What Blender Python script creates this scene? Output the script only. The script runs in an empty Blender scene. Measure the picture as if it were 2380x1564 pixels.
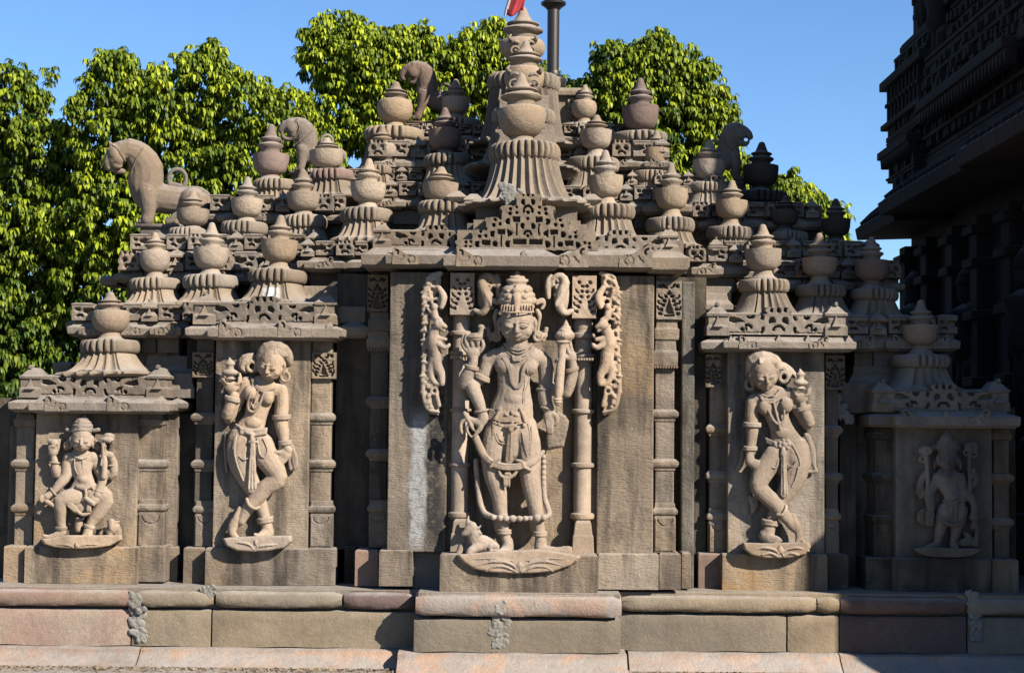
import bpy, bmesh, math, random
import numpy as np
from mathutils import Vector, Matrix, Euler, noise
R = math.radians
random.seed(7); rng = np.random.default_rng(7)
scene = bpy.context.scene
col = scene.collection

# ---------------------------------------------------------------- camera
CAM = Vector((0.0, -9.7, 1.5)); FPX = 3774.0
cam_d = bpy.data.cameras.new('camera'); cam = bpy.data.objects.new('camera', cam_d); col.objects.link(cam)
cam_d.sensor_width = 36; cam_d.lens = 36 * FPX / 2380; cam_d.clip_end = 2000; cam_d.clip_start = 0.1
cam.location = CAM
RM = Matrix.Rotation(R(93.0), 3, 'X') @ Matrix.Rotation(R(0.55), 3, 'Z')
cam.rotation_euler = RM.to_euler()
scene.camera = cam

# ---------------------------------------------------------------- light
SUN_EL, SUN_AZ = 32.0, 47.0          # azimuth to the right of the viewing direction's back
w = bpy.data.worlds.new('World'); scene.world = w; w.use_nodes = True
nt = w.node_tree; nt.nodes.clear()
sky = nt.nodes.new('ShaderNodeTexSky'); sky.sky_type = 'NISHITA'; sky.sun_disc = False
bg = nt.nodes.new('ShaderNodeBackground'); wo = nt.nodes.new('ShaderNodeOutputWorld')
sky.sun_elevation = R(SUN_EL)
sdir = Vector((math.sin(R(SUN_AZ)) * math.cos(R(SUN_EL)), -math.cos(R(SUN_AZ)) * math.cos(R(SUN_EL)), math.sin(R(SUN_EL))))
sky.sun_rotation = math.atan2(sdir.x, sdir.y)
sky.altitude = 0; sky.air_density = 1.0; sky.dust_density = 0.0; sky.ozone_density = 8.0
bg.inputs['Strength'].default_value = 0.062
nt.links.new(sky.outputs[0], bg.inputs[0]); nt.links.new(bg.outputs[0], wo.inputs[0])
sd = bpy.data.lights.new('sun', 'SUN'); sun = bpy.data.objects.new('sun', sd); col.objects.link(sun)
sd.energy = 5.0; sd.angle = R(0.6); sd.color = (1.0, 0.90, 0.77)
sun.rotation_euler = sdir.to_track_quat('Z', 'Y').to_euler(); sun.location = (6, -12, 10)
scene.view_settings.view_transform = 'Standard'; scene.view_settings.look = 'None'
scene.view_settings.exposure = 1.42; scene.view_settings.gamma = 1.0

# ---------------------------------------------------------------- helpers
def K(px, py, Y):
    """point of the plane y=Y that the photograph (2380 px wide) shows at (px, py)"""
    d = RM @ Vector(((px - 1190) / FPX, -(py - 782) / FPX, -1.0))
    t = (Y - CAM.y) / d.y
    return CAM + d * t
def mpp(Y): return (Y - CAM.y) / FPX          # metres per photo pixel at depth Y

def tag(o, label=None, cat=None, group=None, kind=None):
    if label: o['label'] = label
    if cat: o['category'] = cat
    if group: o['group'] = group
    if kind: o['kind'] = kind
    return o
def empty(name, loc, label=None, cat=None, group=None):
    o = bpy.data.objects.new(name, None); col.objects.link(o); o.location = Vector(loc); o.empty_display_size = 0.1
    return tag(o, label, cat, group)
def wloc(o):
    v = Vector((0, 0, 0))
    while o is not None:
        v += o.location; o = o.parent
    return v
def mkobj(name, V, Fc, mat, parent=None, smooth=False, bevel=0.0, origin=None, autosm=None):
    me = bpy.data.meshes.new(name)
    V = np.asarray(V, dtype=float).reshape(-1, 3)
    if origin is None:
        origin = wloc(parent) if parent is not None else Vector((V[:, 0].mean(), V[:, 1].mean(), V[:, 2].min()))
    org = np.array(origin)
    me.from_pydata((V - org).tolist(), [], Fc if isinstance(Fc, list) else Fc.tolist())
    me.update()
    me.materials.append(mat)
    if smooth:
        me.polygons.foreach_set('use_smooth', [True] * len(me.polygons))
    o = bpy.data.objects.new(name, me); col.objects.link(o)
    if parent is not None:
        o.parent = parent; o.location = Vector(origin) - wloc(parent)
    else:
        o.location = Vector(origin)
    if bevel:
        m = o.modifiers.new('b', 'BEVEL'); m.width = bevel; m.segments = 2; m.limit_method = 'ANGLE'; m.angle_limit = R(35)
    if autosm is not None:
        try: me.set_sharp_from_angle(angle=R(autosm))
        except Exception: pass
    return o

class MB:
    def __init__(s): s.V = []; s.F = []
    def add(s, V, F):
        b = len(s.V); s.V += [tuple(v) for v in V]; s.F += [tuple(b + i for i in f) for f in F]; return s
    def wbox(s, x0, x1, y0, y1, z0, z1):
        V = [(x0, y0, z0), (x1, y0, z0), (x1, y1, z0), (x0, y1, z0), (x0, y0, z1), (x1, y0, z1), (x1, y1, z1), (x0, y1, z1)]
        return s.add(V, [(3, 2, 1, 0), (4, 5, 6, 7), (0, 1, 5, 4), (1, 2, 6, 5), (2, 3, 7, 6), (3, 0, 4, 7)])
    def rect(s, x0, y0, x1, y1, Y):
        c = K((x0 + x1) / 2, (y0 + y1) / 2, Y); m = mpp(Y)
        hx = (x1 - x0) / 2 * m; hz = (y1 - y0) / 2 * m
        return c.x - hx, c.x + hx, c.z - hz, c.z + hz
    def box(s, x0, y0, x1, y1, Yf, Yb):
        a, b, c, d = s.rect(x0, y0, x1, y1, Yf)
        return s.wbox(a, b, Yf, Yb, c, d)
    def loft(s, x0, x1, Yf, Yb, rings, xc=None):
        """plan rectangle lofted through rings [(py, out_px)] bottom first"""
        xc = xc or (x0 + x1) / 2; m = mpp(Yf); V = []
        cx = K(xc, rings[0][0], Yf).x
        for py, out in rings:
            z = K(xc, py, Yf).z
            a = cx + (x0 - xc - out) * m; b = cx + (x1 - xc + out) * m; yf = Yf - out * m
            V += [(a, yf, z), (b, yf, z), (b, Yb, z), (a, Yb, z)]
        F = [(3, 2, 1, 0)]
        n = len(rings)
        for i in range(n - 1):
            o = 4 * i
            for k in range(4):
                F.append((o + k, o + (k + 1) % 4, o + 4 + (k + 1) % 4, o + 4 + k))
        o = 4 * (n - 1); F.append((o, o + 1, o + 2, o + 3))
        return s.add(V, F)
    def lathe(s, c, prof, seg=40):
        """c world base, prof [(r, z)] bottom to top in metres"""
        V = []; F = []
        for r, z in prof:
            for k in range(seg):
                a = 2 * math.pi * k / seg
                V.append((c[0] + r * math.cos(a), c[1] + r * math.sin(a), c[2] + z))
        n = len(prof)
        for i in range(n - 1):
            for k in range(seg):
                F.append((i * seg + k, i * seg + (k + 1) % seg, (i + 1) * seg + (k + 1) % seg, (i + 1) * seg + k))
        F.append(tuple(range(seg))[::-1]); F.append(tuple((n - 1) * seg + k for k in range(seg)))
        return s.add(V, F)
    def tube(s, pts, rad, seg=10):
        pts = [Vector(p) for p in pts]; n = len(pts)
        rad = rad if isinstance(rad, (list, tuple)) else [rad] * n
        V = []; F = []; up = Vector((0, 1, 0.02))
        for i, p in enumerate(pts):
            t = (pts[min(i + 1, n - 1)] - pts[max(i - 1, 0)]).normalized()
            a = t.cross(up)
            if a.length < 1e-3: a = t.cross(Vector((1, 0, 0)))
            a.normalize(); b = a.cross(t)
            for k in range(seg):
                q = 2 * math.pi * k / seg
                V.append(p + (a * math.cos(q) + b * math.sin(q)) * rad[i])
        for i in range(n - 1):
            for k in range(seg):
                F.append((i * seg + k, i * seg + (k + 1) % seg, (i + 1) * seg + (k + 1) % seg, (i + 1) * seg + k))
        F.append(tuple(range(seg))[::-1]); F.append(tuple((n - 1) * seg + k for k in range(seg)))
        return s.add(V, F)
    def build(s, name, mat, parent=None, bevel=0.0, smooth=False, autosm=None):
        return mkobj(name, s.V, s.F, mat, parent, smooth, bevel, autosm=autosm)

# ---------------------------------------------------------------- materials
def nn(t, typ, **kw):
    n = t.nodes.new(typ)
    for k, v in kw.items(): setattr(n, k, v)
    return n
def stone(name, c1, c2, dark=(0.03, 0.028, 0.025), stain=0.35, streak=0.3, spots=0.15, bump=0.6, chisel=0.0, patch=None, rough=0.92, alb=0.50, dust=0.6, runs=()):
    c1 = tuple(v * alb for v in c1); c2 = tuple(v * alb for v in c2); dark = tuple(v * alb for v in dark)
    if patch: patch = (tuple(v * alb for v in patch[0]),) + tuple(patch[1:])
    m = bpy.data.materials.new(name); m.use_nodes = True; t = m.node_tree; t.nodes.clear(); L = t.links.new
    out = nn(t, 'ShaderNodeOutputMaterial'); bs = nn(t, 'ShaderNodeBsdfPrincipled'); L(bs.outputs[0], out.inputs[0])
    bs.inputs['Roughness'].default_value = rough; bs.inputs['Specular IOR Level'].default_value = 0.22
    g = nn(t, 'ShaderNodeNewGeometry'); pos = g.outputs['Position']
    def nz(scale, detail=5, rough=0.55, vec=None, dist=0.0):
        n = nn(t, 'ShaderNodeTexNoise'); n.inputs['Scale'].default_value = scale; n.inputs['Detail'].default_value = detail
        n.inputs['Roughness'].default_value = rough; n.inputs['Distortion'].default_value = dist
        L(vec if vec is not None else pos, n.inputs['Vector']); return n.outputs['Fac']
    def ramp(f, a, b, va=0.0, vb=1.0):
        r = nn(t, 'ShaderNodeMapRange'); r.inputs[1].default_value = a; r.inputs[2].default_value = b
        r.inputs[3].default_value = va; r.inputs[4].default_value = vb; L(f, r.inputs[0]); return r.outputs[0]
    def mix(f, a, b, mode='MIX'):
        x = nn(t, 'ShaderNodeMix', data_type='RGBA', blend_type=mode)
        for sock, v in ((x.inputs[6], a), (x.inputs[7], b)):
            if isinstance(v, tuple): sock.default_value = (*v, 1)
            else: L(v, sock)
        if isinstance(f, (int, float)): x.inputs[0].default_value = f
        else: L(f, x.inputs[0])
        return x.outputs[2]
    c = mix(ramp(nz(2.1, 6, 0.6), 0.32, 0.68), c1, c2)
    c = mix(ramp(nz(0.8, 4), 0.4, 0.68, 0.0, 0.6), c, (c1[0] * 1.25, c1[1] * 1.08, c1[2] * 0.82))
    c = mix(ramp(nz(1.7, 5, 0.6, dist=0.5), 0.5, 0.66, 0.0, 0.75 * min(1, stain * 2.2)), c, (c2[0] * 0.52, c2[1] * 0.52, c2[2] * 0.52))
    if patch:      # mottled mineral patches of another colour
        c = mix(ramp(nz(patch[1], 6, 0.62, dist=0.6), patch[2], patch[2] + 0.09, 0, patch[3]), c, patch[0])
    c = mix(ramp(nz(6.5, 8, 0.66, dist=0.3), 0.52, 0.72, 0, stain), c, dark)
    mp = nn(t, 'ShaderNodeMapping'); mp.inputs['Scale'].default_value = (9, 9, 1.1); L(pos, mp.inputs[0])
    c = mix(ramp(nz(1.0, 6, 0.6, mp.outputs[0]), 0.46, 0.63, 0, streak), c, dark)
    c = mix(ramp(nz(80, 4, 0.75), 0.36, 0.64, 0.0, 0.5), c, (c1[0] * 0.5, c1[1] * 0.48, c1[2] * 0.45))
    c = mix(ramp(nz(38, 4, 0.6), 0.70, 0.76, 0, spots), c, (0.55, 0.52, 0.47))
    if runs:      # lime and lichen runs that follow a crack: (x, half width, z low, z high, colour)
        sp_ = nn(t, 'ShaderNodeSeparateXYZ'); L(pos, sp_.inputs[0])
        for (xc, hw_, z0, z1, rc) in runs:
            def mth(op, a, b_=None):
                q = nn(t, 'ShaderNodeMath', operation=op)
                for i_, v in enumerate((a, b_)):
                    if v is None: continue
                    if isinstance(v, (int, float)): q.inputs[i_].default_value = v
                    else: L(v, q.inputs[i_])
                return q.outputs[0]
            mq = nn(t, 'ShaderNodeMapping'); mq.inputs['Scale'].default_value = (10, 10, 2.5); L(pos, mq.inputs[0])
            wn = nz(1.0, 7, .7, mq.outputs[0]); dxx = mth('ABSOLUTE', mth('ADD', mth('SUBTRACT', sp_.outputs[0], xc), mth('MULTIPLY', mth('SUBTRACT', wn, .5), hw_ * 3.0)))
            f_ = ramp(dxx, hw_ * 1.15, hw_ * .55, 0, 1)
            zc_, zh_ = (z0 + z1) / 2, (z1 - z0) / 2; f2_ = ramp(mth('ABSOLUTE', mth('SUBTRACT', sp_.outputs[2], zc_)), zh_, zh_ * .75, 0, 1)
            f3_ = ramp(nz(26, 6, .7), .34, .52, .25, 1)
            c = mix(mth('MULTIPLY', mth('MULTIPLY', f_, f2_), f3_), c, rc)
    oi = nn(t, 'ShaderNodeObjectInfo'); hs = nn(t, 'ShaderNodeHueSaturation')
    L(ramp(oi.outputs['Random'], 0, 1, 0.80, 1.16), hs.inputs['Value'])
    rm = nn(t, 'ShaderNodeMath', operation='MULTIPLY'); L(oi.outputs['Random'], rm.inputs[0]); rm.inputs[1].default_value = 7.31
    rf = nn(t, 'ShaderNodeMath', operation='FRACT'); L(rm.outputs[0], rf.inputs[0]); L(ramp(rf.outputs[0], 0, 1, 0.74, 1.06), hs.inputs['Saturation'])
    L(c, hs.inputs['Color']); c = hs.outputs[0]
    if dust:       # pale dust and droppings lying on upward faces
        sx = nn(t, 'ShaderNodeSeparateXYZ'); L(g.outputs['Normal'], sx.inputs[0])
        ml = nn(t, 'ShaderNodeMath', operation='MULTIPLY'); L(ramp(sx.outputs[2], 0.45, 0.95), ml.inputs[0]); L(ramp(nz(7, 6, .7), 0.3, 0.6, 0.2, 1.0), ml.inputs[1])
        m2 = nn(t, 'ShaderNodeMath', operation='MULTIPLY'); L(ml.outputs[0], m2.inputs[0]); m2.inputs[1].default_value = dust
        c = mix(m2.outputs[0], c, (0.27, 0.255, 0.24))
    L(c, bs.inputs['Base Color'])
    bp = nn(t, 'ShaderNodeBump'); bp.inputs['Strength'].default_value = bump; bp.inputs['Distance'].default_value = 0.006
    h = nz(70, 6, 0.68)
    h2 = nz(17, 5, 0.6)
    ad = nn(t, 'ShaderNodeMath', operation='MULTIPLY_ADD'); L(h2, ad.inputs[0]); ad.inputs[1].default_value = 2.2; L(h, ad.inputs[2])
    last = ad.outputs[0]
    if chisel:
        mp2 = nn(t, 'ShaderNodeMapping'); mp2.inputs['Rotation'].default_value = (0, R(62), 0); mp2.inputs['Scale'].default_value = (22, 22, 120); L(pos, mp2.inputs[0])
        ch = nz(1.0, 3, 0.5, mp2.outputs[0], 0.4)
        a2 = nn(t, 'ShaderNodeMath', operation='MULTIPLY_ADD'); L(ch, a2.inputs[0]); a2.inputs[1].default_value = chisel; L(last, a2.inputs[2]); last = a2.outputs[0]
    L(last, bp.inputs['Height']); L(bp.outputs[0], bs.inputs['Normal'])
    return m
def plain(name, c, rough=0.7, metal=0.0, var=0.25):
    m = bpy.data.materials.new(name); m.use_nodes = True; t = m.node_tree; bs = t.nodes['Principled BSDF']
    n = nn(t, 'ShaderNodeTexNoise'); n.inputs['Scale'].default_value = 9
    g = nn(t, 'ShaderNodeNewGeometry'); t.links.new(g.outputs['Position'], n.inputs['Vector'])
    x = nn(t, 'ShaderNodeMix', data_type='RGBA'); x.inputs[6].default_value = (*c, 1); x.inputs[7].default_value = (*[v * (1 - var) for v in c], 1)
    t.links.new(n.outputs['Fac'], x.inputs[0]); t.links.new(x.outputs[2], bs.inputs['Base Color'])
    bs.inputs['Roughness'].default_value = rough; bs.inputs['Metallic'].default_value = metal
    return m
TAN = (0.42, 0.315, 0.215); GREY = (0.30, 0.25, 0.195)
M = {}
M['figure'] = stone('carved_sandstone', (0.54, 0.42, 0.315), (0.42, 0.33, 0.25), stain=0.36, streak=0.22, spots=0.12, bump=0.4)
M['slab'] = stone('chiselled_sandstone', (0.42, 0.34, 0.255), (0.27, 0.225, 0.18), stain=0.6, streak=0.85, spots=0.3, bump=0.8, chisel=1.2, patch=((0.40, 0.255, 0.115), 1.5, 0.56, 0.7))
M['wall'] = stone('sandstone_blocks', (0.37, 0.285, 0.20), (0.25, 0.205, 0.155), stain=0.5, streak=0.5, bump=0.8, chisel=1.2)
M['roof'] = stone('weathered_roof_stone', (0.35, 0.29, 0.23), (0.255, 0.215, 0.175), stain=0.35, streak=0.2, spots=0.25, bump=0.7)
M['slabdark'] = stone('stained_sandstone', (0.31, 0.255, 0.195), (0.15, 0.13, 0.105), stain=0.75, streak=0.95, spots=0.3, bump=0.9, chisel=1.2, patch=((0.36, 0.235, 0.11), 1.5, 0.54, 0.6))
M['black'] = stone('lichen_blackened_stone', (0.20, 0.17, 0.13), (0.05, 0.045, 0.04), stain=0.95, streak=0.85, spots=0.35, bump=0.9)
M['pot'] = stone('pot_stone', (0.47, 0.365, 0.265), (0.36, 0.29, 0.22), stain=0.22, streak=0.12, spots=0.2, bump=0.8)
M['potpale'] = stone('pale_pot_stone', (0.56, 0.47, 0.37), (0.42, 0.35, 0.275), stain=0.15, streak=0.12, spots=0.55, bump=1.0)
M['potpink'] = stone('pinkish_pot_stone', (0.31, 0.225, 0.195), (0.24, 0.175, 0.155), stain=0.2, streak=0.15, spots=0.25, bump=0.6)
M['potdark'] = stone('dark_pot_stone', (0.10, 0.085, 0.07), (0.05, 0.045, 0.04), stain=0.5, streak=0.3, spots=0.2, bump=0.9)  # darkest of the pot tones
M['bell'] = stone('bell_stone', (0.40, 0.325, 0.245), (0.29, 0.24, 0.185), stain=0.28, streak=0.22, spots=0.22, bump=0.6)
M['lion'] = stone('lion_stone', (0.33, 0.275, 0.225), (0.27, 0.225, 0.185), stain=0.12, streak=0.1, spots=0.5, bump=0.35, patch=((0.8, 0.78, 0.74), 22, 0.66, 0.9))
M['lionred'] = stone('reddish_lion_stone', (0.26, 0.175, 0.135), (0.24, 0.185, 0.14), stain=0.15, streak=0.2, spots=0.5, bump=0.35, patch=((0.8, 0.78, 0.74), 22, 0.66, 0.9))
M['red'] = stone('red_sandstone', (0.36, 0.24, 0.19), (0.29, 0.20, 0.16), stain=0.25, streak=0.1, bump=0.5, patch=((0.40, 0.32, 0.22), 3.0, 0.52, 0.8))
M['maroon'] = stone('maroon_sandstone', (0.23, 0.155, 0.14), (0.19, 0.135, 0.125), stain=0.3, streak=0.1, bump=0.6, patch=((0.33, 0.24, 0.17), 5.0, 0.55, 0.6))
M['orange'] = stone('peeling_orange_stone', (0.50, 0.31, 0.20), (0.41, 0.29, 0.22), stain=0.3, streak=0.05, bump=0.8, patch=((0.34, 0.31, 0.275), 5.5, 0.45, 0.95))
M['plinth'] = stone('plinth_stone', (0.33, 0.275, 0.20), (0.28, 0.235, 0.175), stain=0.22, streak=0.08, spots=0.15, bump=0.6)
M['plaster'] = stone('grey_lime_mortar', (0.33, 0.325, 0.30), (0.26, 0.255, 0.235), stain=0.25, streak=0.1, spots=0.3, bump=0.6)
M['plasterwall'] = stone('stained_plaster', (0.32, 0.30, 0.265), (0.13, 0.12, 0.10), stain=0.9, streak=0.95, spots=0.5, bump=1.2)
M['figshade'] = stone('shaded_carved_stone', (0.37, 0.315, 0.255), (0.22, 0.19, 0.155), stain=0.5, streak=0.4, spots=0.15, bump=0.6)  # figure stone darkened for the far right: shade put into its colour
M['white'] = stone('white_lime_stain', (0.55, 0.56, 0.56), (0.30, 0.30, 0.29), stain=0.8, streak=0.7, bump=0.8)
M['ground'] = stone('dusty_paving', (0.42, 0.36, 0.30), (0.36, 0.30, 0.25), stain=0.2, streak=0.0, spots=0.5, bump=0.6)
M['temple'] = stone('shade_dark_stone', (0.045, 0.040, 0.040), (0.022, 0.020, 0.021), dark=(0.01, 0.01, 0.01), stain=0.5, streak=0.4, spots=0.08, bump=0.9)  # near-black base colour stands in for deep shade on the temple
WL = (0.19, 0.197, 0.20); BK = (0.02, 0.019, 0.018)
def XZ(px, y0, y1, Y=0.04): return (K(px, 1000, Y).x, K(px, y1, Y).z, K(px, y0, Y).z)
_a = XZ(974, 940, 1290); _b = XZ(1012, 860, 1290); _c = XZ(985, 640, 900)
M['slableft'] = stone('streaked_sandstone', (0.33, 0.27, 0.205), (0.21, 0.175, 0.14), stain=0.6, streak=0.7, spots=0.3, bump=0.9, chisel=1.2,
    runs=((_b[0], .055, _b[1], _b[2], BK), (_a[0], .052, _a[1], _a[2], WL), (_c[0], .02, _c[1], _c[2], (0.16, 0.155, 0.145))))
_a = XZ(1640, 830, 1370); _b = XZ(1596, 660, 1370)
M['pot_splash'] = stone('whitewashed_bell_stone', (0.35, 0.28, 0.21), (0.26, 0.215, 0.165), stain=0.28, streak=0.22, spots=0.22, bump=0.6, runs=((K(633, 690, .45).x, .055, K(633, 705, .3).z, K(633, 664, .45).z, (0.36, 0.37, 0.38)),))
M['metal'] = plain('dark_painted_metal', (0.022, 0.019, 0.019), 0.45, 0.3)
M['flag'] = plain('red_cloth', (0.24, 0.012, 0.018), 0.85, 0, 0.3)
M['flagw'] = plain('white_cloth', (0.5, 0.48, 0.47), 0.85, 0, 0.15)

# ---------------------------------------------------------------- carved relief panels
def cov(shapes, X, Yp):
    """boolean union of 2-D shapes"""
    m = np.zeros(X.shape, bool)
    for s in shapes:
        k = s[0]
        if k == 'c': m |= (X - s[1]) ** 2 + (Yp - s[2]) ** 2 < s[3] ** 2
        elif k == 'r': m |= (X > s[1]) & (X < s[3]) & (Yp > s[2]) & (Yp < s[4])
        elif k == 'e':
            a = math.radians(s[5]); dx = X - s[1]; dy = Yp - s[2]
            u = dx * math.cos(a) + dy * math.sin(a); v = -dx * math.sin(a) + dy * math.cos(a)
            m |= (u / s[3]) ** 2 + (v / s[4]) ** 2 < 1
        elif k == 'a':      # arc: cx, cy, r, w, a0, a1 (degrees, 0 = right, 90 = up)
            dx = X - s[1]; dy = s[2] - Yp; r = np.hypot(dx, dy); an = np.degrees(np.arctan2(dy, dx)) % 360
            a0, a1 = s[5] % 360, s[6] % 360
            inn = (an >= a0) & (an <= a1) if a0 < a1 else (an >= a0) | (an <= a1)
            m |= (abs(r - s[3]) < s[4] / 2) & inn
        elif k == 'p':
            P = s[1]; ins = np.zeros(X.shape, bool); n = len(P)
            for i in range(n):
                x1, y1 = P[i]; x2, y2 = P[(i + 1) % n]
                if y1 == y2: continue
                cnd = ((y1 > Yp) != (y2 > Yp)) & (X < (x2 - x1) * (Yp - y1) / (y2 - y1) + x1)
                ins ^= cnd
            m |= ins
    return m
def relief(name, x0, y0, x1, y1, Y, outline, holes, mat, parent, depth=0.045, thick=0.09, step=2.0, grooves=(), gdepth=0.012, wear=0.3):
    nx = max(2, int((x1 - x0) / step)) + 1; ny = max(2, int((y1 - y0) / step)) + 1
    gx = np.linspace(x0, x1, nx); gy = np.linspace(y0, y1, ny); X, P = np.meshgrid(gx, gy)
    wob = wear * step
    wob = np.sin(gx * .051)[None, :] * .35 * wob + wob
    Xw = X + wob * np.sin(P * 0.31 + X * 0.17); Pw = P + wob * np.sin(X * 0.27 + P * 0.11 + 1.0)
    O = np.zeros(X.shape); H = np.zeros(X.shape); G = np.zeros(X.shape)
    for dx in (-0.36, 0, 0.36):
        for dy in (-0.36, 0, 0.36):
            O += cov(outline, Xw + dx * step, Pw + dy * step) / 9 if outline else 1 / 9
            if holes: H += cov(holes, Xw + dx * step, Pw + dy * step) / 9
            if len(grooves): G += cov(grooves, Xw + dx * step, Pw + dy * step) / 9
    ins = O > 0.5
    if not outline:
        ins[:] = True
    ins[0, :] = ins[-1, :] = False; ins[:, 0] = ins[:, -1] = False
    # collapse the boundary ring onto the neighbour so that the side walls stand upright
    D = np.where(ins, H * depth + G * gdepth + 0.0015 * np.sin(X * 0.21) * np.cos(P * 0.19), thick)
    cx, cy = (x0 + x1) / 2, (y0 + y1) / 2; c = K(cx, cy, Y); m = mpp(Y)
    V = np.stack([c.x + (X - cx) * m, Y + D, c.z - (P - cy) * m], -1).reshape(-1, 3)
    idx = np.arange(nx * ny).reshape(ny, nx)
    a, b, cc, d = idx[:-1, :-1], idx[1:, :-1], idx[1:, 1:], idx[:-1, 1:]
    insf = ins.reshape(-1); keep = insf[a] | insf[b] | insf[cc] | insf[d]
    F = np.stack([a[keep], b[keep], cc[keep], d[keep]], -1)
    used = np.unique(F); remap = -np.ones(nx * ny, int); remap[used] = np.arange(len(used))
    return mkobj(name, V[used], remap[F], mat, parent, smooth=True, autosm=75)
def mir(shapes, cx):
    o = []
    for s in shapes:
        if s[0] == 'c': o.append(('c', 2 * cx - s[1], s[2], s[3]))
        elif s[0] == 'r': o.append(('r', 2 * cx - s[3], s[2], 2 * cx - s[1], s[4]))
        elif s[0] == 'e': o.append(('e', 2 * cx - s[1], s[2], s[3], s[4], -s[5]))
        elif s[0] == 'a': o.append(('a', 2 * cx - s[1], s[2], s[3], s[4], 180 - s[6], 180 - s[5]))
        elif s[0] == 'p': o.append(('p', [(2 * cx - x, y) for x, y in s[1]]))
    return list(shapes) + o

# ---------------------------------------------------------------- sizes used further down
TREE_DENS = 2.3
TY0 = -0.85
SHADOW_MASS = [(4.2, 9.0, -2.05, -.7, 0.05, 2.8), (4.2, 9.0, -1.85, -.7, 2.8, 3.8), (4.2, 9, -1.45, -.7, 3.8, 4.6), (4.2, 9, -1.1, -.5, 4.6, 5.2), (4.2, 9, -.87, -.5, 5.2, 6.0), (4.2, 9, -.8, -.4, 6.0, 7.6)]  # unseen temple mass, stepped to cast the shadow edge on the shrine
# ================================================================ ground
g = MB(); g.add([(-80, -60, 0.050), (80, -60, 0.050), (80, 80, 0.050), (-80, 80, 0.050)], [(0, 1, 2, 3)])
go = g.build('ground', stone('low_bounce_ground', (0.16, 0.12, 0.08), (0.10, 0.09, 0.05), stain=.4, streak=0, bump=1.0)); go['kind'] = 'structure'  # unseen ground, toned dark to cut light bounced onto the shrine
g = MB(); g.add([(-9, -1.3, 0.055), (9, -1.3, 0.055), (9, 6, 0.055), (-9, 6, 0.055)], [(0, 1, 2, 3)])
go = g.build('paving', M['ground']); go['kind'] = 'structure'

# ================================================================ shrine
SH = empty('stone_shrine', (0.05, 0.3, 0.055), 'weathered carved sandstone shrine with stepped tiered roof, standing on a low moulded plinth', 'shrine')

def dormer_holes(cx, y0, u, half):
    s = [('r', cx - 15.5 * u, y0 + 4 * u, cx - 11 * u, y0 + 11 * u), ('r', cx - 2.4 * u, y0 + 4 * u, cx, y0 + 12 * u),
         ('p', [(cx - 8 * u, y0 + 23 * u), (cx - 15 * u, y0 + 21 * u), (cx - 18.5 * u, y0 + 27 * u), (cx - 18 * u, y0 + 35 * u), (cx - 12 * u, y0 + 32 * u), (cx - 7 * u, y0 + 30 * u)]),
         ('a', cx, y0 + 50 * u, 11 * u, 3.6 * u, 12, 90),
         ('a', cx - 41 * u, y0 + 20 * u, 10 * u, 4 * u, -40, 30), ('a', cx - 41 * u, y0 + 44 * u, 10 * u, 4 * u, -50, 20),
         ]
    if half > 62:
        s += [('a', cx - 55 * u, y0 + 18 * u, 5 * u, 4 * u, 190, 350),
              ('a', cx - 62 * u, y0 + 46 * u, 9 * u, 4 * u, 20, 110), ('r', cx - 64.5 * u, y0 + 37 * u, cx - 62.5 * u, y0 + 48 * u), ('c', cx - 71 * u, y0 + 45 * u, 3.2 * u)]
    if half > 100:
        s += [('p', [(cx - 68 * u, y0 + 31 * u), (cx - 78 * u, y0 + 24 * u), (cx - 95 * u, y0 + 21 * u), (cx - 97 * u, y0 + 30 * u), (cx - 86 * u, y0 + 33 * u), (cx - 76 * u, y0 + 31 * u)])]
    return mir(s, cx)
def dormer_row(cx, y0, y1, x0, x1, Y, mat, parent, step=2.0, pinn=True, name='dormer_row'):
    h = y1 - y0; u = h / 57.0
    L = (cx - x0) / u; Rr = (x1 - cx) / u
    out = [('r', cx - 22 * u, y0 + 1, cx + 22 * u, y1), ('c', cx - 22 * u, y0 + 8 * u, 5 * u), ('c', cx + 22 * u, y0 + 8 * u, 5 * u),
           ('r', cx - 29 * u, y0 + 15 * u, cx + 29 * u, y1), ('r', x0 + 1, y0 + 16 * u + 1, x1 - 1, y1 - 1)]
    hl = dormer_holes(cx, y0, u, 120)
    hl = [q for q in hl]
    gr = [('r', x0, y1 - 6 * u, cx - 34 * u, y1 - 4 * u), ('r', cx + 34 * u, y1 - 6 * u, x1, y1 - 4 * u)]
    o = relief(name, x0, y0, x1, y1, Y, out, hl, mat, parent, depth=0.05, thick=0.14, step=step, grooves=gr)
    b = MB(); b.box(x0 + 2, y0 + 17 * u, x1 - 2, y1, Y + 0.056, Y + 0.5)
    b.loft(x0, x1, Y + 0.02, Y + 0.5, [(y0 + 19 * u, -3), (y0 + 15 * u, -2), (y0 + 12 * u, -14), (y0 + 11 * u, -30)])
    b.build('dormer_backing', mat, o, bevel=0.004)
    if pinn:
        for px, need in ((x0 + 20 * u, L > 100), (x1 - 20 * u, Rr > 100)):
            if need: pinnacle(px, y0 - 4 * u, y1, u, Y - 0.012, mat, o)
    return o
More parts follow.
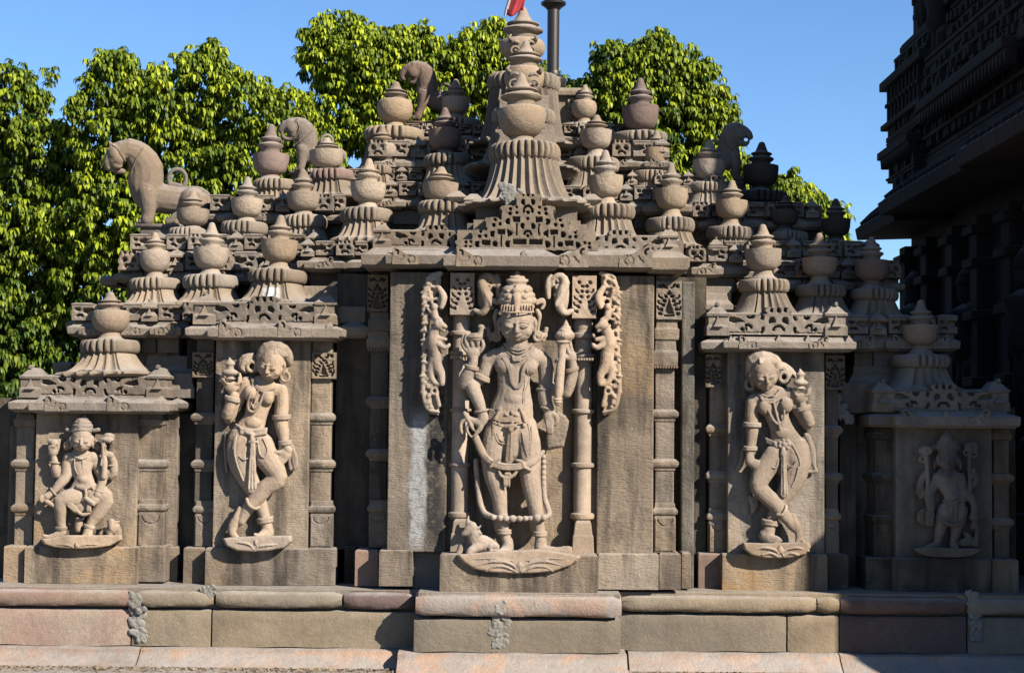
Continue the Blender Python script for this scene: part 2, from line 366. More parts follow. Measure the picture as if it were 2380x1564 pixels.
def pinnacle(px, y0, y1, u, Y, mat, parent):
    b = MB(); m = mpp(Y)
    b.loft(px - 22 * u, px + 22 * u, Y, Y + 0.2, [(y1, 0), (y0 + 44 * u, 0), (y0 + 40 * u, -3 * u), (y0 + 30 * u, -13 * u), (y0 + 24 * u, -8 * u), (y0 + 23 * u, 0), (y0 + 18 * u, 1 * u), (y0 + 15 * u, -4 * u), (y0 + 9 * u, -9 * u), (y0 + 2 * u, -16 * u), (y0, -20 * u)])
    b.loft(px - 4 * u, px + 4 * u, Y - 0.006, Y + 0.1, [(y0 + 44 * u, 6 * u), (y0 + 38 * u, 2 * u), (y0 + 28 * u, -2 * u), (y0 + 22 * u, -3.4 * u)])
    b.loft(px - 3 * u, px + 3 * u, Y + 0.03, Y + 0.1, [(y0 + 3 * u, 0), (y0 - 2 * u, 0), (y0 - 5 * u, -2 * u)])
    return b.build('pinnacle', mat, parent, bevel=0.003)
def eave(x0, x1, ytop, ymid, ybot, Y, mat, parent, run=24, back=0.5, name='cornice', bumps=(), motifs=(), mat2=None):
    b = MB()
    b.loft(x0, x1, Y, Y + back, [(ybot + 3, -10), (ybot, -7), (ybot - 3, -1), (ybot - 5, 0), (ymid + 2, 1), (ymid, 0), (ymid - 3, -7), (ytop + 4, -run), (ytop + 1, -run - 1), (ytop, -run - 4)])
    for bx, w in bumps:
        b.loft(bx - w, bx + w, Y - 0.004, Y + 0.12, [(ymid + 4, 0), (ymid - 4, -w * .25), (ymid - 10, -w * .7), (ymid - 15, -w * .92)])
    o = b.build(name, mat, parent, bevel=0.004)
    for mx, fl in motifs:
        hgt = ybot - ymid; s = hgt / 20.0
        yb = ybot - 2
        ou = [('p', [(mx - 26 * s, yb), (mx - 26 * s, ymid + 3), (mx - 14 * s, ymid - 1), (mx - 4 * s, ymid - 2 * s), (mx + 8 * s, ymid - 9 * s), (mx + 16 * s, ymid - 15 * s), (mx + 22 * s, ymid - 14 * s), (mx + 24 * s, yb)])]
        ho = [('a', mx - 12 * s, yb - 10 * s, 6.5 * s, 2.6 * s, 100, 250), ('a', mx - 12 * s, yb - 10 * s, 6.5 * s, 2.6 * s, -70, 80), ('a', mx + 12 * s, yb - 18 * s, 10 * s, 3 * s, 190, 255), ('a', mx + 17 * s, yb - 22 * s, 5 * s, 2.6 * s, 80, 230)]
        if fl:
            ou = [('p', [(2 * mx - x, y) for x, y in ou[0][1]])]; ho = mir(ho, mx)[len(ho):]
        relief('fascia_carving', mx - 30 * s, ymid - 17 * s, mx + 30 * s, ybot, Y - 0.006, ou, ho, mat, o, depth=0.03, thick=0.06, step=1.3)
    return o
def leaf_panel(x0, y0, x1, y1, Y, mat, parent, name='capital_panel', kind=0):
    cx = (x0 + x1) / 2; w = (x1 - x0) / 60.0; h = (y1 - y0) / 100.0; s = []
    if kind == 0:
        s = [('c', cx - 13 * w, y0 + 17 * h, 4 * w)]
        for i, (dx, dy) in enumerate([(5, 26), (6, 38), (8, 50), (11, 62), (15, 73), (18, 84)]):
            s.append(('e', cx - dx * w, y0 + dy * h, 4.4 * w, 2.6 * h + .6, 35))
        for dx, dy in [(18, 38), (21, 54), (23, 68), (25, 82)]:
            s.append(('a', cx - (dx - 4) * w, y0 + (dy - 4) * h, 6.5 * w, 2.8 * w, 170, 275))
        s.append(('a', cx - 2 * w, y0 + 118 * h, 30 * h, 2.0, 90, 150)) if False else None
        s = [q for q in s if q]
        out = []
    else:
        s = [('c', cx - 19 * w, y0 + 14 * h, 4.2 * w), ('a', cx - 2 * w, y0 + 8 * h, 10 * w, 4 * w, 180, 265)]
        for i in range(5):
            t = i / 4; s.append(('e', cx - (7 + 13 * t) * w, y0 + (40 + 44 * t) * h, 4.5 * w, 4.0 * h, 40))
        for i in range(3):
            t = i / 2; s.append(('a', cx - (17 + 3 * t) * w, y0 + (38 + 30 * t) * h, 6 * w, 3 * w, 160, 290))
        s.append(('p', [(cx + 1, y0 + 46 * h), (cx + 1, y0 + 84 * h), (cx - 11 * w, y0 + 84 * h)])); s.append(('r', cx - 11 * w, y0 + 87 * h, cx + 1, y0 + 91 * h))
        s.append(('p', [(cx + 1, y0 + 24 * h), (cx - 6 * w, y0 + 33 * h), (cx + 1, y0 + 38 * h)]))
        out = []
    o = relief(name, x0, y0, x1, y1, Y, out, mir(s, cx), mat, parent, depth=0.03, thick=0.07, step=1.5)
    b = MB(); b.box(x0 + 1, y0 + 1, x1 - 1, y1 - 1, Y + 0.035, Y + 0.25); b.build('panel_block', mat, o)
    return o
def pilaster(x0, x1, ytop, ybot, Y, mat, parent, panel=None, pk=1, neck=None, ledges=(), ped=None, shaftmat=None, back=0.4):
    """x0..x1 shaft; panel=(x0,y0,x1,y1)"""
    sm = shaftmat or mat
    b = MB(); b.box(x0 + 2, ytop, x1 - 2, ybot, Y + 0.03, Y + back)
    o = b.build('pilaster', sm, parent, bevel=0.006)
    for i, ly in enumerate(ledges):
        q = MB(); q.loft(x0 - 1, x1 + 1, Y + 0.02, Y + back, [(ly + 15, -1), (ly + 9, 0), (ly + 5, 5), (ly + 1, 7), (ly - 5, 7), (ly - 8, 5), (ly - 13, -1)])
        q.build('ledge', mat, o, bevel=0.004)
    if ped:
        q = MB(); q.loft(x0 - 1, x1 + 1, Y + 0.012, Y + back, [(ybot, 0), (ped + 8, 0), (ped + 3, -2), (ped, 3), (ped - 6, 5), (ped - 12, 3), (ped - 15, -1), (ped - 26, -2)])
        q.build('pilaster_foot', mat, o, bevel=0.004)
        cx = (x0 + x1) / 2; yy = ped + 12; r = (x1 - x0) * .36
        relief('foot_carving', x0 + 1, ped + 8, x1 - 1, ybot - 4, Y + 0.004, [], [('a', cx, yy - 2, r, 2.0, 185, 355)], mat, o, depth=0.01, thick=0.05, step=1.6)
    if panel:
        leaf_panel(*panel, Y - 0.005, mat, o, kind=pk)
    if neck:
        for (a, c, d, e) in neck:      # y0,y1,x0,x1
            q = MB(); q.loft(d, e, Y + 0.005, Y + back, [(c, -5), (c - 3, 0), (a + (c - a) * .45, 1), (a + (c - a) * .35, -3), (a, -4)])
            q.build('neck_moulding', mat, o, bevel=0.004)
    return o
def fringe(x0, x1, y, Y, mat, parent):
    b = MB(); n = int((x1 - x0) / 6); w = (x1 - x0) / n
    for i in range(n):
        b.loft(x0 + i * w + .6, x0 + (i + 1) * w - .6, Y, Y + 0.05, [(y + 7, -2.2), (y + 5, -.5), (y, 0)])
    return b.build('fringe', mat, parent)

# ---------------------------------------------------------------- plinth
PL = MB(); PL.wbox(-4.3, 4.4, 0.12, 3.2, 0.05, 0.484); plinth = PL.build('plinth', M['plinth'], SH)
def wx(px, Y): return K(px, 1440, Y).x
def roll(x0, x1, Yf, zt, zb, mat, nm='plinth_moulding'):
    a, c = wx(x0, Yf), wx(x1, Yf); r = (zt - zb) / 2; pr = [(0.3, zt - 0.001)]
    pr.append((0.05, zt)); pr.append((0.03, zt - 0.004)); pr.append((0.03, zt - 0.014))
    r = (zt - 0.014 - zb) / 2; zc = (zt - 0.014 + zb) / 2
    for k in range(9):
        t = math.pi / 2 - math.pi * k / 8; pr.append((0.028 - 0.04 * math.cos(t) ** 0.8 if abs(math.cos(t)) > 1e-6 else 0.028, zc + r * math.sin(t)))
    pr.append((0.3, zb)); V = []; F = []; ns = max(2, int((c - a) / 0.05)); n = len(pr)
    for i in range(ns + 1):
        x = a + (c - a) * i / ns; e = min(x - a, c - x); ro = 0.02 * max(0, 1 - e / 0.03) ** 2
        for j, (dy, z) in enumerate(pr):
            dz = 0.0025 * math.sin(x * 9 + j) + 0.002 * math.sin(x * 23 + j * 2)
            V.append((x, Yf + dy + (ro if dy < 0.1 else 0) + dz * .8, z + dz * (0 if j < 2 else .8) - (ro * .5 if z > zc else -ro * .5)))
    for i in range(ns):
        for j in range(n - 1):
            F.append((i * n + j, i * n + j + 1, (i + 1) * n + j + 1, (i + 1) * n + j))
    F.append(tuple(range(n))[::-1]); F.append(tuple(ns * n + j for j in range(n)))
    return mkobj(nm, V, F, mat, plinth, autosm=40, smooth=True)
def course(x0, x1, Yf, zt, zb, mat, slope=0.0, nm='plinth_course', rnd=0.02):
    a, c = wx(x0, Yf), wx(x1, Yf); pr = [(0.3, zt), (rnd + 0.02, zt), (rnd * .35, zt - rnd * .35), (0.0, zt - rnd)]
    k = 5
    for i in range(1, k + 1): pr.append((-slope * (i / k) ** 1.3, zt - rnd + (zb - zt + rnd) * i / k))
    pr.append((0.3, zb)); V = []; F = []; ns = max(2, int((c - a) / 0.06)); n = len(pr)
    for i in range(ns + 1):
        x = a + (c - a) * i / ns; e = min(x - a, c - x); ro = 0.015 * max(0, 1 - e / 0.03) ** 2
        for j, (dy, z) in enumerate(pr):
            dz = 0.002 * math.sin(x * 7 + j * 1.3) + 0.0018 * math.sin(x * 19 + j)
            V.append((x, Yf + dy + (ro if dy < .1 else 0) + dz, z + (dz if 0 < j < n - 1 else 0)))
    for i in range(ns):
        for j in range(n - 1): F.append((i * n + j, i * n + j + 1, (i + 1) * n + j + 1, (i + 1) * n + j))
    F.append(tuple(range(n))[::-1]); F.append(tuple(ns * n + j for j in range(n)))
    return mkobj(nm, V, F, mat, plinth, autosm=40, smooth=True)
for x0, x1, mt in ((-300, 308, 'red'), (316, 494, 'plinth'), (500, 793, 'plinth'), (798, 962, 'maroon'), (1446, 1898, 'plinth'), (1901, 1952, 'plinth'), (1955, 2246, 'maroon'), (2250, 2750, 'plinth')):
    roll(x0, x1, 0.02, 0.490, 0.380, M[mt])
roll(965, 1445, -0.20, 0.500, 0.368, M['orange'])
for x0, x1, mt in ((-300, 302, 'red'), (306, 489, 'plinth'), (493, 968, 'plinth'), (1440, 1828, 'plinth'), (1832, 1950, 'plinth'), (1953, 2247, 'maroon'), (2251, 2750, 'plinth')):
    course(x0, x1, 0.045, 0.366, 0.148, M[mt])
course(962, 1443, -0.17, 0.352, 0.160, M['plinth'])
for x0, x1 in ((-300, 324), (327, 935), (1462, 1952), (1955, 2750)):
    course(x0, x1, -0.03, 0.144, 0.045, M['orange'], slope=0.13)
course(925, 1458, -0.22, 0.156, 0.045, M['orange'], slope=0.15)
# top ledge slab
for x0, x1 in ((-300, 1000), (1420, 2750)):
    b = MB(); b.wbox(wx(x0, .1), wx(x1, .1), 0.055, 0.5, 0.44, 0.4935); b.build('plinth_ledge', M['plinth'], plinth, bevel=0.004)
b = MB(); b.wbox(wx(972, -.1), wx(1440, -.1), -0.165, 0.3, 0.44, 0.503); b.build('plinth_ledge', M['plinth'], plinth, bevel=0.004)

# ---------------------------------------------------------------- core walls behind everything
cw = MB()
cw.box(20, 960, 470, 1300, 0.52, 3.4)
cw.wbox(-3.25, 3.2, 0.62, 3.6, 0.47, 1.62)
cw.box(430, 790, 800, 1366, 0.62, 3.3)
cw.box(780, 640, 1640, 1370, 0.42, 3.2)
cw.box(1610, 815, 1960, 1366, 0.62, 3.3)
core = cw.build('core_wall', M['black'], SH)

def bay(name, rects, parent=SH):
    b = MB()
    for r in rects: b.box(*r)
    return b.build(name, M['slab'], parent, bevel=0.006)
def base_blocks(parent, lst):
    for x0, x1, y0, y1, Y, mt in lst:
        b = MB(); b.loft(x0, x1, Y, Y + 0.35, [(y1, 0), (y0 + 4, 0), (y0 + 1, -1.5), (y0, -4)])
        b.build('base_block', M[mt], parent, bevel=0.005)

# ---- bay A (far left, short)
A = bay('wall_bay', [(81, 957, 318, 1274, 0.28, 0.6)])
base_blocks(A, [(7, 54, 1268, 1354, 0.27, 'wall'), (56, 318, 1270, 1356, 0.22, 'slab'), (321, 382, 1268, 1352, 0.25, 'slab'), (384, 412, 1270, 1352, 0.40, 'wall')])
pilaster(34, 80, 955, 1272, 0.33, M['wall'], A, ledges=(1080, 1183), neck=[(962, 992, 32, 82)], ped=None)
pilaster(320, 378, 955, 1272, 0.30, M['slab'], A, ledges=(1080,), neck=[(962, 990, 314, 380)], ped=1186)
b = MB(); b.box(383, 950, 412, 1275, 0.42, 0.8); b.build('return_wall', M['slab'], A, bevel=0.005)
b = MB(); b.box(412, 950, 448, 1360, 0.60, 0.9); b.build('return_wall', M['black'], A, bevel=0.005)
cA = eave(19, 402, 905 + 18, 936, 956, 0.20, M['roof'], A, name='cornice')
eave(66, 388, 922, 935, 958, 0.13, M['roof'], cA, bumps=((90, 9), (205, 10), (370, 14)), motifs=((130, 1), (275, 1)))
eave(385, 432, 920, 936, 952, 0.34, M['roof'], cA)
dormer_row(208, 858, 924, 46, 388, 0.24, M['roof'], cA)
# bell skirt roof to the wall behind A
b = MB(); b.loft(325, 450, 0.62, 1.0, [(872, 6), (862, 6), (848, -10), (826, -14)]); b.loft(380, 450, 0.42, 1.0, [(925, 2), (905, 2), (890, -4), (868, -6)]); b.build('roof_slope', M['roof'], A, bevel=0.006)

# ---- bay B (tall, left)
B = bay('wall_bay', [(498, 788, 718, 1274, 0.27, 0.62)])
base_blocks(B, [(425, 474, 1272, 1358, 0.30, 'wall'), (476, 714, 1274, 1360, 0.21, 'slab'), (716, 778, 1274, 1360, 0.25, 'wall'), (780, 806, 1272, 1362, 0.42, 'black')])
pilaster(452, 496, 788, 1274, 0.34, M['wall'], B, panel=(446, 818, 497, 878), pk=1, ledges=(972, 1081), ped=1190, shaftmat=M['black'])
pilaster(720, 770, 788, 1274, 0.29, M['slab'], B, panel=(723, 818, 780, 881), pk=1, ledges=(972, 1081), ped=1190)
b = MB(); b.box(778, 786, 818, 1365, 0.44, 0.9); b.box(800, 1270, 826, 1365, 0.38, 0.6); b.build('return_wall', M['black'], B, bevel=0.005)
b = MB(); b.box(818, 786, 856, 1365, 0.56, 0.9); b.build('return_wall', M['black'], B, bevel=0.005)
cB = eave(430, 800, 750, 764, 784, 0.20, M['roof'], B)
eave(482, 784, 750, 762, 787, 0.12, M['roof'], cB, bumps=((508, 8), (612, 12), (765, 10)), motifs=((537, 1), (675, 1)))
eave(782, 858, 745, 760, 782, 0.32, M['roof'], cB)
dormer_row(613, 686, 754, 450, 780, 0.23, M['roof'], cB)
b = MB(); b.box(778, 712, 850, 752, 0.40, 0.8); b.loft(690, 850, 0.62, 1.1, [(714, 4), (700, 4), (688, -8), (664, -12)]); b.build('roof_slope', M['roof'], B, bevel=0.006)

# ---- bay C (centre)
C = bay('wall_bay', [(903, 632, 1040, 1280, 0.05, 0.5), (1388, 640, 1519, 1288, 0.04, 0.5), (1036, 630, 1392, 1290, 0.09, 0.5)])
for r_ in ((903, 632, 1040, 1280, 0.045), (1388, 640, 1519, 1288, 0.035)):
    q = MB(); q.box(r_[0] + .5, r_[1], r_[2] - 1, r_[3], r_[4], .2); q.build('side_slab', M['slableft'] if r_[0] < 1000 else M['slabdark'], C, bevel=0.006)
base_blocks(C, [(824, 878, 1278, 1362, 0.16, 'red'), (880, 958, 1278, 1362, 0.03, 'slab'), (960, 1030, 1282, 1366, 0.16, 'plaster'), (1390, 1530, 1286, 1370, 0.0, 'slab'), (1532, 1582, 1286, 1370, 0.02, 'wall'), (1584, 1606, 1284, 1368, 0.16, 'wall')])
b = MB(); b.loft(1022, 1388, -0.12, 0.3, [(1379, 0), (1294, 0), (1290, -1), (1288, -4)]); b.build('base_block', M['slab'], C, bevel=0.005)
pilaster(858, 903, 630, 1272, 0.22, M['wall'], C, panel=(853, 637, 903, 725), pk=1, ledges=(934, 1056), neck=[(725, 770, 856, 906), (770, 812, 852, 906)], ped=1188, shaftmat=M['black'])
fringe(853, 905, 810, 0.215, M['wall'], C)
pilaster(1521, 1569, 640, 1284, 0.06, M['slab'], C, panel=(1524, 652, 1586, 744), pk=1, ledges=(964, 1079), neck=[(744, 792, 1522, 1578), (792, 852, 1519, 1575)], ped=1195)
fringe(1520, 1577, 850, 0.05, M['slab'], C)
# white lime streak on the left slab, and the plaster filled corner on the right
b = MB(); b.box(1584, 655, 1614, 1365, 0.30, 0.7); b.build('return_wall', M['plasterwall'], C, bevel=0.01)
b = MB(); b.box(1612, 815, 1650, 1365, 0.50, 0.9); b.build('return_wall', M['black'], C, bevel=0.005)
b = MB(); b.box(1585, 665, 1700, 760, 0.66, 1.0); b.loft(1585, 1700, 0.55, 1.1, [(720, 4), (708, 4), (696, -6), (680, -10)]); b.build('roof_slope', M['roof'], C, bevel=0.006)
cC = eave(838, 1604, 572, 594, 622, -0.02, M['roof'], C, run=26)
eave(896, 1040, 576, 592, 617, -0.08, M['roof'], cC, bumps=(), motifs=((940, 1),))
eave(1302, 1515, 574, 592, 624, -0.10, M['roof'], cC, motifs=((1330, 0), (1480, 0)))
eave(1030, 1300, 572, 594, 622, -0.18, M['roof'], cC, run=34, bumps=((1218, 9),), motifs=((1092, 1),))
eave(1500, 1600, 578, 598, 630, -0.06, M['roof'], cC)
dormer_row(1013, 521, 577, 868, 1060, 0.06, M['roof'], cC)
dormer_row(1441, 533, 592, 1385, 1576, 0.04, M['roof'], cC)
def S2(cx, cy): return 1162.2 + .1953 * cx, 430 + .1953 * cy
def pedi():
    k = .1953; H = []
    def c(x, y, r): H.append(('c', *S2(x, y), r * k * .86))
    def rc(a, b_, c_, d): p = S2(a, b_); q = S2(c_, d); H.append(('r', p[0] + 1, p[1] + 1, q[0] - 1, q[1] - 1))
    def ar(x, y, r, w_, a, b_): H.append(('a', *S2(x, y), r * k, w_ * k * .75, a, b_))
    def moon(x, y, r, f=.86):
        r = r * f      # half disc with the bulge outwards
        p = S2(x, y); H.append(('p', [(p[0] + r * k * math.cos(t), p[1] + r * k * math.sin(t)) for t in np.linspace(-math.pi * .62, math.pi * .62, 14)]))
    for x, y, r in ((385, 120, 13), (540, 285, 20), (465, 265, 15), (465, 330, 17), (545, 340, 20), (660, 395, 17), (660, 470, 20), (720, 415, 18), (740, 480, 22), (835, 530, 17), (897, 558, 19), (835, 615, 18), (905, 615, 20), (1010, 685, 14), (1068, 690, 17), (1015, 745, 15), (1070, 742, 17)): c(x, y, r)
    moon(382, 200, 36); moon(388, 488, 36); moon(560, 435, 42); moon(745, 588, 42); moon(925, 710, 42); moon(560, 705, 45)
    H.append(('p', [(S2(575, 535)[0], S2(575, 535)[1]), (S2(510, 575)[0], S2(510, 575)[1]), (S2(570, 625)[0], S2(570, 625)[1])]))
    c(545, 578, 30); c(720, 706, 34)
    ar(330, 300, 52, 30, -30, 90); ar(330, 595, 45, 24, 0, 90)
    rc(420, 375, 512, 445); rc(598, 528, 694, 592); rc(775, 660, 880, 724); rc(345, 645, 508, 712)
    rc(452, 460, 472, 606); rc(636, 605, 656, 745)
    cx = S2(330, 0)[0]
    H2 = mir(H, cx); H2 += [('c', *S2(330, 118), 2.6), ('c', *S2(330, 326), 3.2), ('c', *S2(330, 398), 3), ('c', *S2(330, 610), 2.6)]
    O = []
    for hw, t in ((140, 100), (312, 240), (500, 385), (665, 535), (850, 655)):
        p = S2(330 - hw, t); q = S2(330 + hw, 780); O.append(('r', p[0], p[1], q[0], q[1]))
        O.append(('c', p[0] + 1, p[1] + 7, 5)); O.append(('c', q[0] - 1, p[1] + 7, 5))
    return O, H2, cx
O, H2, pcx = pedi()
pd = relief('pediment', pcx - 172, 447, pcx + 172, 584, -0.06, O, H2, M['roof'], cC, depth=0.055, thick=0.16, step=1.5)
b = MB(); b.box(1062, 536, 1385, 584, 0.0, 0.5); b.box(1100, 512, 1350, 540, 0.02, 0.5); b.box(1168, 480, 1284, 515, 0.04, 0.4); b.box(1208, 453, 1260, 482, 0.05, 0.3)
b.build('pediment_backing', M['roof'], pd)
# roof slab carrying the central bells
b = MB(); b.box(870, 556, 1590, 625, 0.16, 2.5); b.box(1085, 520, 1365, 560, 0.2, 2.0); b.box(1105, 474, 1342, 545, 0.40, 1.4); b.build('roof_slab', M['roof'], cC)

# ---- bay D (tall, right)
D = bay('wall_bay', [(1692, 816, 1916, 1292, 0.27, 0.62)])
base_blocks(D, [(1623, 1677, 1286, 1373, 0.30, 'red'), (1679, 1923, 1288, 1376, 0.21, 'slab'), (1925, 1972, 1288, 1374, 0.30, 'black')])
pilaster(1648, 1691, 814, 1287, 0.34, M['slab'], D, panel=(1639, 822, 1677, 901), pk=1, ledges=(999, 1107), ped=1207)
pilaster(1917, 1950, 814, 1290, 0.31, M['wall'], D, panel=(1918, 825, 1965, 907), pk=1, ledges=(1001, 1110), ped=1207)
b = MB(); b.box(1952, 950, 1990, 1370, 0.50, 0.9); b.build('return_wall', M['black'], D, bevel=0.005)
b = MB(); b.box(1990, 960, 2028, 1372, 0.60, 0.9); b.build('return_wall', M['black'], D, bevel=0.005)
cD = eave(1630, 1760, 782, 795, 815, 0.20, M['roof'], D)
eave(1682, 1990, 782, 794, 813, 0.12, M['roof'], cD, bumps=((1700, 8), (1812, 10), (1880, 10), (1975, 10)), motifs=((1740, 1), (1905, 0)))
dormer_row(1810, 712, 780, 1645, 1968, 0.23, M['roof'], cD)

# ---- bay E (far right, short, in shade)
E = bay('wall_bay', [(2082, 990, 2306, 1300, 0.28, 0.62)]); E.data.materials[0] = M['figshade']
base_blocks(E, [(2013, 2073, 1296, 1375, 0.30, 'black'), (2075, 2304, 1298, 1378, 0.21, 'black'), (2306, 2368, 1300, 1380, 0.25, 'slab')])
pilaster(2032, 2080, 990, 1300, 0.34, M['black'], E, neck=[(996, 1022, 2028, 2082)], ledges=(1110,), ped=1212)
pilaster(2308, 2348, 990, 1300, 0.31, M['wall'], E, neck=[(998, 1024, 2304, 2352)], ledges=(1113, 1216))
cE = eave(2020, 2120, 955, 967, 990, 0.22, M['roof'], E)
eave(2082, 2372, 956, 968, 992, 0.13, M['roof'], cE, bumps=((2200, 10), (2290, 10)), motifs=((2125, 1), (2275, 0)))
dormer_row(2194, 890, 957, 2030, 2346, 0.24, M['roof'], cE)
b = MB(); b.loft(1975, 2120, 0.60, 1.1, [(905, 4), (888, 4), (872, -8), (850, -12)]); b.box(1955, 890, 2050, 960, 0.46, 1.0); b.build('roof_slope', M['roof'], E, bevel=0.006)

# ---------------------------------------------------------------- roof tiers
def tier(x0, x1, d0, d1, e0, e1, Y, wall=None, seed=0, mat='roof'):
    """one roof storey: solid body, broken eave and a row of small dormers and pinnacles"""
    rr = random.Random(seed)
    b = MB(); b.box(x0 + 14, d0 + 10, x1 - 14, e0 + 6, Y + 0.10, 3.2 - 0.1 * Y)
    t = b.build('roof_tier', M[mat], SH, bevel=0.005)
    if wall:
        q = MB(); q.box(x0 + 30, e1 - 4, x1 - 30, wall, Y + 0.16, 3.2 - 0.1 * Y); q.build('tier_wall', M['slabdark'], t, bevel=0.005)
        xx = x0 + 30
        while xx < x1 - 60:
            ww = rr.uniform(30, 90); ww = min(ww, x1 - 30 - xx)
            q = MB(); q.box(xx + 1, e1 - 2, xx + ww - 1, min(wall, e1 + 40), Y + rr.uniform(.11, .15), Y + .3); q.build('tier_block', M[rr.choice(('roof', 'slabdark', 'wall', 'black'))], t, bevel=0.006); xx += ww
    em = e0 + (e1 - e0) * .4
    eave(x0, x1, e0, em, e1, Y + 0.05, M[mat], t, run=14, back=0.4)
    x = x0 + rr.uniform(16, 30); k = 0; u = (d1 - d0) / 57.0
    side = 0
    while x < x1 - 60:
        wd = rr.uniform(62, 96)
        if x + wd > x1 - 12: wd = x1 - 12 - x
        if wd < 30: break
        eave(x, x + wd, e0 + 1, em + 1, e1 + 1, Y + (0.0, 0.02, -0.02)[k % 3], M[mat], t, run=14, back=0.3, motifs=((x + wd * .5, k % 2),) if wd > 60 else ())
        x += wd + rr.uniform(0, 14); k += 1
    x = x0 + 8; k = 0
    while x < x1 - 20:
        typ = (0, 1, 2, 1)[(k + seed) % 4]
        wd = {0: 46, 1: 66, 2: 62}[typ] * u * 1.0
        if x + wd > x1 - 4: wd = max(24, x1 - 4 - x)
        dy = (0.03, 0.05, 0.0, 0.05)[(k + seed) % 4]
        c = x + wd / 2
        if typ == 0: pinnacle(c, d0 - 2, d1, u, Y + dy, M[mat], t)
        elif typ == 1:
            s = 1 if k % 4 == 1 else -1
            hl = [('a', c + s * 14 * u, d0 + 20 * u, 5 * u, 4 * u, 190, 350), ('a', c + s * 8 * u, d0 + 47 * u, 9 * u, 4.5 * u, 20, 150), ('p', [(c - s * 33 * u, d0 + 20 * u), (c - s * 2 * u, d0 + 22 * u), (c + s * 2 * u, d0 + 30 * u), (c - s * 12 * u, d0 + 36 * u), (c - s * 33 * u, d0 + 34 * u)])]
            relief('dormer_panel', x, d0 + 8 * u, x + wd, d1, Y + dy, [], hl, M[mat], t, depth=0.06, thick=0.12, step=2.6)
            q = MB(); q.loft(x, x + wd, Y + dy + 0.004, Y + 0.3, [(d0 + 10 * u, -1), (d0 + 7 * u, -1), (d0 + 4 * u, -8), (d0 + 3 * u, -14)]); q.build('dormer_roof', M[mat], t)
        else:
            ou = [('r', c - 22 * u, d0 + 1, c + 22 * u, d1), ('r', c - 29 * u, d0 + 15 * u, c + 29 * u, d1 - 1)]
            relief('dormer', x, d0, x + wd, d1, Y + dy - 0.02, ou, [q for q in dormer_holes(c, d0, u, 40)], M[mat], t, depth=0.05, thick=0.12, step=2.6)
        x += wd + 1; k += 1
    return t
#     x0   x1   d0   d1   e0   e1   Y
tier(156, 447, 700, 747, 747, 780, 0.50, wall=860, seed=1)
tier(1955, 2232, 728, 778, 778, 812, 0.50, wall=880, seed=3)
tier(264, 868, 580, 630, 630, 656, 0.92, wall=706, seed=2)
tier(690, 858, 556, 596, 596, 626, 0.70, wall=668, seed=0)
tier(1590, 2104, 602, 648, 648, 674, 0.92, wall=730, seed=1)
tier(1590, 1742, 568, 610, 610, 640, 0.70, wall=680, seed=2)
tier(292, 760, 540, 582, 582, 600, 1.12, seed=3)
tier(1640, 2060, 556, 598, 598, 616, 1.12, seed=0)
tier(478, 800, 448, 492, 492, 515, 1.50, wall=548, seed=1)
tier(1600, 1925, 466, 506, 506, 530, 1.50, wall=560, seed=2)
tier(838, 1150, 418, 457, 457, 482, 1.12, wall=548, seed=3)
tier(1300, 1610, 428, 466, 466, 494, 1.12, wall=556, seed=1)
tier(700, 1000, 388, 420, 420, 440, 1.75, seed=2)
tier(1450, 1700, 400, 430, 430, 450, 1.75, seed=0)
tier(845, 1570, 322, 366, 366, 390, 1.80, wall=420, seed=2)
tier(935, 1500, 284, 312, 312, 328, 2.2, wall=340, seed=1)
# solid stepped core under the tiers
cc = MB()
cc.box(320, 600, 2080, 900, 1.3, 3.0); cc.box(500, 520, 1900, 660, 1.7, 3.0); cc.box(600, 440, 1800, 560, 1.9, 3.0); cc.box(860, 372, 1560, 480, 2.1, 3.0); cc.box(980, 296, 1440, 400, 2.5, 3.1)
cc.box(875, 500, 1590, 600, 1.35, 3.0)
cc.build('roof_core', M['roof'], SH)
# corner horns seen at the left end of the tiers
for (x0, y0, x1, y1, Y) in ((228, 640, 275, 662, 1.05), (120, 840, 165, 868, 0.8), (150, 745, 190, 770, 0.75)):
    b = MB(); b.loft(x0, x1, Y, Y + 0.3, [(y1, -4), (y0 + 8, 0), (y0 + 4, -2), (y0, -12)]); b.build('corner_horn', M['roof'], SH, bevel=0.004)

# side face of the shrine on the far left
b = MB(); b.box(20, 990, 40, 1270, 0.5, 2.5); b.loft(5, 40, 0.75, 2.5, [(1290, 0), (1240, 2), (1232, -6)]); b.build('side_wall', M['wall'], SH, bevel=0.006)
# ================================================================ urn finials on ribbed bells
def polar(name, cx, cz0, Yc, prof, mat, parent, seg=96, mod=None, sq=None):
    """prof rows (r, z, k) in metres about axis (cx, Yc); mod(theta, k) scales r; sq(k) squareness"""
    V = []; F = []
    for i, (r, z, k) in enumerate(prof):
        for j in range(seg):
            th = 2 * math.pi * j / seg            # 0 = towards the viewer, + = to the right
            f = mod(th, k) if mod else 1.0
            s, c = math.sin(th), math.cos(th)
            q = sq(k) if sq else 0
            if q:
                p = 1 / max(abs(s), abs(c)); f *= (1 - q) + q * min(p, 1.32) * 0.93
            V.append((cx + r * f * s, Yc - r * f * c, cz0 + z))
    n = len(prof)
    for i in range(n - 1):
        for j in range(seg):
            F.append((i * seg + j, i * seg + (j + 1) % seg, (i + 1) * seg + (j + 1) % seg, (i + 1) * seg + j))
    F.append(tuple(range(seg))[::-1]); F.append(tuple((n - 1) * seg + k for k in range(seg)))
    return mkobj(name, V, F, mat, parent, smooth=True, autosm=50)
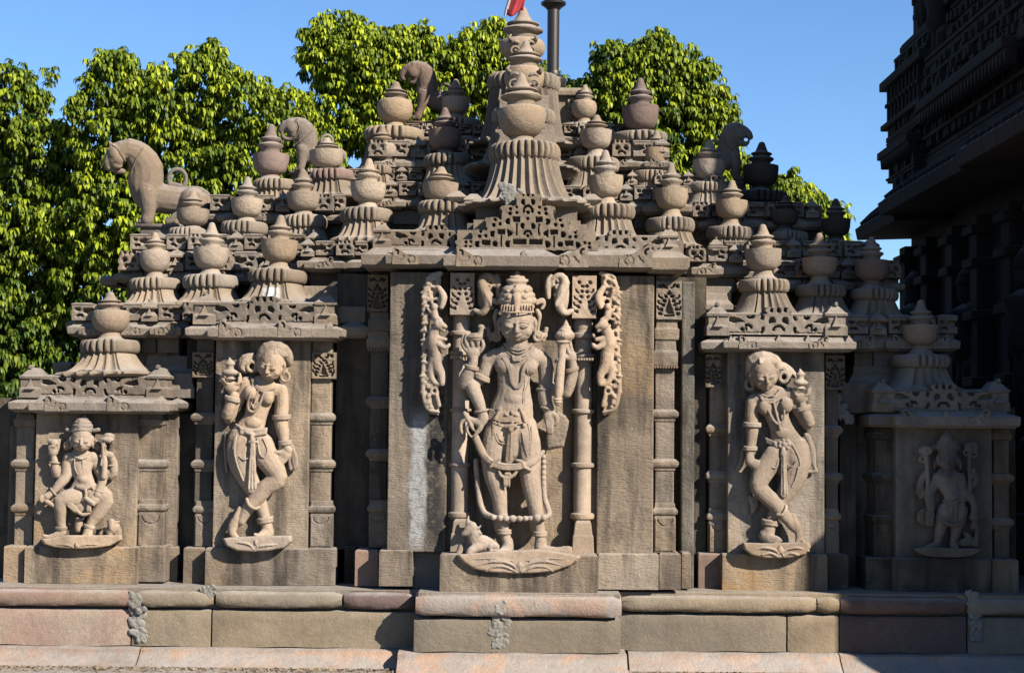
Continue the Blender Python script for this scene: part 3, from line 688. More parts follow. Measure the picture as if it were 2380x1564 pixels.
def ribw(th, side):
    """1 where the stone is ribbed, 0 on its plain inner side"""
    a = math.degrees((th + math.pi) % (2 * math.pi) - math.pi)
    if side == 'C': return 1.0
    if side == 'L': x = a; return 1.0 if (x < 28 and x > -170) else 0.0
    x = -a; return 1.0 if (x < 28 and x > -170) else 0.0
def finial(cx, tip, bt, bb, fb, W, d0, d1, dx0, dx1, by, bx, Y, side, mats, label, typ='cut', nr=24, dcol=None, only=None):
    """all pixel numbers: tip, bowl top/bottom, foot bottom, bowl width, disc y0 y1 x0 x1, bell bottom y, bell half width"""
    potm, bellm = M[mats[0]], M[mats[1]]
    Yc = Y + 0.2
    m = mpp(Yc - 0.05); dcx = (dx0 + dx1) / 2; hw = (dx1 - dx0) / 2 * m
    bx *= 1.10; zb = K(dcx, by, Yc - bx * m).z; 
    zz = lambda py: K(cx, py, Yc).z
    base = K(dcx, by, Yc); base.z = zb
    rootp = empty('urn_finial', base, label, 'finial', 'stone urn finials along the stepped roof')
    pcx = K(cx, bb, Yc).x; bcx = K(dcx, d1, Yc).x
    # bell skirt
    zt = zz(d1) + 0.004; H = zt - zb; Rb = bx * m; Rt = hw * (0.93 if typ == 'tall' else 0.84)
    pr = []
    for i in range(15):
        t = i / 14.0; r = Rb + (Rt - Rb) * (t ** (0.27 if typ == 'tall' else 0.42) if Rb > Rt * 1.25 else t ** 0.6)
        pr.append((r, H * t, t))
    pr = [(Rb * 0.80, -0.030, 0), (Rb * 0.95, -0.028, 0), (Rb * 1.01, -0.012, 0)] + pr
    nb = nr
    def bm(th, k):
        wv = ribw(th, side); fl = abs(math.cos(nb * th / 2))
        return 1 - wv * (0.13 if k > .02 else 0.09) * fl ** 0.9
    polar('bell', bcx, zb, Yc, pr, bellm, rootp, seg=nb * 8, mod=bm, sq=lambda k: 0.35 * (1 - max(k, 0)))
    # ribbed disc
    zt2 = zz(d0); h = zt2 - zt + 0.006; pr = []
    for i in range(11):
        t = math.pi * (i / 10.0 - .5); pr.append((hw * (0.82 + 0.18 * math.cos(t) ** .7 if abs(math.cos(t)) > 1e-6 else hw * .82 / hw), h / 2 + h / 2 * math.sin(t), math.cos(t)))
    pr.append((hw * 0.55, h + 0.004, 0))
    def dm(th, k):
        wv = ribw(th, side); lo = 1 - abs(math.sin(nb * th / 2)) 
        return 1 - wv * 0.20 * lo ** 1.7 * (0.4 + 0.6 * k)
    polar('ribbed_disc', bcx, zt - 0.004, Yc, pr, M[dcol] if dcol else bellm, rootp, seg=nb * 8, mod=dm)
    # pot
    r = W / 2 * mpp(Yc - .1); zf = zt2 + 0.0; Zb = zz(bb); Zt = zz(bt); ZT = zz(tip)
    hf = Zb - zf; hb = Zt - Zb
    P = []
    if hf > 0.01: P += [(r * .74, 0.0), (r * .76, hf * .12), (r * .70, hf * .25), (r * .62, hf * .30), (r * .52, hf * .6), (r * .47, hf * .95)]
    else: P += [(r * .7, 0)]
    if typ == 'cut': cur = [(0.56, 0.0), (.76, .10), (.88, .26), (.96, .5), (.995, .8), (1.0, 1.0)]
    else: cur = [(0.55, 0.0), (.78, .14), (.93, .34), (1.0, .58), (.985, .78), (.93, .92), (.86, .99)]
    P += [(r * a, hf + hb * b_) for a, b_ in cur]
    P += [(r * (.80 if typ != 'round' else .7), hf + hb * 1.005), (r * .5, hf + hb * 1.02)]
    # small lumps so that every hand-cut pot differs
    sd_ = (cx * 7 + tip * 3) % 13
    polar('pot', pcx, zf, Yc, [(a, b_, b_ / max(hb, .01)) for a, b_ in P], potm, rootp, seg=48, mod=lambda th, k: 1 + .014 * math.sin(2 * th + sd_) + .010 * math.sin(3 * th + 4 * k + sd_ * 2) + .006 * math.sin(7 * th + 9 * k + sd_))
    hl = ZT - Zt; q = [(.54, -.02), (.50, .08), (.52, .15), (.62, .21), (.70, .27), (.70, .31), (.62, .345), (.46, .375), (.44, .395), (.50, .43), (.59, .48), (.59, .515), (.50, .55), (.38, .575), (.35, .60), (.26, .76), (.17, .94), (.12, .985), (.05, 1.0)]
    if typ == 'tall': q = [(.60, -.02), (.60, .16), (.66, .20), (.86, .26), (.88, .30), (.82, .34), (.6, .40), (.56, .43), (.70, .47), (.70, .50), (.52, .53), (.42, .56), (.26, .74), (.13, .95), (.04, 1.0)]
    lid = polar('lid', pcx + 0.003 * math.sin(sd_), Zt, Yc, [(r * a, hl * b_, 0) for a, b_ in q], potm, rootp, seg=40, mod=lambda th, k: 1 + .012 * math.sin(3 * th + sd_))
    rootp.rotation_euler = (R(1.3 * math.sin(cx * 1.7)), R(1.6 * math.sin(cx * 2.3 + 1)), 0)
    return rootp
FN = [
 (258, 678, 722, 772, 790, 88, 792, 823, 187, 325, 866, 112, 0.30, 'L', ('pot', 'bell'), 'smooth cream urn finial on the lowest left bell, above the seated four-armed figure', 'round'),
 (362, 540, 583, 632, 648, 72, 649, 676, 302, 420, 706, 82, 0.62, 'L', ('pot', 'bell'), 'small tan urn finial directly below the front paws of the big left lion', 'round'),
 (490, 517, 577, 624, 641, 84, 642, 673, 424, 556, 702, 88, 0.58, 'L', ('potpale', 'bell'), 'rough pale urn finial immediately left of the one on the white-splashed bell', 'cut'),
 (446, 443, 487, 524, 532, 76, 533, 560, 390, 480, 584, 62, 1.25, 'L', ('pot', 'bell'), 'urn finial in front of the hind leg of the big left lion', 'cut'),
 (645, 500, 559, 608, 628, 87, 629, 660, 574, 712, 698, 92, 0.45, 'L', ('pot', 'pot_splash'), 'urn finial whose bell is splashed white, above the left female figure', 'cut'),
 (571, 411, 463, 504, 517, 74, 518, 546, 512, 622, 566, 66, 1.22, 'L', ('potpale', 'bell'), 'pale pitted urn finial just right of the big left lion hindquarters', 'cut'),
 (706, 393, 448, 490, 501, 77, 503, 533, 656, 762, 556, 66, 1.22, 'L', ('pot', 'bell'), 'tan urn finial next right of the pale pitted one beside the big lion', 'cut'),
 (853, 368, 426, 470, 486, 84, 488, 520, 788, 914, 552, 78, 0.80, 'L', ('potpale', 'bell'), 'coarse pale urn finial next left of the low urn without a foot', 'cut'),
 (628, 289, 360, 406, 420, 85, 421, 446, 588, 695, 478, 62, 1.75, 'L', ('potpink', 'bell'), 'dark reddish urn finial in front of the open-mouthed middle left lion', 'cut'),
 (761, 320, 351, 391, 398, 82, 399, 424, 712, 828, 450, 66, 1.65, 'L', ('pot', 'bell'), 'squat greenish tan urn finial on a pink disc, hiding the middle left lion hindquarters', 'cut', 24, 'potpink'),
 (892, 293, 336, 372, 388, 66, 389, 410, 836, 926, 440, 60, 1.70, 'L', ('pot', 'bell'), 'small tan urn finial below the large urn left of the topmost lion', 'round'),
 (915, 190, 234, 285, 300, 86, 302, 330, 842, 985, 388, 88, 1.95, 'L', ('pot', 'bell'), 'large urn finial under the muzzle of the topmost lion', 'round'),
 (1058, 185, 229, 266, 279, 67, 280, 305, 1008, 1120, 330, 60, 2.25, 'L', ('pot', 'bell'), 'half shaded urn finial just right of the topmost lion, in front of its tail', 'cut'),
 (1037, 250, 303, 349, 361, 80, 363, 390, 984, 1102, 418, 66, 1.55, 'L', ('potpink', 'bell'), 'purplish pink urn finial left of the great central urn stack', 'cut'),
 (1022, 388, 427, 470, 471, 87, 472, 500, 968, 1102, 532, 72, 0.55, 'L', ('pot', 'bell'), 'low wide urn finial without a foot, on the left shoulder of the central pediment', 'cut'),
 (1355, 197, 236, 275, 291, 61, 292, 318, 1296, 1385, 345, 50, 2.25, 'R', ('pot', 'bell'), 'small urn finial in front of the carved block under the metal pole', 'round'),
 (1383, 268, 304, 346, 367, 76, 370, 400, 1314, 1440, 432, 68, 1.55, 'R', ('pot', 'bell'), 'tan urn finial behind and above the whitish one on the right pediment shoulder', 'cut'),
 (1490, 183, 249, 302, 308, 87, 312, 335, 1420, 1556, 400, 84, 1.95, 'R', ('potpink', 'bell'), 'large brown urn finial with a tall cone, highest of those right of the central stack', 'cut'),
 (1409, 350, 410, 458, 478, 82, 479, 511, 1340, 1478, 545, 78, 0.55, 'R', ('potpale', 'bell'), 'whitish streaked urn finial with a chipped tip, on the right shoulder of the central pediment', 'cut'),
 (1522, 302, 346, 386, 401, 63, 402, 428, 1465, 1566, 452, 60, 1.70, 'R', ('pot', 'bell'), 'small tan urn finial right below the large brown one', 'cut'),
 (1562, 380, 440, 486, 508, 78, 510, 541, 1500, 1616, 566, 70, 0.85, 'R', ('pot', 'bell'), 'yellowish tan urn finial next right of the whitish streaked one', 'cut'),
 (1645, 325, 374, 416, 426, 76, 428, 450, 1595, 1690, 478, 60, 1.65, 'R', ('potpale', 'bell'), 'sunlit pale urn finial partly in front of the dark right lion', 'cut'),
 (1697, 420, 467, 508, 528, 76, 530, 558, 1640, 1752, 584, 66, 1.22, 'R', ('pot', 'bell'), 'tan urn finial below the forepaws of the dark right lion', 'cut'),
 (1765, 330, 386, 432, 446, 84, 448, 474, 1706, 1830, 505, 70, 1.75, 'R', ('potdark', 'potdark'), 'very dark urn finial facing the dark right lion', 'cut'),
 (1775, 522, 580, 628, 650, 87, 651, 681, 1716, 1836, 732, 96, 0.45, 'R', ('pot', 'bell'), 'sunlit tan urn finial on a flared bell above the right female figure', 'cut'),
 (1822, 455, 490, 524, 540, 68, 541, 562, 1790, 1878, 600, 58, 1.25, 'R', ('potdark', 'bell'), 'low shaded urn finial below the very dark one beside the right lion', 'cut'),
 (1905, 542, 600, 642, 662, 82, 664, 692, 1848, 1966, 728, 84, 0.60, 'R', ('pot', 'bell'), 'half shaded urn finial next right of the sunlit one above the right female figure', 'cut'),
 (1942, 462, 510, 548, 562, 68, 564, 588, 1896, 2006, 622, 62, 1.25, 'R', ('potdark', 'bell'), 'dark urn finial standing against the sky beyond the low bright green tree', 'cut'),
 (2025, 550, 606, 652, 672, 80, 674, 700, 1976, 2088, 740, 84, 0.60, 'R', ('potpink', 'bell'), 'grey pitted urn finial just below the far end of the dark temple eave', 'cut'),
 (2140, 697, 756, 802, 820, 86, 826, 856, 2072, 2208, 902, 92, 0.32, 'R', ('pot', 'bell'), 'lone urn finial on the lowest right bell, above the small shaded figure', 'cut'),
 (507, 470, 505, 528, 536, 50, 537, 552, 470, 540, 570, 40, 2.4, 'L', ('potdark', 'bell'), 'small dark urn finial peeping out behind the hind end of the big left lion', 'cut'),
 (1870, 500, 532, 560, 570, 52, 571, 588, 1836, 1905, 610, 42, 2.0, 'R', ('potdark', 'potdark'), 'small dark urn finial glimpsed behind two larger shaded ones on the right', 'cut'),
]
for f in FN:
    a = list(f); kw = {}
    if len(a) > 17: kw['nr'] = a[17]
    if len(a) > 18: kw['dcol'] = a[18]
    finial(*a[:16], typ=a[16], **kw)

# ---- central stack: three bells one behind the other, the front one largest
def face_plaque(parent, cx, cy, w, h, Y, mat, nose=True):
    """kirtimukha-like mask on the pot: brows, round eyes, nose"""
    s = []; m = mpp(Y)
    b = MB()
    for sg in (-1, 1):
        ex = cx + sg * w * .24; ey = cy
        c = K(ex, ey, Y)
        b.lathe((0, 0, 0), [(0, 0)], 3) if False else None
        ring = [K(ex + w * .13 * math.cos(t), ey + h * .16 * math.sin(t), Y - 0.012) for t in np.linspace(0, 2 * math.pi, 15)]
        b.tube(ring, 0.008, 6)
        brow = [K(ex + sg * w * (.26 * q - .13), ey - h * .28 - h * .10 * math.sin(math.pi * q), Y - 0.018 + .012 * q) for q in np.linspace(0, 1, 8)]
        b.tube(brow, [0.005, .011, .013, .013, .013, .011, .008, .004], 7)
        pup = [K(ex, ey - h * .05, Y + 0.01), K(ex, ey, Y - 0.014), K(ex, ey + h * .05, Y + 0.005)]
        b.tube(pup, [0.006, .015, .006], 8)
        horn = [K(cx + sg * w * .36, cy - h * .40, Y + .01), K(cx + sg * w * .44, cy - h * .56, Y - .01), K(cx + sg * w * .36, cy - h * .66, Y - .01)]
        b.tube(horn, [0.02, .014, .004], 8)
        chk = [K(cx + sg * w * .30, cy + h * .2, Y + .0), K(cx + sg * w * .28, cy + h * .34, Y - .02), K(cx + sg * w * .2, cy + h * .42, Y)]
        b.tube(chk, [.01, .022, .01], 8)
    b.tube([K(cx - w * .34, cy, Y + .004), K(cx - w * .12, cy + h * .02, Y - .006), K(cx, cy + h * .05, Y - .02), K(cx + w * .12, cy + h * .02, Y - .006), K(cx + w * .34, cy, Y + .004)], [.008, .012, .018, .012, .008], 8)
    return b.build('carved_face', mat, parent, smooth=True)
f1 = finial(1215, 168, 250, 318, 334, 112, 338, 378, 1136, 1306, 462, 148, 0.42, 'C', ('pot', 'bell'), 'great globular urn finial at the foot of the central stack, directly above the pediment', typ='tall', nr=30)
f2 = finial(1213, 95, 160, 218, 244, 96, 258, 292, 1138, 1290, 372, 128, 1.05, 'C', ('pot', 'bell'), 'middle urn of the central stack, with a horned big-eyed face carved on its bowl', typ='tall', nr=30)
f3 = finial(1210, 18, 96, 140, 160, 110, 178, 214, 1128, 1302, 318, 122, 1.75, 'C', ('pot', 'bell'), 'topmost urn of the central stack, with the red flag at its tip', typ='tall', nr=30)
face_plaque(f2, 1213, 196, 92, 66, 1.04, M['pot'])
face_plaque(f3, 1212, 118, 74, 56, 1.79, M['pot'])
# carved buttress blocks that close the stack
b = MB(); b.box(1150, 300, 1282, 520, 0.95, 2.6); b.box(1160, 220, 1275, 420, 1.6, 3.0); b.build('stack_core', M['roof'], SH)
# pointed leaf blocks each side of the central bell
for x, y, Y in ((1100, 462, .45), (1140, 466, .40), (1300, 470, .40), (1340, 466, .45), (1060, 455, .55), (1375, 462, .55)):
    b = MB(); b.loft(x - 26, x + 26, Y, Y + .5, [(y + 14, -12), (y + 2, 0), (y - 14, -18)]); b.build('leaf_block', M['bell'], SH, bevel=0.006)
# ---- carved kiosk block and metal pole behind the stack
b = MB(); b.box(1290, 206, 1368, 330, 2.55, 3.0); b.loft(1284, 1374, 2.5, 3.0, [(222, 0), (212, 2), (206, -2), (203, -6)])
kb = b.build('kiosk_block', M['bell'], SH, bevel=0.006)
leaf_panel(1318, 226, 1362, 300, 2.53, M['pot'], kb, name='kiosk_carving')
pc = K(1285, 190, 2.6)
pr = empty('metal_pole', pc, 'dark round metal pole with flared collars, rising behind the central urn stack', 'pole')
m_ = mpp(2.6)
b = MB(); b.lathe(pc, [(14 * m_, 0), (14.5 * m_, 1.4)], 28); b.build('shaft', M['metal'], pr, smooth=True, autosm=40)
b = MB(); b.lathe((pc.x, pc.y, K(1285, 194, 2.6).z), [(30 * m_, -.02), (33 * m_, .01), (32 * m_, .03), (22 * m_, .045), (19 * m_, .06), (17 * m_, .09)], 32); b.build('base_collar', M['metal'], pr, smooth=True, autosm=40)
b = MB(); b.lathe((pc.x, pc.y, K(1287, 24, 2.6).z), [(15 * m_, 0), (20 * m_, .02), (29 * m_, .04), (30 * m_, .055), (22 * m_, .07), (17 * m_, .10)], 32); b.build('top_collar', M['metal'], pr, smooth=True, autosm=40)
# ---- flag
tipw = K(1211, 20, 1.95)
fr = empty('flag', (tipw.x, tipw.y, tipw.z), 'red cloth flag with a white hem hanging over the topmost urn tip', 'flag')
b = MB(); b.tube([tipw + Vector((0, 0, -.03)), tipw + Vector((0.005, 0, 0.9))], 0.006, 8); b.build('flag_pole', M['metal'], fr)
def cloth(x0, x1, name, mt, lean=0):
    V = []; F = []; nx, ny = 12, 16
    for j in range(ny):
        t = j / (ny - 1)
        for i in range(nx):
            s = i / (nx - 1); px = (x0 + (x1 - x0) * s) + lean * (1 - t) * 0 + (1 - t) * 34 - 6 * math.sin(3 * t) ; py = -60 + t * (95 + 6 * math.sin(s * 5) - 5 * s)
            px = px - (1 - s) * 4 * t
            V.append(K(px, py, 1.88 + .022 * math.sin(s * 7 + t * 2.5) * (0.4 + t)))
    for j in range(ny - 1):
        for i in range(nx - 1): F.append((j * nx + i, (j + 1) * nx + i, (j + 1) * nx + i + 1, j * nx + i + 1))
    o = mkobj(name, V, F, mt, fr, smooth=True); s = o.modifiers.new('s', 'SOLIDIFY'); s.thickness = 0.002; return o
cloth(1182, 1216, 'cloth', M['flag']); cloth(1175.5, 1181.6, 'white_hem', M['flagw'])
# ================================================================ carved figures
def icos(n1=14, n2=9):
    V = []; F = []
    for i in range(n2 + 1):
        t = math.pi * i / n2
        for j in range(n1):
            a = 2 * math.pi * j / n1
            V.append((math.sin(t) * math.cos(a), math.sin(t) * math.sin(a), math.cos(t)))
    for i in range(n2):
        for j in range(n1): F.append((i * n1 + j, (i + 1) * n1 + j, (i + 1) * n1 + (j + 1) % n1, i * n1 + (j + 1) % n1))
    return np.array(V), F
SPH = icos()
class Sculpt:
    """clay in crop pixels: x right, y down, d towards the viewer; affine (ox, oy, s) to photo pixels; Y = slab plane"""
    def __init__(s, ox, oy, sc, Y, flat=1.0):
        s.ox, s.oy, s.sc, s.Y, s.flat = ox, oy, sc, Y, flat; s.V = []; s.F = []; s.mp = mpp(Y)
        s.T = [Matrix.Identity(4)]
    def w(s, p):
        p = s.T[-1] @ Vector(p)
        return K(s.ox + s.sc * p.x, s.oy + s.sc * p.y, s.Y - p.z * s.sc * s.mp * s.flat)
    def _add(s, pts, F):
        b = len(s.V); s.V += [tuple(s.w(p)) for p in pts]; s.F += [tuple(b + i for i in f) for f in F]
    def push(s, cx, cy, cd, rot=0, yaw=0, nod=0, scale=1.0):
        m = Matrix.Translation((cx, cy, cd)) @ Matrix.Rotation(R(rot), 4, 'Z') @ Matrix.Rotation(R(yaw), 4, 'Y') @ Matrix.Rotation(R(nod), 4, 'X') @ Matrix.Scale(scale, 4)
        s.T.append(s.T[-1] @ m); return s
    def pop(s): s.T.pop(); return s
    def ell(s, x, y, d, rx, ry, rd, ang=0):
        V, F = SPH; c, q = math.cos(R(ang)), math.sin(R(ang))
        s._add([(x + a * rx * c - b * ry * q, y + a * rx * q + b * ry * c, d + e * rd) for a, b, e in V], F); return s
    def limb(s, pts, seg=14, close=False, fl=1.0):
        """pts (x, y, d, r[, rd]) smoothed into a tapering tube with round ends"""
        P = [tuple(p) + ((p[3],) if len(p) == 4 else ()) for p in pts]; P = [np.array(p, float) for p in P]; out = []
        n = len(P)
        for i in range(n - 1):
            a, b, c, d = P[max(i - 1, 0)], P[i], P[i + 1], P[min(i + 2, n - 1)]
            L = np.linalg.norm((c - b)[:3]); k = max(2, min(8, int(L / max(3.0, (b[3] + c[3]) * .35))))
            for j in range(k):
                t = j / k
                out.append(.5 * ((2 * b) + (-a + c) * t + (2 * a - 5 * b + 4 * c - d) * t * t + (-a + 3 * b - 3 * c + d) * t ** 3))
        out.append(P[-1])
        # round ends
        def cap(p, q, sign):
            dr = (p[:3] - q[:3]); dr = dr / (np.linalg.norm(dr) + 1e-9); r = max(p[3], .1); res = []
            for a in (30, 60, 82):
                o = p.copy(); o[:3] = p[:3] + dr * r * math.sin(R(a)) * .95; o[3] = r * math.cos(R(a)); o[4] = p[4] * math.cos(R(a)); res.append(o)
            return res
        out = cap(out[0], out[1], 1)[::-1] + out + cap(out[-1], out[-2], 1)
        V = []; F = []; m = len(out)
        for i, p in enumerate(out):
            t = out[min(i + 1, m - 1)][:3] - out[max(i - 1, 0)][:3]; t = Vector(t); t = t.normalized() if t.length > 1e-6 else Vector((0, 1, 0))
            zz_ = Vector((0, 0, 1)); a = t.cross(zz_)
            if a.length < .25:
                a = Vector((1, 0, 0)); a = (a - t * a.dot(t))
            a.normalize(); b = t.cross(a)
            for k in range(seg):
                q = 2 * math.pi * k / seg
                v = Vector(p[:3]) + a * (math.cos(q) * max(p[3], .05)) + b * (math.sin(q) * max(p[4], .05)); V.append(tuple(v))
        for i in range(m - 1):
            for k in range(seg): F.append((i * seg + k, i * seg + (k + 1) % seg, (i + 1) * seg + (k + 1) % seg, (i + 1) * seg + k))
        F.append(tuple(range(seg))[::-1]); F.append(tuple((m - 1) * seg + k for k in range(seg)))
        s._add(V, F); return s
    def ring(s, x, y, d, rx, ry, r, ang=0, a0=0, a1=360, n=18, tilt=0.0):
        pts = []
        for i in range(n + 1):
            a = R(a0 + (a1 - a0) * i / n); u = rx * math.cos(a); v = ry * math.sin(a)
            pts.append((x + u * math.cos(R(ang)) - v * math.sin(R(ang)), y + u * math.sin(R(ang)) + v * math.cos(R(ang)), d + tilt * v, r))
        return s.limb(pts, seg=8)
    def band(s, x, y, d, rx, rd, r, ang=0, sag=0.3):
        """bangle round a limb: front half arc"""
        pts = []
        for i in range(13):
            a = math.pi * i / 12
            u = -rx * math.cos(a); dd = rd * math.sin(a); v = sag * r * math.sin(a)
            pts.append((x + u * math.cos(R(ang)) - v * math.sin(R(ang)), y + u * math.sin(R(ang)) + v * math.cos(R(ang)), d + dd, r))
        return s.limb(pts, seg=8)
    def beads(s, pts, r, gap=1.9):
        P = [np.array(p[:3], float) for p in pts]; acc = 0
        for a, b in zip(P[:-1], P[1:]):
            L = np.linalg.norm(b - a); t = acc
            while t < L:
                q = a + (b - a) * t / L; s.ell(q[0], q[1], q[2], r, r, r); t += r * gap
            acc = t - L
        return s
    def poly(s, P, d0, d1, inset=0):
        n = len(P); cx = sum(p[0] for p in P) / n; cy = sum(p[1] for p in P) / n
        if sum(P[i][0] * P[(i + 1) % n][1] - P[(i + 1) % n][0] * P[i][1] for i in range(n)) < 0: P = P[::-1]
        k = 1 - inset
        V = [(x, y, d0) for x, y in P] + [(x, y, d0 + (d1 - d0) * .8) for x, y in P] + [(cx + (x - cx) * k, cy + (y - cy) * k, d1) for x, y in P]
        F = [tuple(range(n))] + [tuple(range(2 * n, 3 * n))[::-1]]
        for o in (0, n):
            F += [(o + i, o + n + i, o + n + (i + 1) % n, o + (i + 1) % n) for i in range(n)]
        s._add(V, F); return s
    def build(s, name, mat, parent, voxel=0.0045, smooth=3, fac=.5, raw=False, erode=0.7):
        o = mkobj(name, s.V, s.F, mat, parent, smooth=True)
        me = o.data; bm = bmesh.new(); bm.from_mesh(me); bmesh.ops.recalc_face_normals(bm, faces=bm.faces); bm.to_mesh(me); bm.free()
        s.V = []; s.F = []
        if raw: return o
        r = o.modifiers.new('r', 'REMESH'); r.mode = 'VOXEL'; r.voxel_size = voxel; r.use_smooth_shade = True
        if smooth:
            sm = o.modifiers.new('s', 'SMOOTH'); sm.iterations = smooth; sm.factor = fac
        dg = bpy.context.evaluated_depsgraph_get(); ev = o.evaluated_get(dg)
        nm = bpy.data.meshes.new_from_object(ev); o.modifiers.clear(); old = o.data; o.data = nm; nm.name = name; bpy.data.meshes.remove(old)
        # worn, slightly lumpy surface of old carving
        n_ = len(nm.vertices); co = np.empty(n_ * 3, np.float32); no = np.empty(n_ * 3, np.float32)
        nm.vertices.foreach_get('co', co); nm.vertices.foreach_get('normal', no); co = co.reshape(-1, 3); no = no.reshape(-1, 3)
        if n_ < 160000:
            dv = np.array([0.0030 * noise.noise(Vector(c) * 16.0) + 0.0016 * noise.noise(Vector(c) * 48.0) for c in co.tolist()], np.float32)
            co = co + no * dv[:, None] * erode; nm.vertices.foreach_set('co', co.ravel())
        nm.polygons.foreach_set('use_smooth', [True] * len(nm.polygons))
        if not nm.materials: nm.materials.append(mat)
        return o

def head(s, cx, cy, cd, w, h, rot=0, yaw=0, nod=0, female=False, ears=True):
    """w, h: face width and height in crop px; origin at the nose bridge"""
    s.push(cx, cy, cd, rot, yaw, nod); a = w / 2.0
    s.ell(0, -h * .10, -a * .25, a * 1.0, h * .56, a * 1.02)            # skull
    s.ell(0, h * .12, a * .02, a * .98, h * .44, a * .88)               # face
    s.ell(0, h * .33, a * .12, a * .78, h * .22, a * .68)               # jaw
    s.ell(0, h * .44, a * .52, a * .26, h * .08, a * .22)               # chin
    for k in (-1, 1):
        s.ell(k * a * .52, h * .20, a * .38, a * .36, h * .17, a * .34)     # cheek
        s.ell(k * a * .44, h * .015, a * .80, a * .27, h * .065, a * .15, k * 4)      # eye ball / lid
        s.limb([(k * a * .18, h * .045, a * .90, a * .025), (k * a * .44, h * .075, a * .92, a * .04), (k * a * .72, h * .035, a * .76, a * .025)], seg=8)   # lower lid
        s.limb([(k * a * .12, -h * .07, a * .93, a * .045), (k * a * .40, -h * .145, a * .93, a * .05), (k * a * .66, -h * .13, a * .80, a * .045), (k * a * .84, -h * .06, a * .58, a * .03)], seg=8)  # brow
        if ears:
            s.limb([(k * a * 1.0, -h * .18, -a * .15, a * .10), (k * a * 1.10, -h * .05, -a * .05, a * .13), (k * a * 1.08, h * .14, -a * .05, a * .10), (k * a * 1.06, h * .32, -a * .05, a * .08)], seg=8)
    s.limb([(0, -h * .10, a * .90, a * .09), (0, h * .05, a * 1.02, a * .10), (0, h * .17, a * 1.16, a * .14), (0, h * .20, a * 1.12, a * .12)], seg=10)  # nose
    for k in (-1, 1): s.ell(k * a * .13, h * .20, a * 1.02, a * .10, h * .042, a * .10)
    s.limb([(-a * .30, h * .305, a * .80, a * .035), (-a * .12, h * .29, a * .95, a * .06), (0, h * .30, a * .99, a * .055), (a * .12, h * .29, a * .95, a * .06), (a * .30, h * .305, a * .80, a * .035)], seg=8)   # upper lip
    s.limb([(-a * .22, h * .335, a * .82, a * .03), (0, h * .352, a * .95, a * .07), (a * .22, h * .335, a * .82, a * .03)], seg=8)
    s.pop()
def lotus(s, P, d, name, mat, parent, th=1.0):
    s.poly(P, -6, d, .04)
    return s

# ---------------------------------------------------------------- central standing figure
cs = empty('standing_figure', K(1205, 1300, -0.02), 'largest relief figure, four-armed, crowned and standing on a lotus pedestal in the central bay', 'statue')
FG = M['figure']
# crop-3 pixels (upper half) ; crop-4 pixels are converted to it
def c4(x, y): return (1034.3 + .26 * x - 1034.3) / .2378, (953 + .26 * y - 627.5) / .2378
S = Sculpt(1034.3, 627.5, 0.2378, -0.015)
def L4(s, pts, **k): return s.limb([(*c4(p[0], p[1]), p[2], p[3] * 1.093, *[q * 1.093 for q in p[4:]]) for p in pts], **k)
head(S, 703, 530, 205, 330, 320, yaw=-1, nod=-4)
S.ell(700, 520, 20, 150, 220, 190); S.limb([(680, 850, -60, 150), (675, 1100, -60, 140), (660, 1400, -60, 170)])
for q_ in ((470, 200), (440, 600), (490, 950), (740, 200), (765, 600), (815, 950)): S.ell(*c4(*q_), -40, 80, 190, 130)
# neck, shoulders, torso
S.limb([(700, 660, 150, 105), (700, 730, 140, 112), (700, 800, 120, 140, 105)])
S.ell(690, 860, 105, 205, 95, 88)
S.limb([(560, 850, 110, 105, 90), (700, 870, 120, 120, 100), (850, 850, 110, 100, 85)])
S.ell(590, 930, 135, 110, 110, 88); S.ell(810, 930, 135, 100, 105, 86)
S.limb([(690, 900, 100, 190, 100), (675, 1010, 105, 168, 98), (670, 1110, 100, 158, 95), (672, 1200, 100, 168, 98), (665, 1290, 90, 195, 100), (650, 1400, 80, 215, 105), (655, 1500, 75, 215, 100)])
S.ell(672, 1255, 140, 125, 85, 62)
# shoulders caps and upper arms (rear pair raised, front pair lowered)
S.limb([(500, 840, 110, 78, 70), (420, 890, 95, 76, 70), (380, 1000, 80, 72), (300, 1090, 80, 68)])
S.limb([(895, 850, 105, 80, 70), (970, 900, 70, 80, 70), (990, 1040, 50, 78), (985, 1150, 50, 74)])
# left raised forearm
S.limb([(185, 1110, 100, 64), (215, 1040, 130, 68), (250, 970, 150, 58), (275, 900, 165, 46), (280, 850, 170, 44)])
S.limb([(300, 1090, 80, 62), (200, 1110, 90, 60)])
S.ell(275, 800, 170, 74, 75, 46)
for k, (x0, y0, x1, y1, x2, y2, d) in enumerate(((215, 790, 170, 720, 185, 640, 180), (235, 770, 205, 700, 215, 630, 205), (270, 765, 260, 700, 255, 640, 215), (310, 765, 320, 710, 325, 660, 210), (345, 790, 375, 740, 365, 690, 190))):
    S.limb([(x0, y0, 175, 24), (x1, y1, d, 21), (x2, y2, d - 15, 17)])
# held cup with bird-like lid
S.ell(290, 660, 200, 82, 48, 55); S.limb([(335, 640, 205, 38), (350, 590, 210, 28), (352, 560, 212, 30)]); S.ell(352, 556, 214, 36, 26, 28); S.limb([(375, 560, 215, 12), (392, 572, 215, 6)])
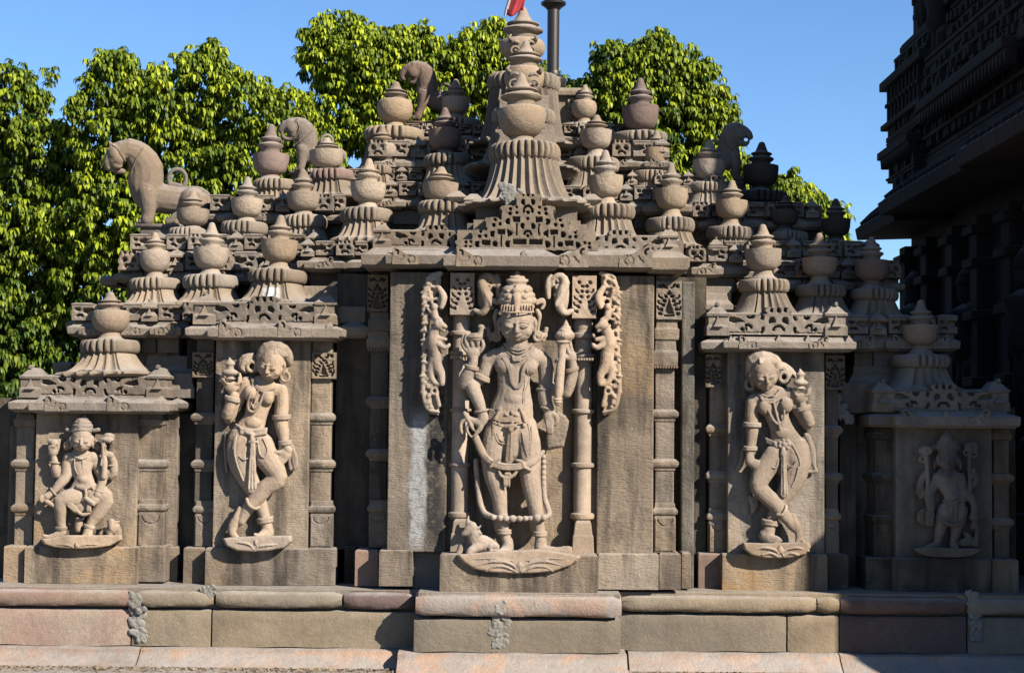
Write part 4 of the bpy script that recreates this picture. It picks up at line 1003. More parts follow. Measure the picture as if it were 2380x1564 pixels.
# left lowered arm, forearm and hand
S.limb([(290, 1100, 90, 68), (270, 1150, 130, 72), (310, 1240, 150, 66), (345, 1330, 165, 54), (365, 1400, 175, 48)])
S.limb([(365, 1400, 175, 50), (370, 1450, 180, 58, 45), (340, 1490, 182, 50, 38), (290, 1480, 185, 36), (235, 1450, 190, 26)])
S.limb([(240, 1470, 190, 28), (200, 1410, 195, 25), (190, 1400, 195, 22)]); S.limb([(195, 1405, 196, 24), (235, 1480, 200, 22), (265, 1540, 200, 18), (275, 1560, 200, 16)])
S.limb([(355, 1480, 180, 40), (345, 1540, 185, 30), (310, 1590, 190, 22), (285, 1625, 192, 16)])
L4(S, [(205, 75, 190, 20), (150, 105, 190, 18), (140, 160, 190, 16), (150, 205, 190, 12)]); L4(S, [(210, 130, 185, 18), (195, 180, 185, 15), (235, 240, 188, 11)])
# right raised forearm and hand, mace
S.limb([(985, 1150, 60, 72), (1080, 1170, 70, 64), (1180, 1200, 80, 56)])
S.limb([(1185, 1200, 85, 55), (1215, 1120, 100, 62), (1240, 1030, 120, 58), (1250, 960, 140, 50), (1240, 890, 160, 44)])
S.ell(1235, 850, 170, 52, 66, 44)
S.limb([(1210, 860, 180, 30), (1140, 840, 205, 26), (1100, 880, 210, 22)]); S.limb([(1225, 810, 180, 22), (1190, 760, 200, 18), (1185, 690, 205, 15)]); S.limb([(1240, 800, 180, 22), (1230, 740, 195, 17), (1222, 690, 200, 14)]); S.limb([(1235, 830, 185, 20), (1200, 800, 205, 17), (1240, 830, 190, 14)])
# right lowered forearm and hand over the conch-like stone
S.limb([(985, 1150, 60, 76), (975, 1230, 90, 70), (990, 1310, 110, 62), (1020, 1370, 130, 54)])
S.ell(1020, 1440, 140, 62, 85, 45)
for k in range(4): S.limb([(995 + k * 20, 1460, 160, 20), (1000 + k * 14, 1530, 165, 18), (1010 + k * 12, 1590, 150, 15)])
S.limb([(1050, 1400, 150, 26), (1095, 1450, 165, 30), (1075, 1500, 160, 20)])
# hips and legs (crop-4 pixels)
L4(S, [(480, 150, 80, 120, 90), (440, 300, 90, 108, 92), (425, 450, 95, 100, 88), (440, 600, 100, 88, 80), (480, 740, 100, 76, 72), (495, 880, 95, 62, 60), (520, 990, 90, 52), (535, 1090, 90, 46), (548, 1160, 95, 44)])
L4(S, [(700, 150, 80, 125, 90), (745, 300, 95, 112, 94), (755, 450, 100, 105, 90), (760, 600, 105, 92, 84), (785, 740, 105, 82, 76), (810, 880, 100, 66, 62), (830, 990, 95, 54), (850, 1100, 95, 50), (855, 1170, 95, 54)])
L4(S, [(590, 160, 90, 150, 88), (590, 330, 80, 150, 78)])
# feet: left points to the viewer's left front, right is turned outwards
L4(S, [(560, 1170, 90, 48), (560, 1230, 105, 56, 50), (530, 1270, 150, 50, 34), (480, 1290, 185, 46, 28)])
for k in range(5): L4(S, [(540 - k * 32, 1265 - k * 3, 175 + k * 2, 20), (512 - k * 26, 1290 - k * 8, 200 - k * 6, 17 if k else 24), (500 - k * 26, 1300 - k * 8, 208 - k * 6, 12 if k else 19)])
L4(S, [(855, 1180, 90, 56), (855, 1250, 100, 60, 55), (920, 1270, 125, 58, 44), (1000, 1270, 140, 50, 34), (1060, 1262, 150, 44, 28)])
for k in range(4): L4(S, [(1050, 1235 + k * 20, 150 - k * 2, 20), (1100, 1228 + k * 18, 158, 17), (1128, 1232 + k * 18, 158, 13)])
S.build('body', FG, cs, voxel=0.0042, smooth=3)
# crown
S.ell(705, 360, 165, 178, 62, 160)
for y, rx, r in ((300, 165, 34), (285, 160, 34)): S.ring(705, y, 165, rx, 8, 34, a0=-10, a1=190, tilt=0) if False else None
def coil(y, rx, rd, r, d=150): S.limb([(705 - rx * math.cos(t), y + 6 * math.sin(t), d + rd * math.sin(t), r) for t in np.linspace(-.15, math.pi + .15, 15)], seg=10)
coil(300, 160, 125, 36); coil(250, 145, 118, 34); coil(195, 120, 100, 34); S.ell(708, 250, 150, 150, 95, 120)
coil(172, 110, 90, 24); coil(130, 70, 60, 24); coil(105, 95, 75, 17); coil(75, 60, 50, 20); S.limb([(708, 180, 150, 95), (708, 110, 150, 60), (708, 60, 145, 42), (708, 20, 145, 16)])
S.build('crown', FG, cs, voxel=0.004, smooth=2)
S.limb([(705, 400, 345, 26, 10), (705, 330, 330, 34, 18), (705, 280, 318, 40, 24)]); S.ell(700, 205, 285, 50, 38, 26); S.ell(700, 255, 300, 44, 34, 26); S.limb([(700, 150, 262, 16), (700, 190, 275, 22)])
for k in (-1, 1):
    S.ell(705 + k * 75, 268, 290, 26, 22, 16); S.ell(705 + k * 88, 205, 262, 24, 20, 14)
    for j in range(5): S.limb([(705 + k * (45 + j * 26), 345, 335 - j * 16, 8), (705 + k * (46 + j * 27), 400, 345 - j * 20, 8)])
    S.limb([(705 + k * 190, 310, 110, 18), (705 + k * 250, 295, 90, 22), (705 + k * 262, 340, 85, 18), (705 + k * 240, 375, 90, 16)]); S.limb([(705 + k * 190, 330, 110, 16), (705 + k * 240, 315, 105, 14)])
S.limb([(705 - 160, 412, 258, 8), (705 - 90, 414, 345, 8), (705, 415, 366, 8), (705 + 90, 414, 345, 8), (705 + 160, 412, 258, 8)])
S.build('crown_ornament', FG, cs, voxel=0.0035, smooth=1)
# ears, earrings, hair locks
for k in (-1, 1):
    x = 705 + k * 195
    S.limb([(x, 400, 110, 26), (x + k * 22, 450, 120, 24), (x + k * 16, 520, 120, 18), (x + k * 6, 600, 115, 15), (x, 640, 115, 15)])
    S.ring(x + k * 8, 650, 120, 40, 42, 15)
    for j in range(6): S.ell(705 + k * (285 - j * 6), 570 + j * 24, 75, 30 - abs(j - 2) * 2, 14, 26)
    S.limb([(705 + k * 230, 660, 90, 16), (705 + k * 260, 670, 80, 14)]); S.limb([(x + k * 8, 640, 110, 30), (x + k * 80, 640, 80, 26)])
    S.build('earring', FG, cs, voxel=0.0042, smooth=1)
# necklaces
def arc(x0, x1, y, sag, d0, dm, r, n=13): return [(x0 + (x1 - x0) * t, y + sag * math.sin(math.pi * t) ** .8, d0 + (dm - d0) * math.sin(math.pi * t), r) for t in np.linspace(0, 1, n)]
S.limb(arc(575, 850, 720, 95, 170, 236, 9)); S.beads(arc(590, 838, 722, 62, 180, 246, 9), 11); S.limb(arc(560, 862, 745, 105, 165, 226, 10)); S.limb(arc(548, 872, 765, 115, 165, 222, 9))
S.poly([(650, 845), (745, 845), (738, 895), (660, 895)], 200, 236, .1)
for dx in (0, 17, 34):
    S.limb([(560 + dx, 860, 205, 7), (600 + dx, 930, 222, 7), (628 + dx * .8, 1010, 215, 7), (640 + dx * .7, 1090, 208, 7), (680 + dx * .3, 1150 - dx * .8, 206, 7), (730 - dx * .4, 1150 - dx * .9, 206, 7), (768 - dx * .8, 1090, 208, 7), (775 - dx * .8, 1000, 215, 7), (790 - dx * .5, 930, 222, 7), (835 - dx * .5, 865, 205, 7)], seg=8)
S.limb([(845, 880, 200, 6), (800, 960, 215, 6), (820, 1060, 205, 6), (780, 1200, 200, 5), (775, 1290, 192, 5)], seg=6)
S.build('necklace', FG, cs, voxel=0.0033, smooth=1)
# armlets and bracelets
BL = lambda: S.build('bangle', FG, cs, voxel=0.004, smooth=1)
S.band(350, 1030, 85, 82, 82, 20, 25); S.band(345, 1055, 85, 84, 84, 18, 25); S.beads([(300, 1010, 165), (345, 1028, 170), (385, 1035, 160)], 18); BL()
for y in (945, 965): S.band(262, y, 155, 62, 52, 13, 14)
BL()
for y in (965, 985): S.band(1238, y, 135, 62, 54, 13, -16)
BL()
S.band(358, 1375, 172, 62, 56, 14, -12); BL(); S.band(985, 1165, 60, 84, 80, 16, 0); BL(); S.band(1000, 1350, 125, 60, 56, 14, 10); BL()
# mace
S.limb([(1100, 1300, 215, 32), (1105, 1260, 215, 36), (1112, 1180, 215, 46), (1120, 1050, 215, 46), (1130, 930, 212, 44), (1140, 860, 208, 40), (1142, 760, 205, 44), (1150, 700, 205, 62)])
S.ell(1172, 640, 205, 100, 62, 84); S.limb([(1178, 590, 205, 70), (1182, 560, 205, 40), (1183, 520, 205, 24), (1184, 490, 205, 7)])
for k in range(-4, 5): S.limb([(1172 + k * 12, 588, 262 - abs(k) * 7, 7), (1172 + k * 22, 640, 290 - k * k * 4, 8), (1172 + k * 14, 690, 262 - abs(k) * 8, 6)], seg=6)
S.band(1183, 560, 205, 42, 42, 8); S.band(1150, 700, 205, 66, 64, 10); S.band(1100, 1262, 215, 40, 40, 8); S.band(1100, 1290, 215, 38, 38, 7)
S.build('mace', FG, cs, voxel=0.004, smooth=1)
S.ell(290, 655, 205, 86, 20, 60)
for k in range(-4, 5): S.limb([(290 + k * 8, 620, 250 - abs(k) * 3, 5), (290 + k * 17, 655, 262 - k * k * 2.6, 6)], seg=6)
S.build('held_vessel', FG, cs, voxel=0.004, smooth=1)
# belt, skirt lines, sash, garland : crop-4 pixels
def P4(pts): return [(*c4(p[0], p[1]), *p[2:]) for p in pts]
for i in range(5):
    y = 15 + i * 20; L4(S, [(400 - i * 2, y - 20, 130, 10), (480, y + 2, 172, 10), (600, y + 8, 190, 10), (700, y + 2, 172, 10), (760, y - 14, 130, 10)], seg=8)
S.beads(P4([(430, 110, 180), (520, 128, 196), (600, 132, 200), (690, 118, 185)]), 8)
L4(S, [(470, -10, 175, 14), (500, -14, 185, 16), (450, 80, 180, 18)]); L4(S, [(672, -10, 185, 14), (700, 50, 190, 16), (716, 100, 185, 18)]); L4(S, [(700, 110, 180, 10), (705, 140, 185, 18)])
for dx, dy in ((0, 0),): 
    S.ell(*c4(598, 20), 205, 18, 22, 14); S.ell(*c4(550, 42), 200, 24, 14, 12); S.ell(*c4(635, 45), 200, 24, 14, 12)
S.build('belt', FG, cs, voxel=0.0035, smooth=1)
L4(S, [(600, 110, 195, 16), (598, 150, 200, 22), (585, 175, 198, 30)]); L4(S, [(590, 170, 190, 26, 14), (580, 300, 190, 32, 14), (572, 455, 190, 38, 14)]); S.beads(P4([(592, 185, 210), (588, 300, 210), (580, 445, 208)]), 7)
L4(S, [(540, 150, 198, 16), (590, 140, 205, 18), (640, 150, 198, 16)])
L4(S, [(428, 90, 165, 8), (425, 250, 178, 8), (425, 420, 180, 8)]); L4(S, [(448, 92, 170, 7), (442, 200, 180, 7), (475, 285, 186, 7), (530, 300, 186, 7)]); L4(S, [(460, 200, 180, 6), (490, 265, 186, 6), (535, 280, 186, 6)])
L4(S, [(740, 120, 170, 6), (760, 260, 188, 6), (735, 410, 195, 6)]); L4(S, [(690, 200, 185, 6), (710, 320, 195, 6), (735, 420, 195, 6)]); L4(S, [(770, 150, 170, 6), (775, 280, 188, 6), (755, 400, 195, 6)])
S.build('skirt_folds', FG, cs, voxel=0.0035, smooth=1)
# sash loop across the thighs
L4(S, [(270, 240, 165, 34, 26), (310, 330, 160, 36, 26), (360, 420, 165, 36, 26), (430, 480, 195, 34, 24), (520, 505, 205, 34, 24), (620, 508, 208, 34, 24), (700, 495, 205, 34, 24), (780, 460, 195, 36, 24), (850, 400, 150, 26, 20), (880, 370, 120, 18)])
for a_, o_ in ((-18, 4), (4, 6), (24, 4)):
    L4(S, [(365, 420 + a_, 192, 6), (430, 478 + a_, 220, 7), (520, 503 + a_, 232, 7), (620, 506 + a_, 234, 7), (700, 493 + a_, 230, 7)], seg=6)
L4(S, [(490, 435, 225, 15), (440, 460, 228, 15), (405, 505, 220, 15)]); L4(S, [(640, 450, 225, 13), (690, 460, 228, 14), (710, 510, 225, 14), (770, 540, 212, 12)])
L4(S, [(480, 540, 205, 14), (500, 585, 205, 16), (560, 605, 208, 16), (610, 585, 205, 16), (640, 545, 205, 12)]); L4(S, [(540, 570, 212, 14), (575, 568, 214, 14)])
for x in (530, 548, 572): L4(S, [(x, 605, 208, 13), (x, 660, 206, 12), (x + 3, 690, 200, 5)])
L4(S, [(740, 390, 170, 12), (790, 380, 170, 40, 14), (820, 430, 170, 26, 12)])
S.build('sash', FG, cs, voxel=0.004, smooth=2)
# long beaded garland
L4(S, [(275, 450, 45, 22), (285, 600, 50, 24), (300, 740, 60, 26), (320, 850, 75, 28), (360, 925, 110, 28), (430, 955, 160, 26)])
for i, (x, r) in enumerate(((430, 28), (490, 33), (545, 33), (605, 38), (665, 33), (718, 30), (765, 26), (820, 42), (880, 34))): S.ell(*c4(x, 962 + 8 * math.sin((x - 430) / 140)), 185, r * 1.05, r * 1.0, r)
L4(S, [(400, 945, 150, 18), (560, 968, 178, 20), (740, 965, 180, 20), (900, 955, 150, 24), (930, 920, 110, 26), (915, 860, 90, 26), (890, 780, 75, 24), (880, 600, 60, 22), (880, 400, 50, 20)])
for i in range(9): y = 420 + i * 48; S.ell(*c4(882, y), 62, 28, 24, 30)
S.build('garland', FG, cs, voxel=0.004, smooth=1)
# anklets
for x, y, d in ((528, 1085, 90), (850, 1105, 95)):
    for dy in (-12, 12):
        p = c4(x, y + dy); S.band(p[0], p[1], d, 60, 58, 15)
    S.build('anklet', FG, cs, voxel=0.004, smooth=1)
# conch-like stone held at the right
S.poly([c4(x, y) for x, y in ((905, 200), (900, 100), (950, 60), (1010, 10), (1080, 50), (1110, 100), (1100, 160), (1060, 330), (985, 345), (910, 360), (900, 260))], 0, 150, .14)
S.build('broken_attribute', M['slab'], cs, voxel=0.005, smooth=3)
# pedestal
S.poly([c4(x, y) for x, y in ((90, 1290), (400, 1262), (830, 1240), (1000, 1262), (1215, 1300), (1215, 1322), (1130, 1390), (980, 1440), (800, 1458), (600, 1462), (400, 1448), (250, 1420), (150, 1360))], -120, 240, .05)
S.build('lotus_pedestal', FG, cs, voxel=0.006, smooth=4)
for k in (-1, 1):
    X = lambda v: 665 + k * v
    L4(S, [(X(10), 1440, 240, 9), (X(60), 1385, 245, 12), (X(160), 1352, 243, 13), (X(280), 1360, 240, 13), (X(400), 1395, 230, 12)]); L4(S, [(X(20), 1452, 239, 9), (X(120), 1400, 245, 12), (X(230), 1400, 241, 12), (X(300), 1440, 231, 9)])
    L4(S, [(X(60), 1345, 240, 8), (X(200), 1325, 240, 10), (X(400), 1330, 235, 10), (X(520), 1345, 205, 10)])
S.poly([c4(x, y) for x, y in ((668, 1350), (705, 1385), (668, 1435), (635, 1385))], 215, 262, .6)
S.build('lotus_petals', FG, cs, voxel=0.005, smooth=2)
# seated bull at the feet
L4(S, [(440, 1230, 60, 60), (360, 1200, 80, 78, 60), (280, 1170, 100, 78, 62), (250, 1110, 115, 62)])
L4(S, [(270, 1120, 115, 62), (240, 1060, 130, 58), (225, 1030, 138, 46)]); L4(S, [(240, 1040, 150, 50), (205, 1070, 165, 40), (180, 1095, 172, 30), (165, 1105, 172, 24)])
L4(S, [(255, 1060, 165, 12), (295, 1055, 170, 14), (320, 1030, 165, 7)]); L4(S, [(265, 1090, 160, 16), (320, 1100, 160, 14)]); L4(S, [(205, 1010, 145, 24), (205, 975, 142, 16), (210, 945, 140, 8)])
L4(S, [(300, 1220, 130, 44), (230, 1255, 165, 38), (210, 1280, 175, 30)]); L4(S, [(400, 1220, 110, 40), (440, 1215, 110, 30)]); L4(S, [(150, 1210, 60, 30), (120, 1280, 60, 30)]); S.ell(*c4(232, 1068), 182, 8, 8, 6)
S.build('bull', FG, cs, voxel=0.0045, smooth=2)

# ---------------------------------------------------------------- torana columns and scrollwork of the central niche
def column(px, w, ytop, panel, rings, foot, label=None):
    Y = -0.05; cx = K(px, 900, Y + .1); m = mpp(Y)
    z = lambda y: K(px, y, Y + .1).z; r = w / 2 * m
    zb = z(foot[2]); b = MB(); pr = [(r * 1.05, 0)]
    b.lathe((cx.x, Y + .1, z(foot[0])), [(r, 0), (r * .98, z(ytop) - z(foot[0]))], 28); o = b.build('column', FG, C, smooth=True, autosm=40)
    for (y0, y1, k) in rings:
        q = MB(); h = z(y0) - z(y1); q.lathe((cx.x, Y + .1, z(y1)), [(r * .95, 0), (r * (k - .06), h * .2), (r * k, h * .5), (r * (k - .05), h * .8), (r * .95, h)], 28)
        q.build('ring_moulding', FG, o, smooth=True, autosm=50)
    leaf_panel(*panel, Y, FG, o, kind=0)
    q = MB(); q.loft(px - w * .55, px + w * .55, Y, Y + .2, [(foot[2], 3), (foot[1], 1), (foot[1] - 2, -1), (foot[0] + 6, -4), (foot[0], -8)]); q.build('column_base', FG, o, bevel=.006)
    fringe(px - w * .62, px + w * .62, rings[2][0] + 12, Y - .02, FG, o)
    return o
column(1071, 40, 734, (1045, 633, 1104, 733), ((736, 766, 1.0), (769, 782, 1.45), (815, 828, 1.35), (948, 958, 1.3), (1074, 1086, 1.3), (1188, 1204, 1.35)), (1206, 1240, 1282))
column(1355, 41, 742, (1329, 639, 1388, 741), ((742, 770, 1.1), (773, 790, 1.45), (820, 834, 1.4), (950, 962, 1.35), (1074, 1088, 1.35), (1190, 1208, 1.4)), (1210, 1245, 1290))
T = Sculpt(755.4, 552, 0.5573, -0.025)      # crop-6 pixels
def scroll(sgn, x0, dx):
    X = lambda v: x0 + sgn * v
    T.poly([(X(-8), 140), (X(40), 150), (X(62), 200), (X(70), 300), (X(66), 420), (X(74), 560), (X(78), 640), (X(58), 700), (X(35), 735), (X(0), 742), (X(0), 640), (X(45), 620), (X(38), 520), (X(42), 420), (X(35), 330), (X(20), 250), (X(-8), 210)], -48, 16, 0)
    for i in range(16):
        t = i / 15; T.ell(X(40 + 14 * math.sin(t * 3.1)), 190 + 500 * t, 24, 11, 8, 14, 30 * (-1) ** i)
    pts = [(X(-10), 150, 10, 9), (X(35), 165, 18, 11), (X(55), 215, 22, 12), (X(62), 290, 22, 11), (X(60), 360, 22, 8), (X(62), 430, 24, 8), (X(64), 520, 24, 9), (X(68), 600, 24, 10), (X(62), 670, 24, 10), (X(45), 715, 22, 8), (X(0), 728, 18, 6)]
    T.limb(pts, seg=8)
    for i in range(26):
        t = i / 25; y = 165 + 545 * t; xx = 66 if 230 < y < 660 else 58 - abs(y - 440) * .05
        T.ell(X(xx + 3 * math.sin(i * 2.1)), y + 4 * math.sin(i * 1.3), 26 + 6 * math.sin(i * 1.7), 13 + 4 * math.sin(i * 2.7), 6, 10, sgn * (35 + 30 * math.sin(i * 1.9)))
    for (cx, cy, r) in ((20, 190, 17), (48, 250, 13), (15, 270, 15), (40, 330, 12), (40, 600, 16), (20, 640, 13), (50, 680, 11)): T.ring(X(cx), cy, 28, r, r, 6, n=12)
    for i in range(34):
        t_ = (i * 0.618) % 1; y = 165 + 560 * i / 34; xx = 2 + 62 * t_
        T.limb([(X(xx), y, 20, 5), (X(xx + 9 * math.cos(i * 1.7)), y + 9 * math.sin(i * 1.7), 30, 6), (X(xx + 14 * math.cos(i * 1.7 + .9)), y + 14 * math.sin(i * 1.7 + .9), 22, 3)], seg=6)
    # rampant leogryph
    T.limb([(X(15), 480, 30, 24), (X(25), 440, 36, 28), (X(20), 400, 40, 24), (X(5), 375, 46, 20)]); T.ell(X(0), 365, 55, 25, 22, 22); T.limb([(X(-8), 360, 65, 13), (X(-28), 372, 66, 9)]); T.limb([(X(-6), 378, 60, 9), (X(-22), 390, 60, 7)])
    T.limb([(X(15), 480, 30, 26), (X(10), 530, 30, 24), (X(-10), 570, 34, 18), (X(-12), 610, 34, 12)]); T.limb([(X(20), 500, 30, 22), (X(35), 560, 26, 18), (X(22), 600, 28, 12), (X(0), 612, 30, 10)])
    T.limb([(X(5), 440, 48, 14), (X(-25), 460, 55, 11), (X(-42), 448, 55, 9)]); T.limb([(X(10), 420, 48, 12), (X(-28), 425, 52, 9)])
    # small rider above
    T.ell(X(20), 290, 45, 15, 17, 15); T.limb([(X(20), 305, 40, 14), (X(15), 335, 42, 16), (X(-5), 345, 50, 10)]); T.limb([(X(30), 315, 42, 8), (X(45), 300, 42, 7)])
    T.limb([(X(0), 210, 26, 12), (X(-20), 250, 36, 16), (X(-10), 290, 38, 11)]); T.limb([(X(10), 655, 26, 10), (X(0), 700, 26, 10)])
scroll(-1, 475, 0); T.build('scroll_frame', FG, C, voxel=0.0055, smooth=1)
scroll(1, 1160, 0); T.build('scroll_frame', FG, C, voxel=0.0055, smooth=1)
for sg, x0 in ((1, 625), (-1, 1030)):
    X = lambda v: x0 + sg * v
    T.limb([(X(0), 305, 26, 10), (X(30), 315, 32, 15), (X(52), 285, 36, 20), (X(45), 235, 38, 22), (X(28), 190, 36, 20), (X(45), 160, 32, 15), (X(75), 170, 28, 12), (X(80), 200, 24, 9)])
    for k in range(4): T.limb([(X(30 + k * 8), 200 + k * 14, 52, 4), (X(46 + k * 7), 240 + k * 12, 58, 5), (X(50 + k * 4), 262 + k * 9, 52, 4)], seg=6)
    T.ell(X(42), 235, -10, 34, 84, 38); T.ell(X(62), 185, -6, 34, 36, 30)
    for k in range(3): T.ring(X(50 + 6 * k), 175 + k * 32, 34, 13 - k, 11 - k, 5, n=10)
    T.limb([(X(92), 160, 20, 12), (X(100), 200, 22, 14), (X(98), 250, 18, 10)])
    T.build('scroll_bracket', FG, C, voxel=0.005, smooth=1)
# ================================================================ other figures
def finger(S, pts): S.limb(pts, seg=8)
def urn_in_hand(S, x, y, d, k, name, parent):
    S.ell(x, y, d, 56 * k, 28 * k, 46 * k); S.ell(x, y + 42 * k, d, 40 * k, 12 * k, 34 * k); S.limb([(x, y + 40 * k, d, 24 * k), (x, y - 30 * k, d, 26 * k), (x, y - 60 * k, d, 24 * k)])
    S.ell(x, y - 62 * k, d, 40 * k, 12 * k, 34 * k); S.limb([(x, y - 66 * k, d, 34 * k), (x - 3 * k, y - 86 * k, d, 18 * k), (x - 5 * k, y - 104 * k, d, 5 * k)])
    S.ring(x, y - 4 * k, d, 57 * k, 3, 5 * k, a0=0, a1=180, n=10)
    S.build(name, FG, parent, voxel=0.004, smooth=1)
def maiden(ox, oy, sc, Y, mirror, label, name='maiden_figure'):
    """one crossed-leg female figure; numbers are the left figure's crop pixels"""
    root = empty(name, K(ox + sc * 330, oy + sc * 1500, Y - .05), label, 'statue')
    S = Sculpt(ox, oy, sc, Y)
    return root, S
# ---- left
f, S = maiden(488.1, 778.7, .3344, .27, False, 'relief figure of a cross-legged standing woman lifting a pot, left tall panel')
head(S, 424, 208, 120, 178, 190, rot=9, yaw=-16, nod=-14)
S.limb([(405, 280, 70, 44), (400, 345, 66, 48)])
S.limb([(285, 345, 62, 48, 40), (390, 375, 72, 56, 46), (490, 385, 60, 46, 42)])
S.limb([(360, 380, 62, 108, 55), (340, 470, 66, 88, 54), (315, 570, 66, 78, 52), (290, 640, 64, 100, 56), (265, 730, 62, 138, 62), (260, 800, 58, 140, 62)])
S.ell(280, 402, 108, 50, 56, 46); S.ell(398, 436, 108, 50, 56, 46); S.ell(300, 610, 108, 56, 40, 28)
S.limb([(250, 330, 60, 44), (215, 420, 50, 44), (160, 520, 50, 44), (120, 585, 60, 40), (125, 540, 85, 44), (150, 470, 92, 40), (165, 420, 96, 30)])
S.ell(150, 360, 98, 50, 42, 30)
for a in (((110, 350, 100, 15), (85, 310, 108, 13), (92, 262, 110, 10)), ((185, 345, 100, 15), (212, 315, 108, 13), (205, 270, 110, 10)), ((130, 340, 110, 14), (105, 325, 118, 12), (90, 300, 118, 10)), ((165, 345, 112, 14), (195, 335, 118, 12), (200, 300, 118, 10))): finger(S, a)
S.limb([(495, 385, 58, 48), (500, 480, 62, 50), (492, 590, 72, 50), (508, 680, 84, 44), (520, 755, 98, 32), (545, 800, 108, 32)])
S.ell(520, 830, 110, 50, 46, 28, -30)
for i, (x, y) in enumerate(((420, 885), (430, 918), (445, 935), (465, 940))): finger(S, [(500 + i * 8, 845 + i * 8, 118, 15), (462 + i * 6, 862 + i * 16, 126, 13), (x, y, 118, 9)])
finger(S, [(505, 815, 118, 15), (450, 815, 124, 13), (408, 832, 116, 9)])
S.limb([(225, 720, 60, 104, 70), (215, 850, 62, 100, 70), (255, 970, 62, 82, 62), (320, 1100, 58, 60, 50), (365, 1220, 58, 44), (390, 1310, 60, 40), (405, 1370, 66, 44)])
S.limb([(400, 1370, 70, 50, 40), (370, 1395, 100, 40, 26), (340, 1405, 120, 32, 20)])
for k in range(5): finger(S, [(365 - k * 12, 1400 - k * 4, 118, 13), (342 - k * 8, 1412 - k * 7, 128, 12 - k * .6 + (5 if k == 0 else 0))])
S.limb([(345, 760, 72, 96, 66), (400, 860, 88, 88, 66), (465, 960, 110, 70, 60), (465, 1005, 112, 66, 56), (390, 1060, 104, 62, 52), (315, 1140, 96, 54, 46), (250, 1225, 92, 42), (215, 1290, 90, 34)])
S.limb([(210, 1205, 88, 20), (185, 1270, 90, 30), (158, 1330, 92, 34, 28), (158, 1380, 96, 28, 22), (195, 1412, 104, 18)]); S.limb([(135, 1350, 80, 14), (118, 1368, 86, 12)])
S.build('body', FG, f, voxel=0.0045, smooth=3)
S.limb([(360, 150, 85, 44), (400, 95, 100, 56), (470, 85, 100, 62), (530, 140, 85, 48), (550, 190, 70, 30)]); S.ell(455, 120, 90, 105, 62, 80, 12); S.limb([(480, 70, 130, 24), (496, 46, 130, 12)])
for k in range(9): S.limb([(385 + k * 18, 75 + abs(k - 4) * 3 + k * 2, 150 - abs(k - 4) * 6, 8), (372 + k * 20, 108 + k * 5, 178 - abs(k - 4) * 10, 8)], seg=6)
S.limb([(300, 150, 40, 30), (250, 175, 45, 46), (225, 215, 45, 40), (245, 245, 45, 26)])
for k in range(5): S.limb([(285 - k * 4, 140 + k * 10, 70, 9), (240 - k * 6, 165 + k * 14, 82, 10), (215 + k * 6, 225 + k * 6, 70, 8)], seg=6)
S.build('hair', FG, f, voxel=0.0045, smooth=1)
S.ring(290, 218, 75, 30, 34, 14); S.limb([(310, 180, 60, 16), (330, 170, 60, 14)]); S.build('earring', FG, f, voxel=0.0042, smooth=1)
S.ring(522, 290, 75, 28, 32, 13); S.limb([(525, 250, 60, 14), (545, 205, 55, 16), (560, 180, 50, 12)]); S.build('earring', FG, f, voxel=0.0042, smooth=1)
S.limb([(290, 300, 100, 8), (330, 355, 122, 9), (390, 385, 126, 9), (450, 370, 112, 8)]); S.limb([(285, 315, 100, 7), (325, 370, 124, 8), (390, 402, 130, 8)])
S.limb([(300, 330, 112, 9), (280, 410, 150, 9), (262, 480, 136, 9), (275, 525, 130, 10), (310, 530, 130, 10), (345, 480, 138, 9), (375, 400, 134, 9)]); S.limb([(335, 385, 124, 7), (318, 440, 126, 7), (305, 500, 130, 9)]); S.limb([(285, 470, 140, 7), (305, 510, 136, 7), (330, 470, 136, 7)])
S.build('necklace', FG, f, voxel=0.0038, smooth=1)
for q in ((155, 452, 92, 46, 40, 12, 14), (497, 578, 74, 58, 52, 12, -3), (522, 755, 98, 40, 36, 12, -6)):
    S.band(*q); S.band(q[0], q[1] - 16, *q[2:]); S.build('bangle', FG, f, voxel=0.0042, smooth=1)
S.limb([(255, 1140, 120, 14), (270, 1180, 146, 14), (310, 1205, 146, 14), (340, 1195, 120, 12)]); S.build('anklet', FG, f, voxel=0.0042, smooth=1)
S.band(382, 1275, 60, 48, 44, 15, -10); S.band(384, 1296, 60, 48, 44, 12, -10); S.build('anklet', FG, f, voxel=0.0042, smooth=1)
urn_in_hand(S, 140, 262, 118, 1.0, 'held_pot', f)
S.poly([(200, 640), (330, 655), (400, 640), (395, 690), (320, 705), (200, 690)], 60, 132, .1); S.beads([(215, 650, 128), (300, 664, 136), (385, 652, 128)], 7); S.limb([(250, 675, 134, 12), (290, 690, 138, 13)]); S.ell(280, 672, 134, 18, 14, 10)
for k in range(4): S.limb([(180 + k * 8, 620 + k * 10, 100, 7), (215 + k * 6, 640 + k * 12, 118, 7)])
S.limb([(290, 690, 138, 14), (294, 735, 142, 20)]); S.ell(295, 742, 142, 34, 14, 16); S.limb([(296, 750, 140, 20, 12), (293, 900, 134, 27, 12), (290, 1065, 126, 38, 12)])
for dx in (-16, 0, 16): S.limb([(296 + dx * .6, 760, 154, 5), (292 + dx, 900, 149, 5), (290 + dx * 1.4, 1068, 140, 5)], seg=6)
S.limb([(185, 690, 118, 8), (170, 800, 128, 8), (188, 900, 130, 8), (232, 1010, 120, 8)]); S.beads([(172, 700, 118), (158, 790, 124)], 6)
S.limb([(330, 720, 130, 7), (345, 820, 146, 8), (378, 850, 150, 8), (400, 800, 146, 7), (370, 720, 134, 7)]); S.limb([(200, 840, 134, 5), (235, 865, 138, 5), (262, 855, 136, 5)])
S.build('girdle', FG, f, voxel=0.004, smooth=1)
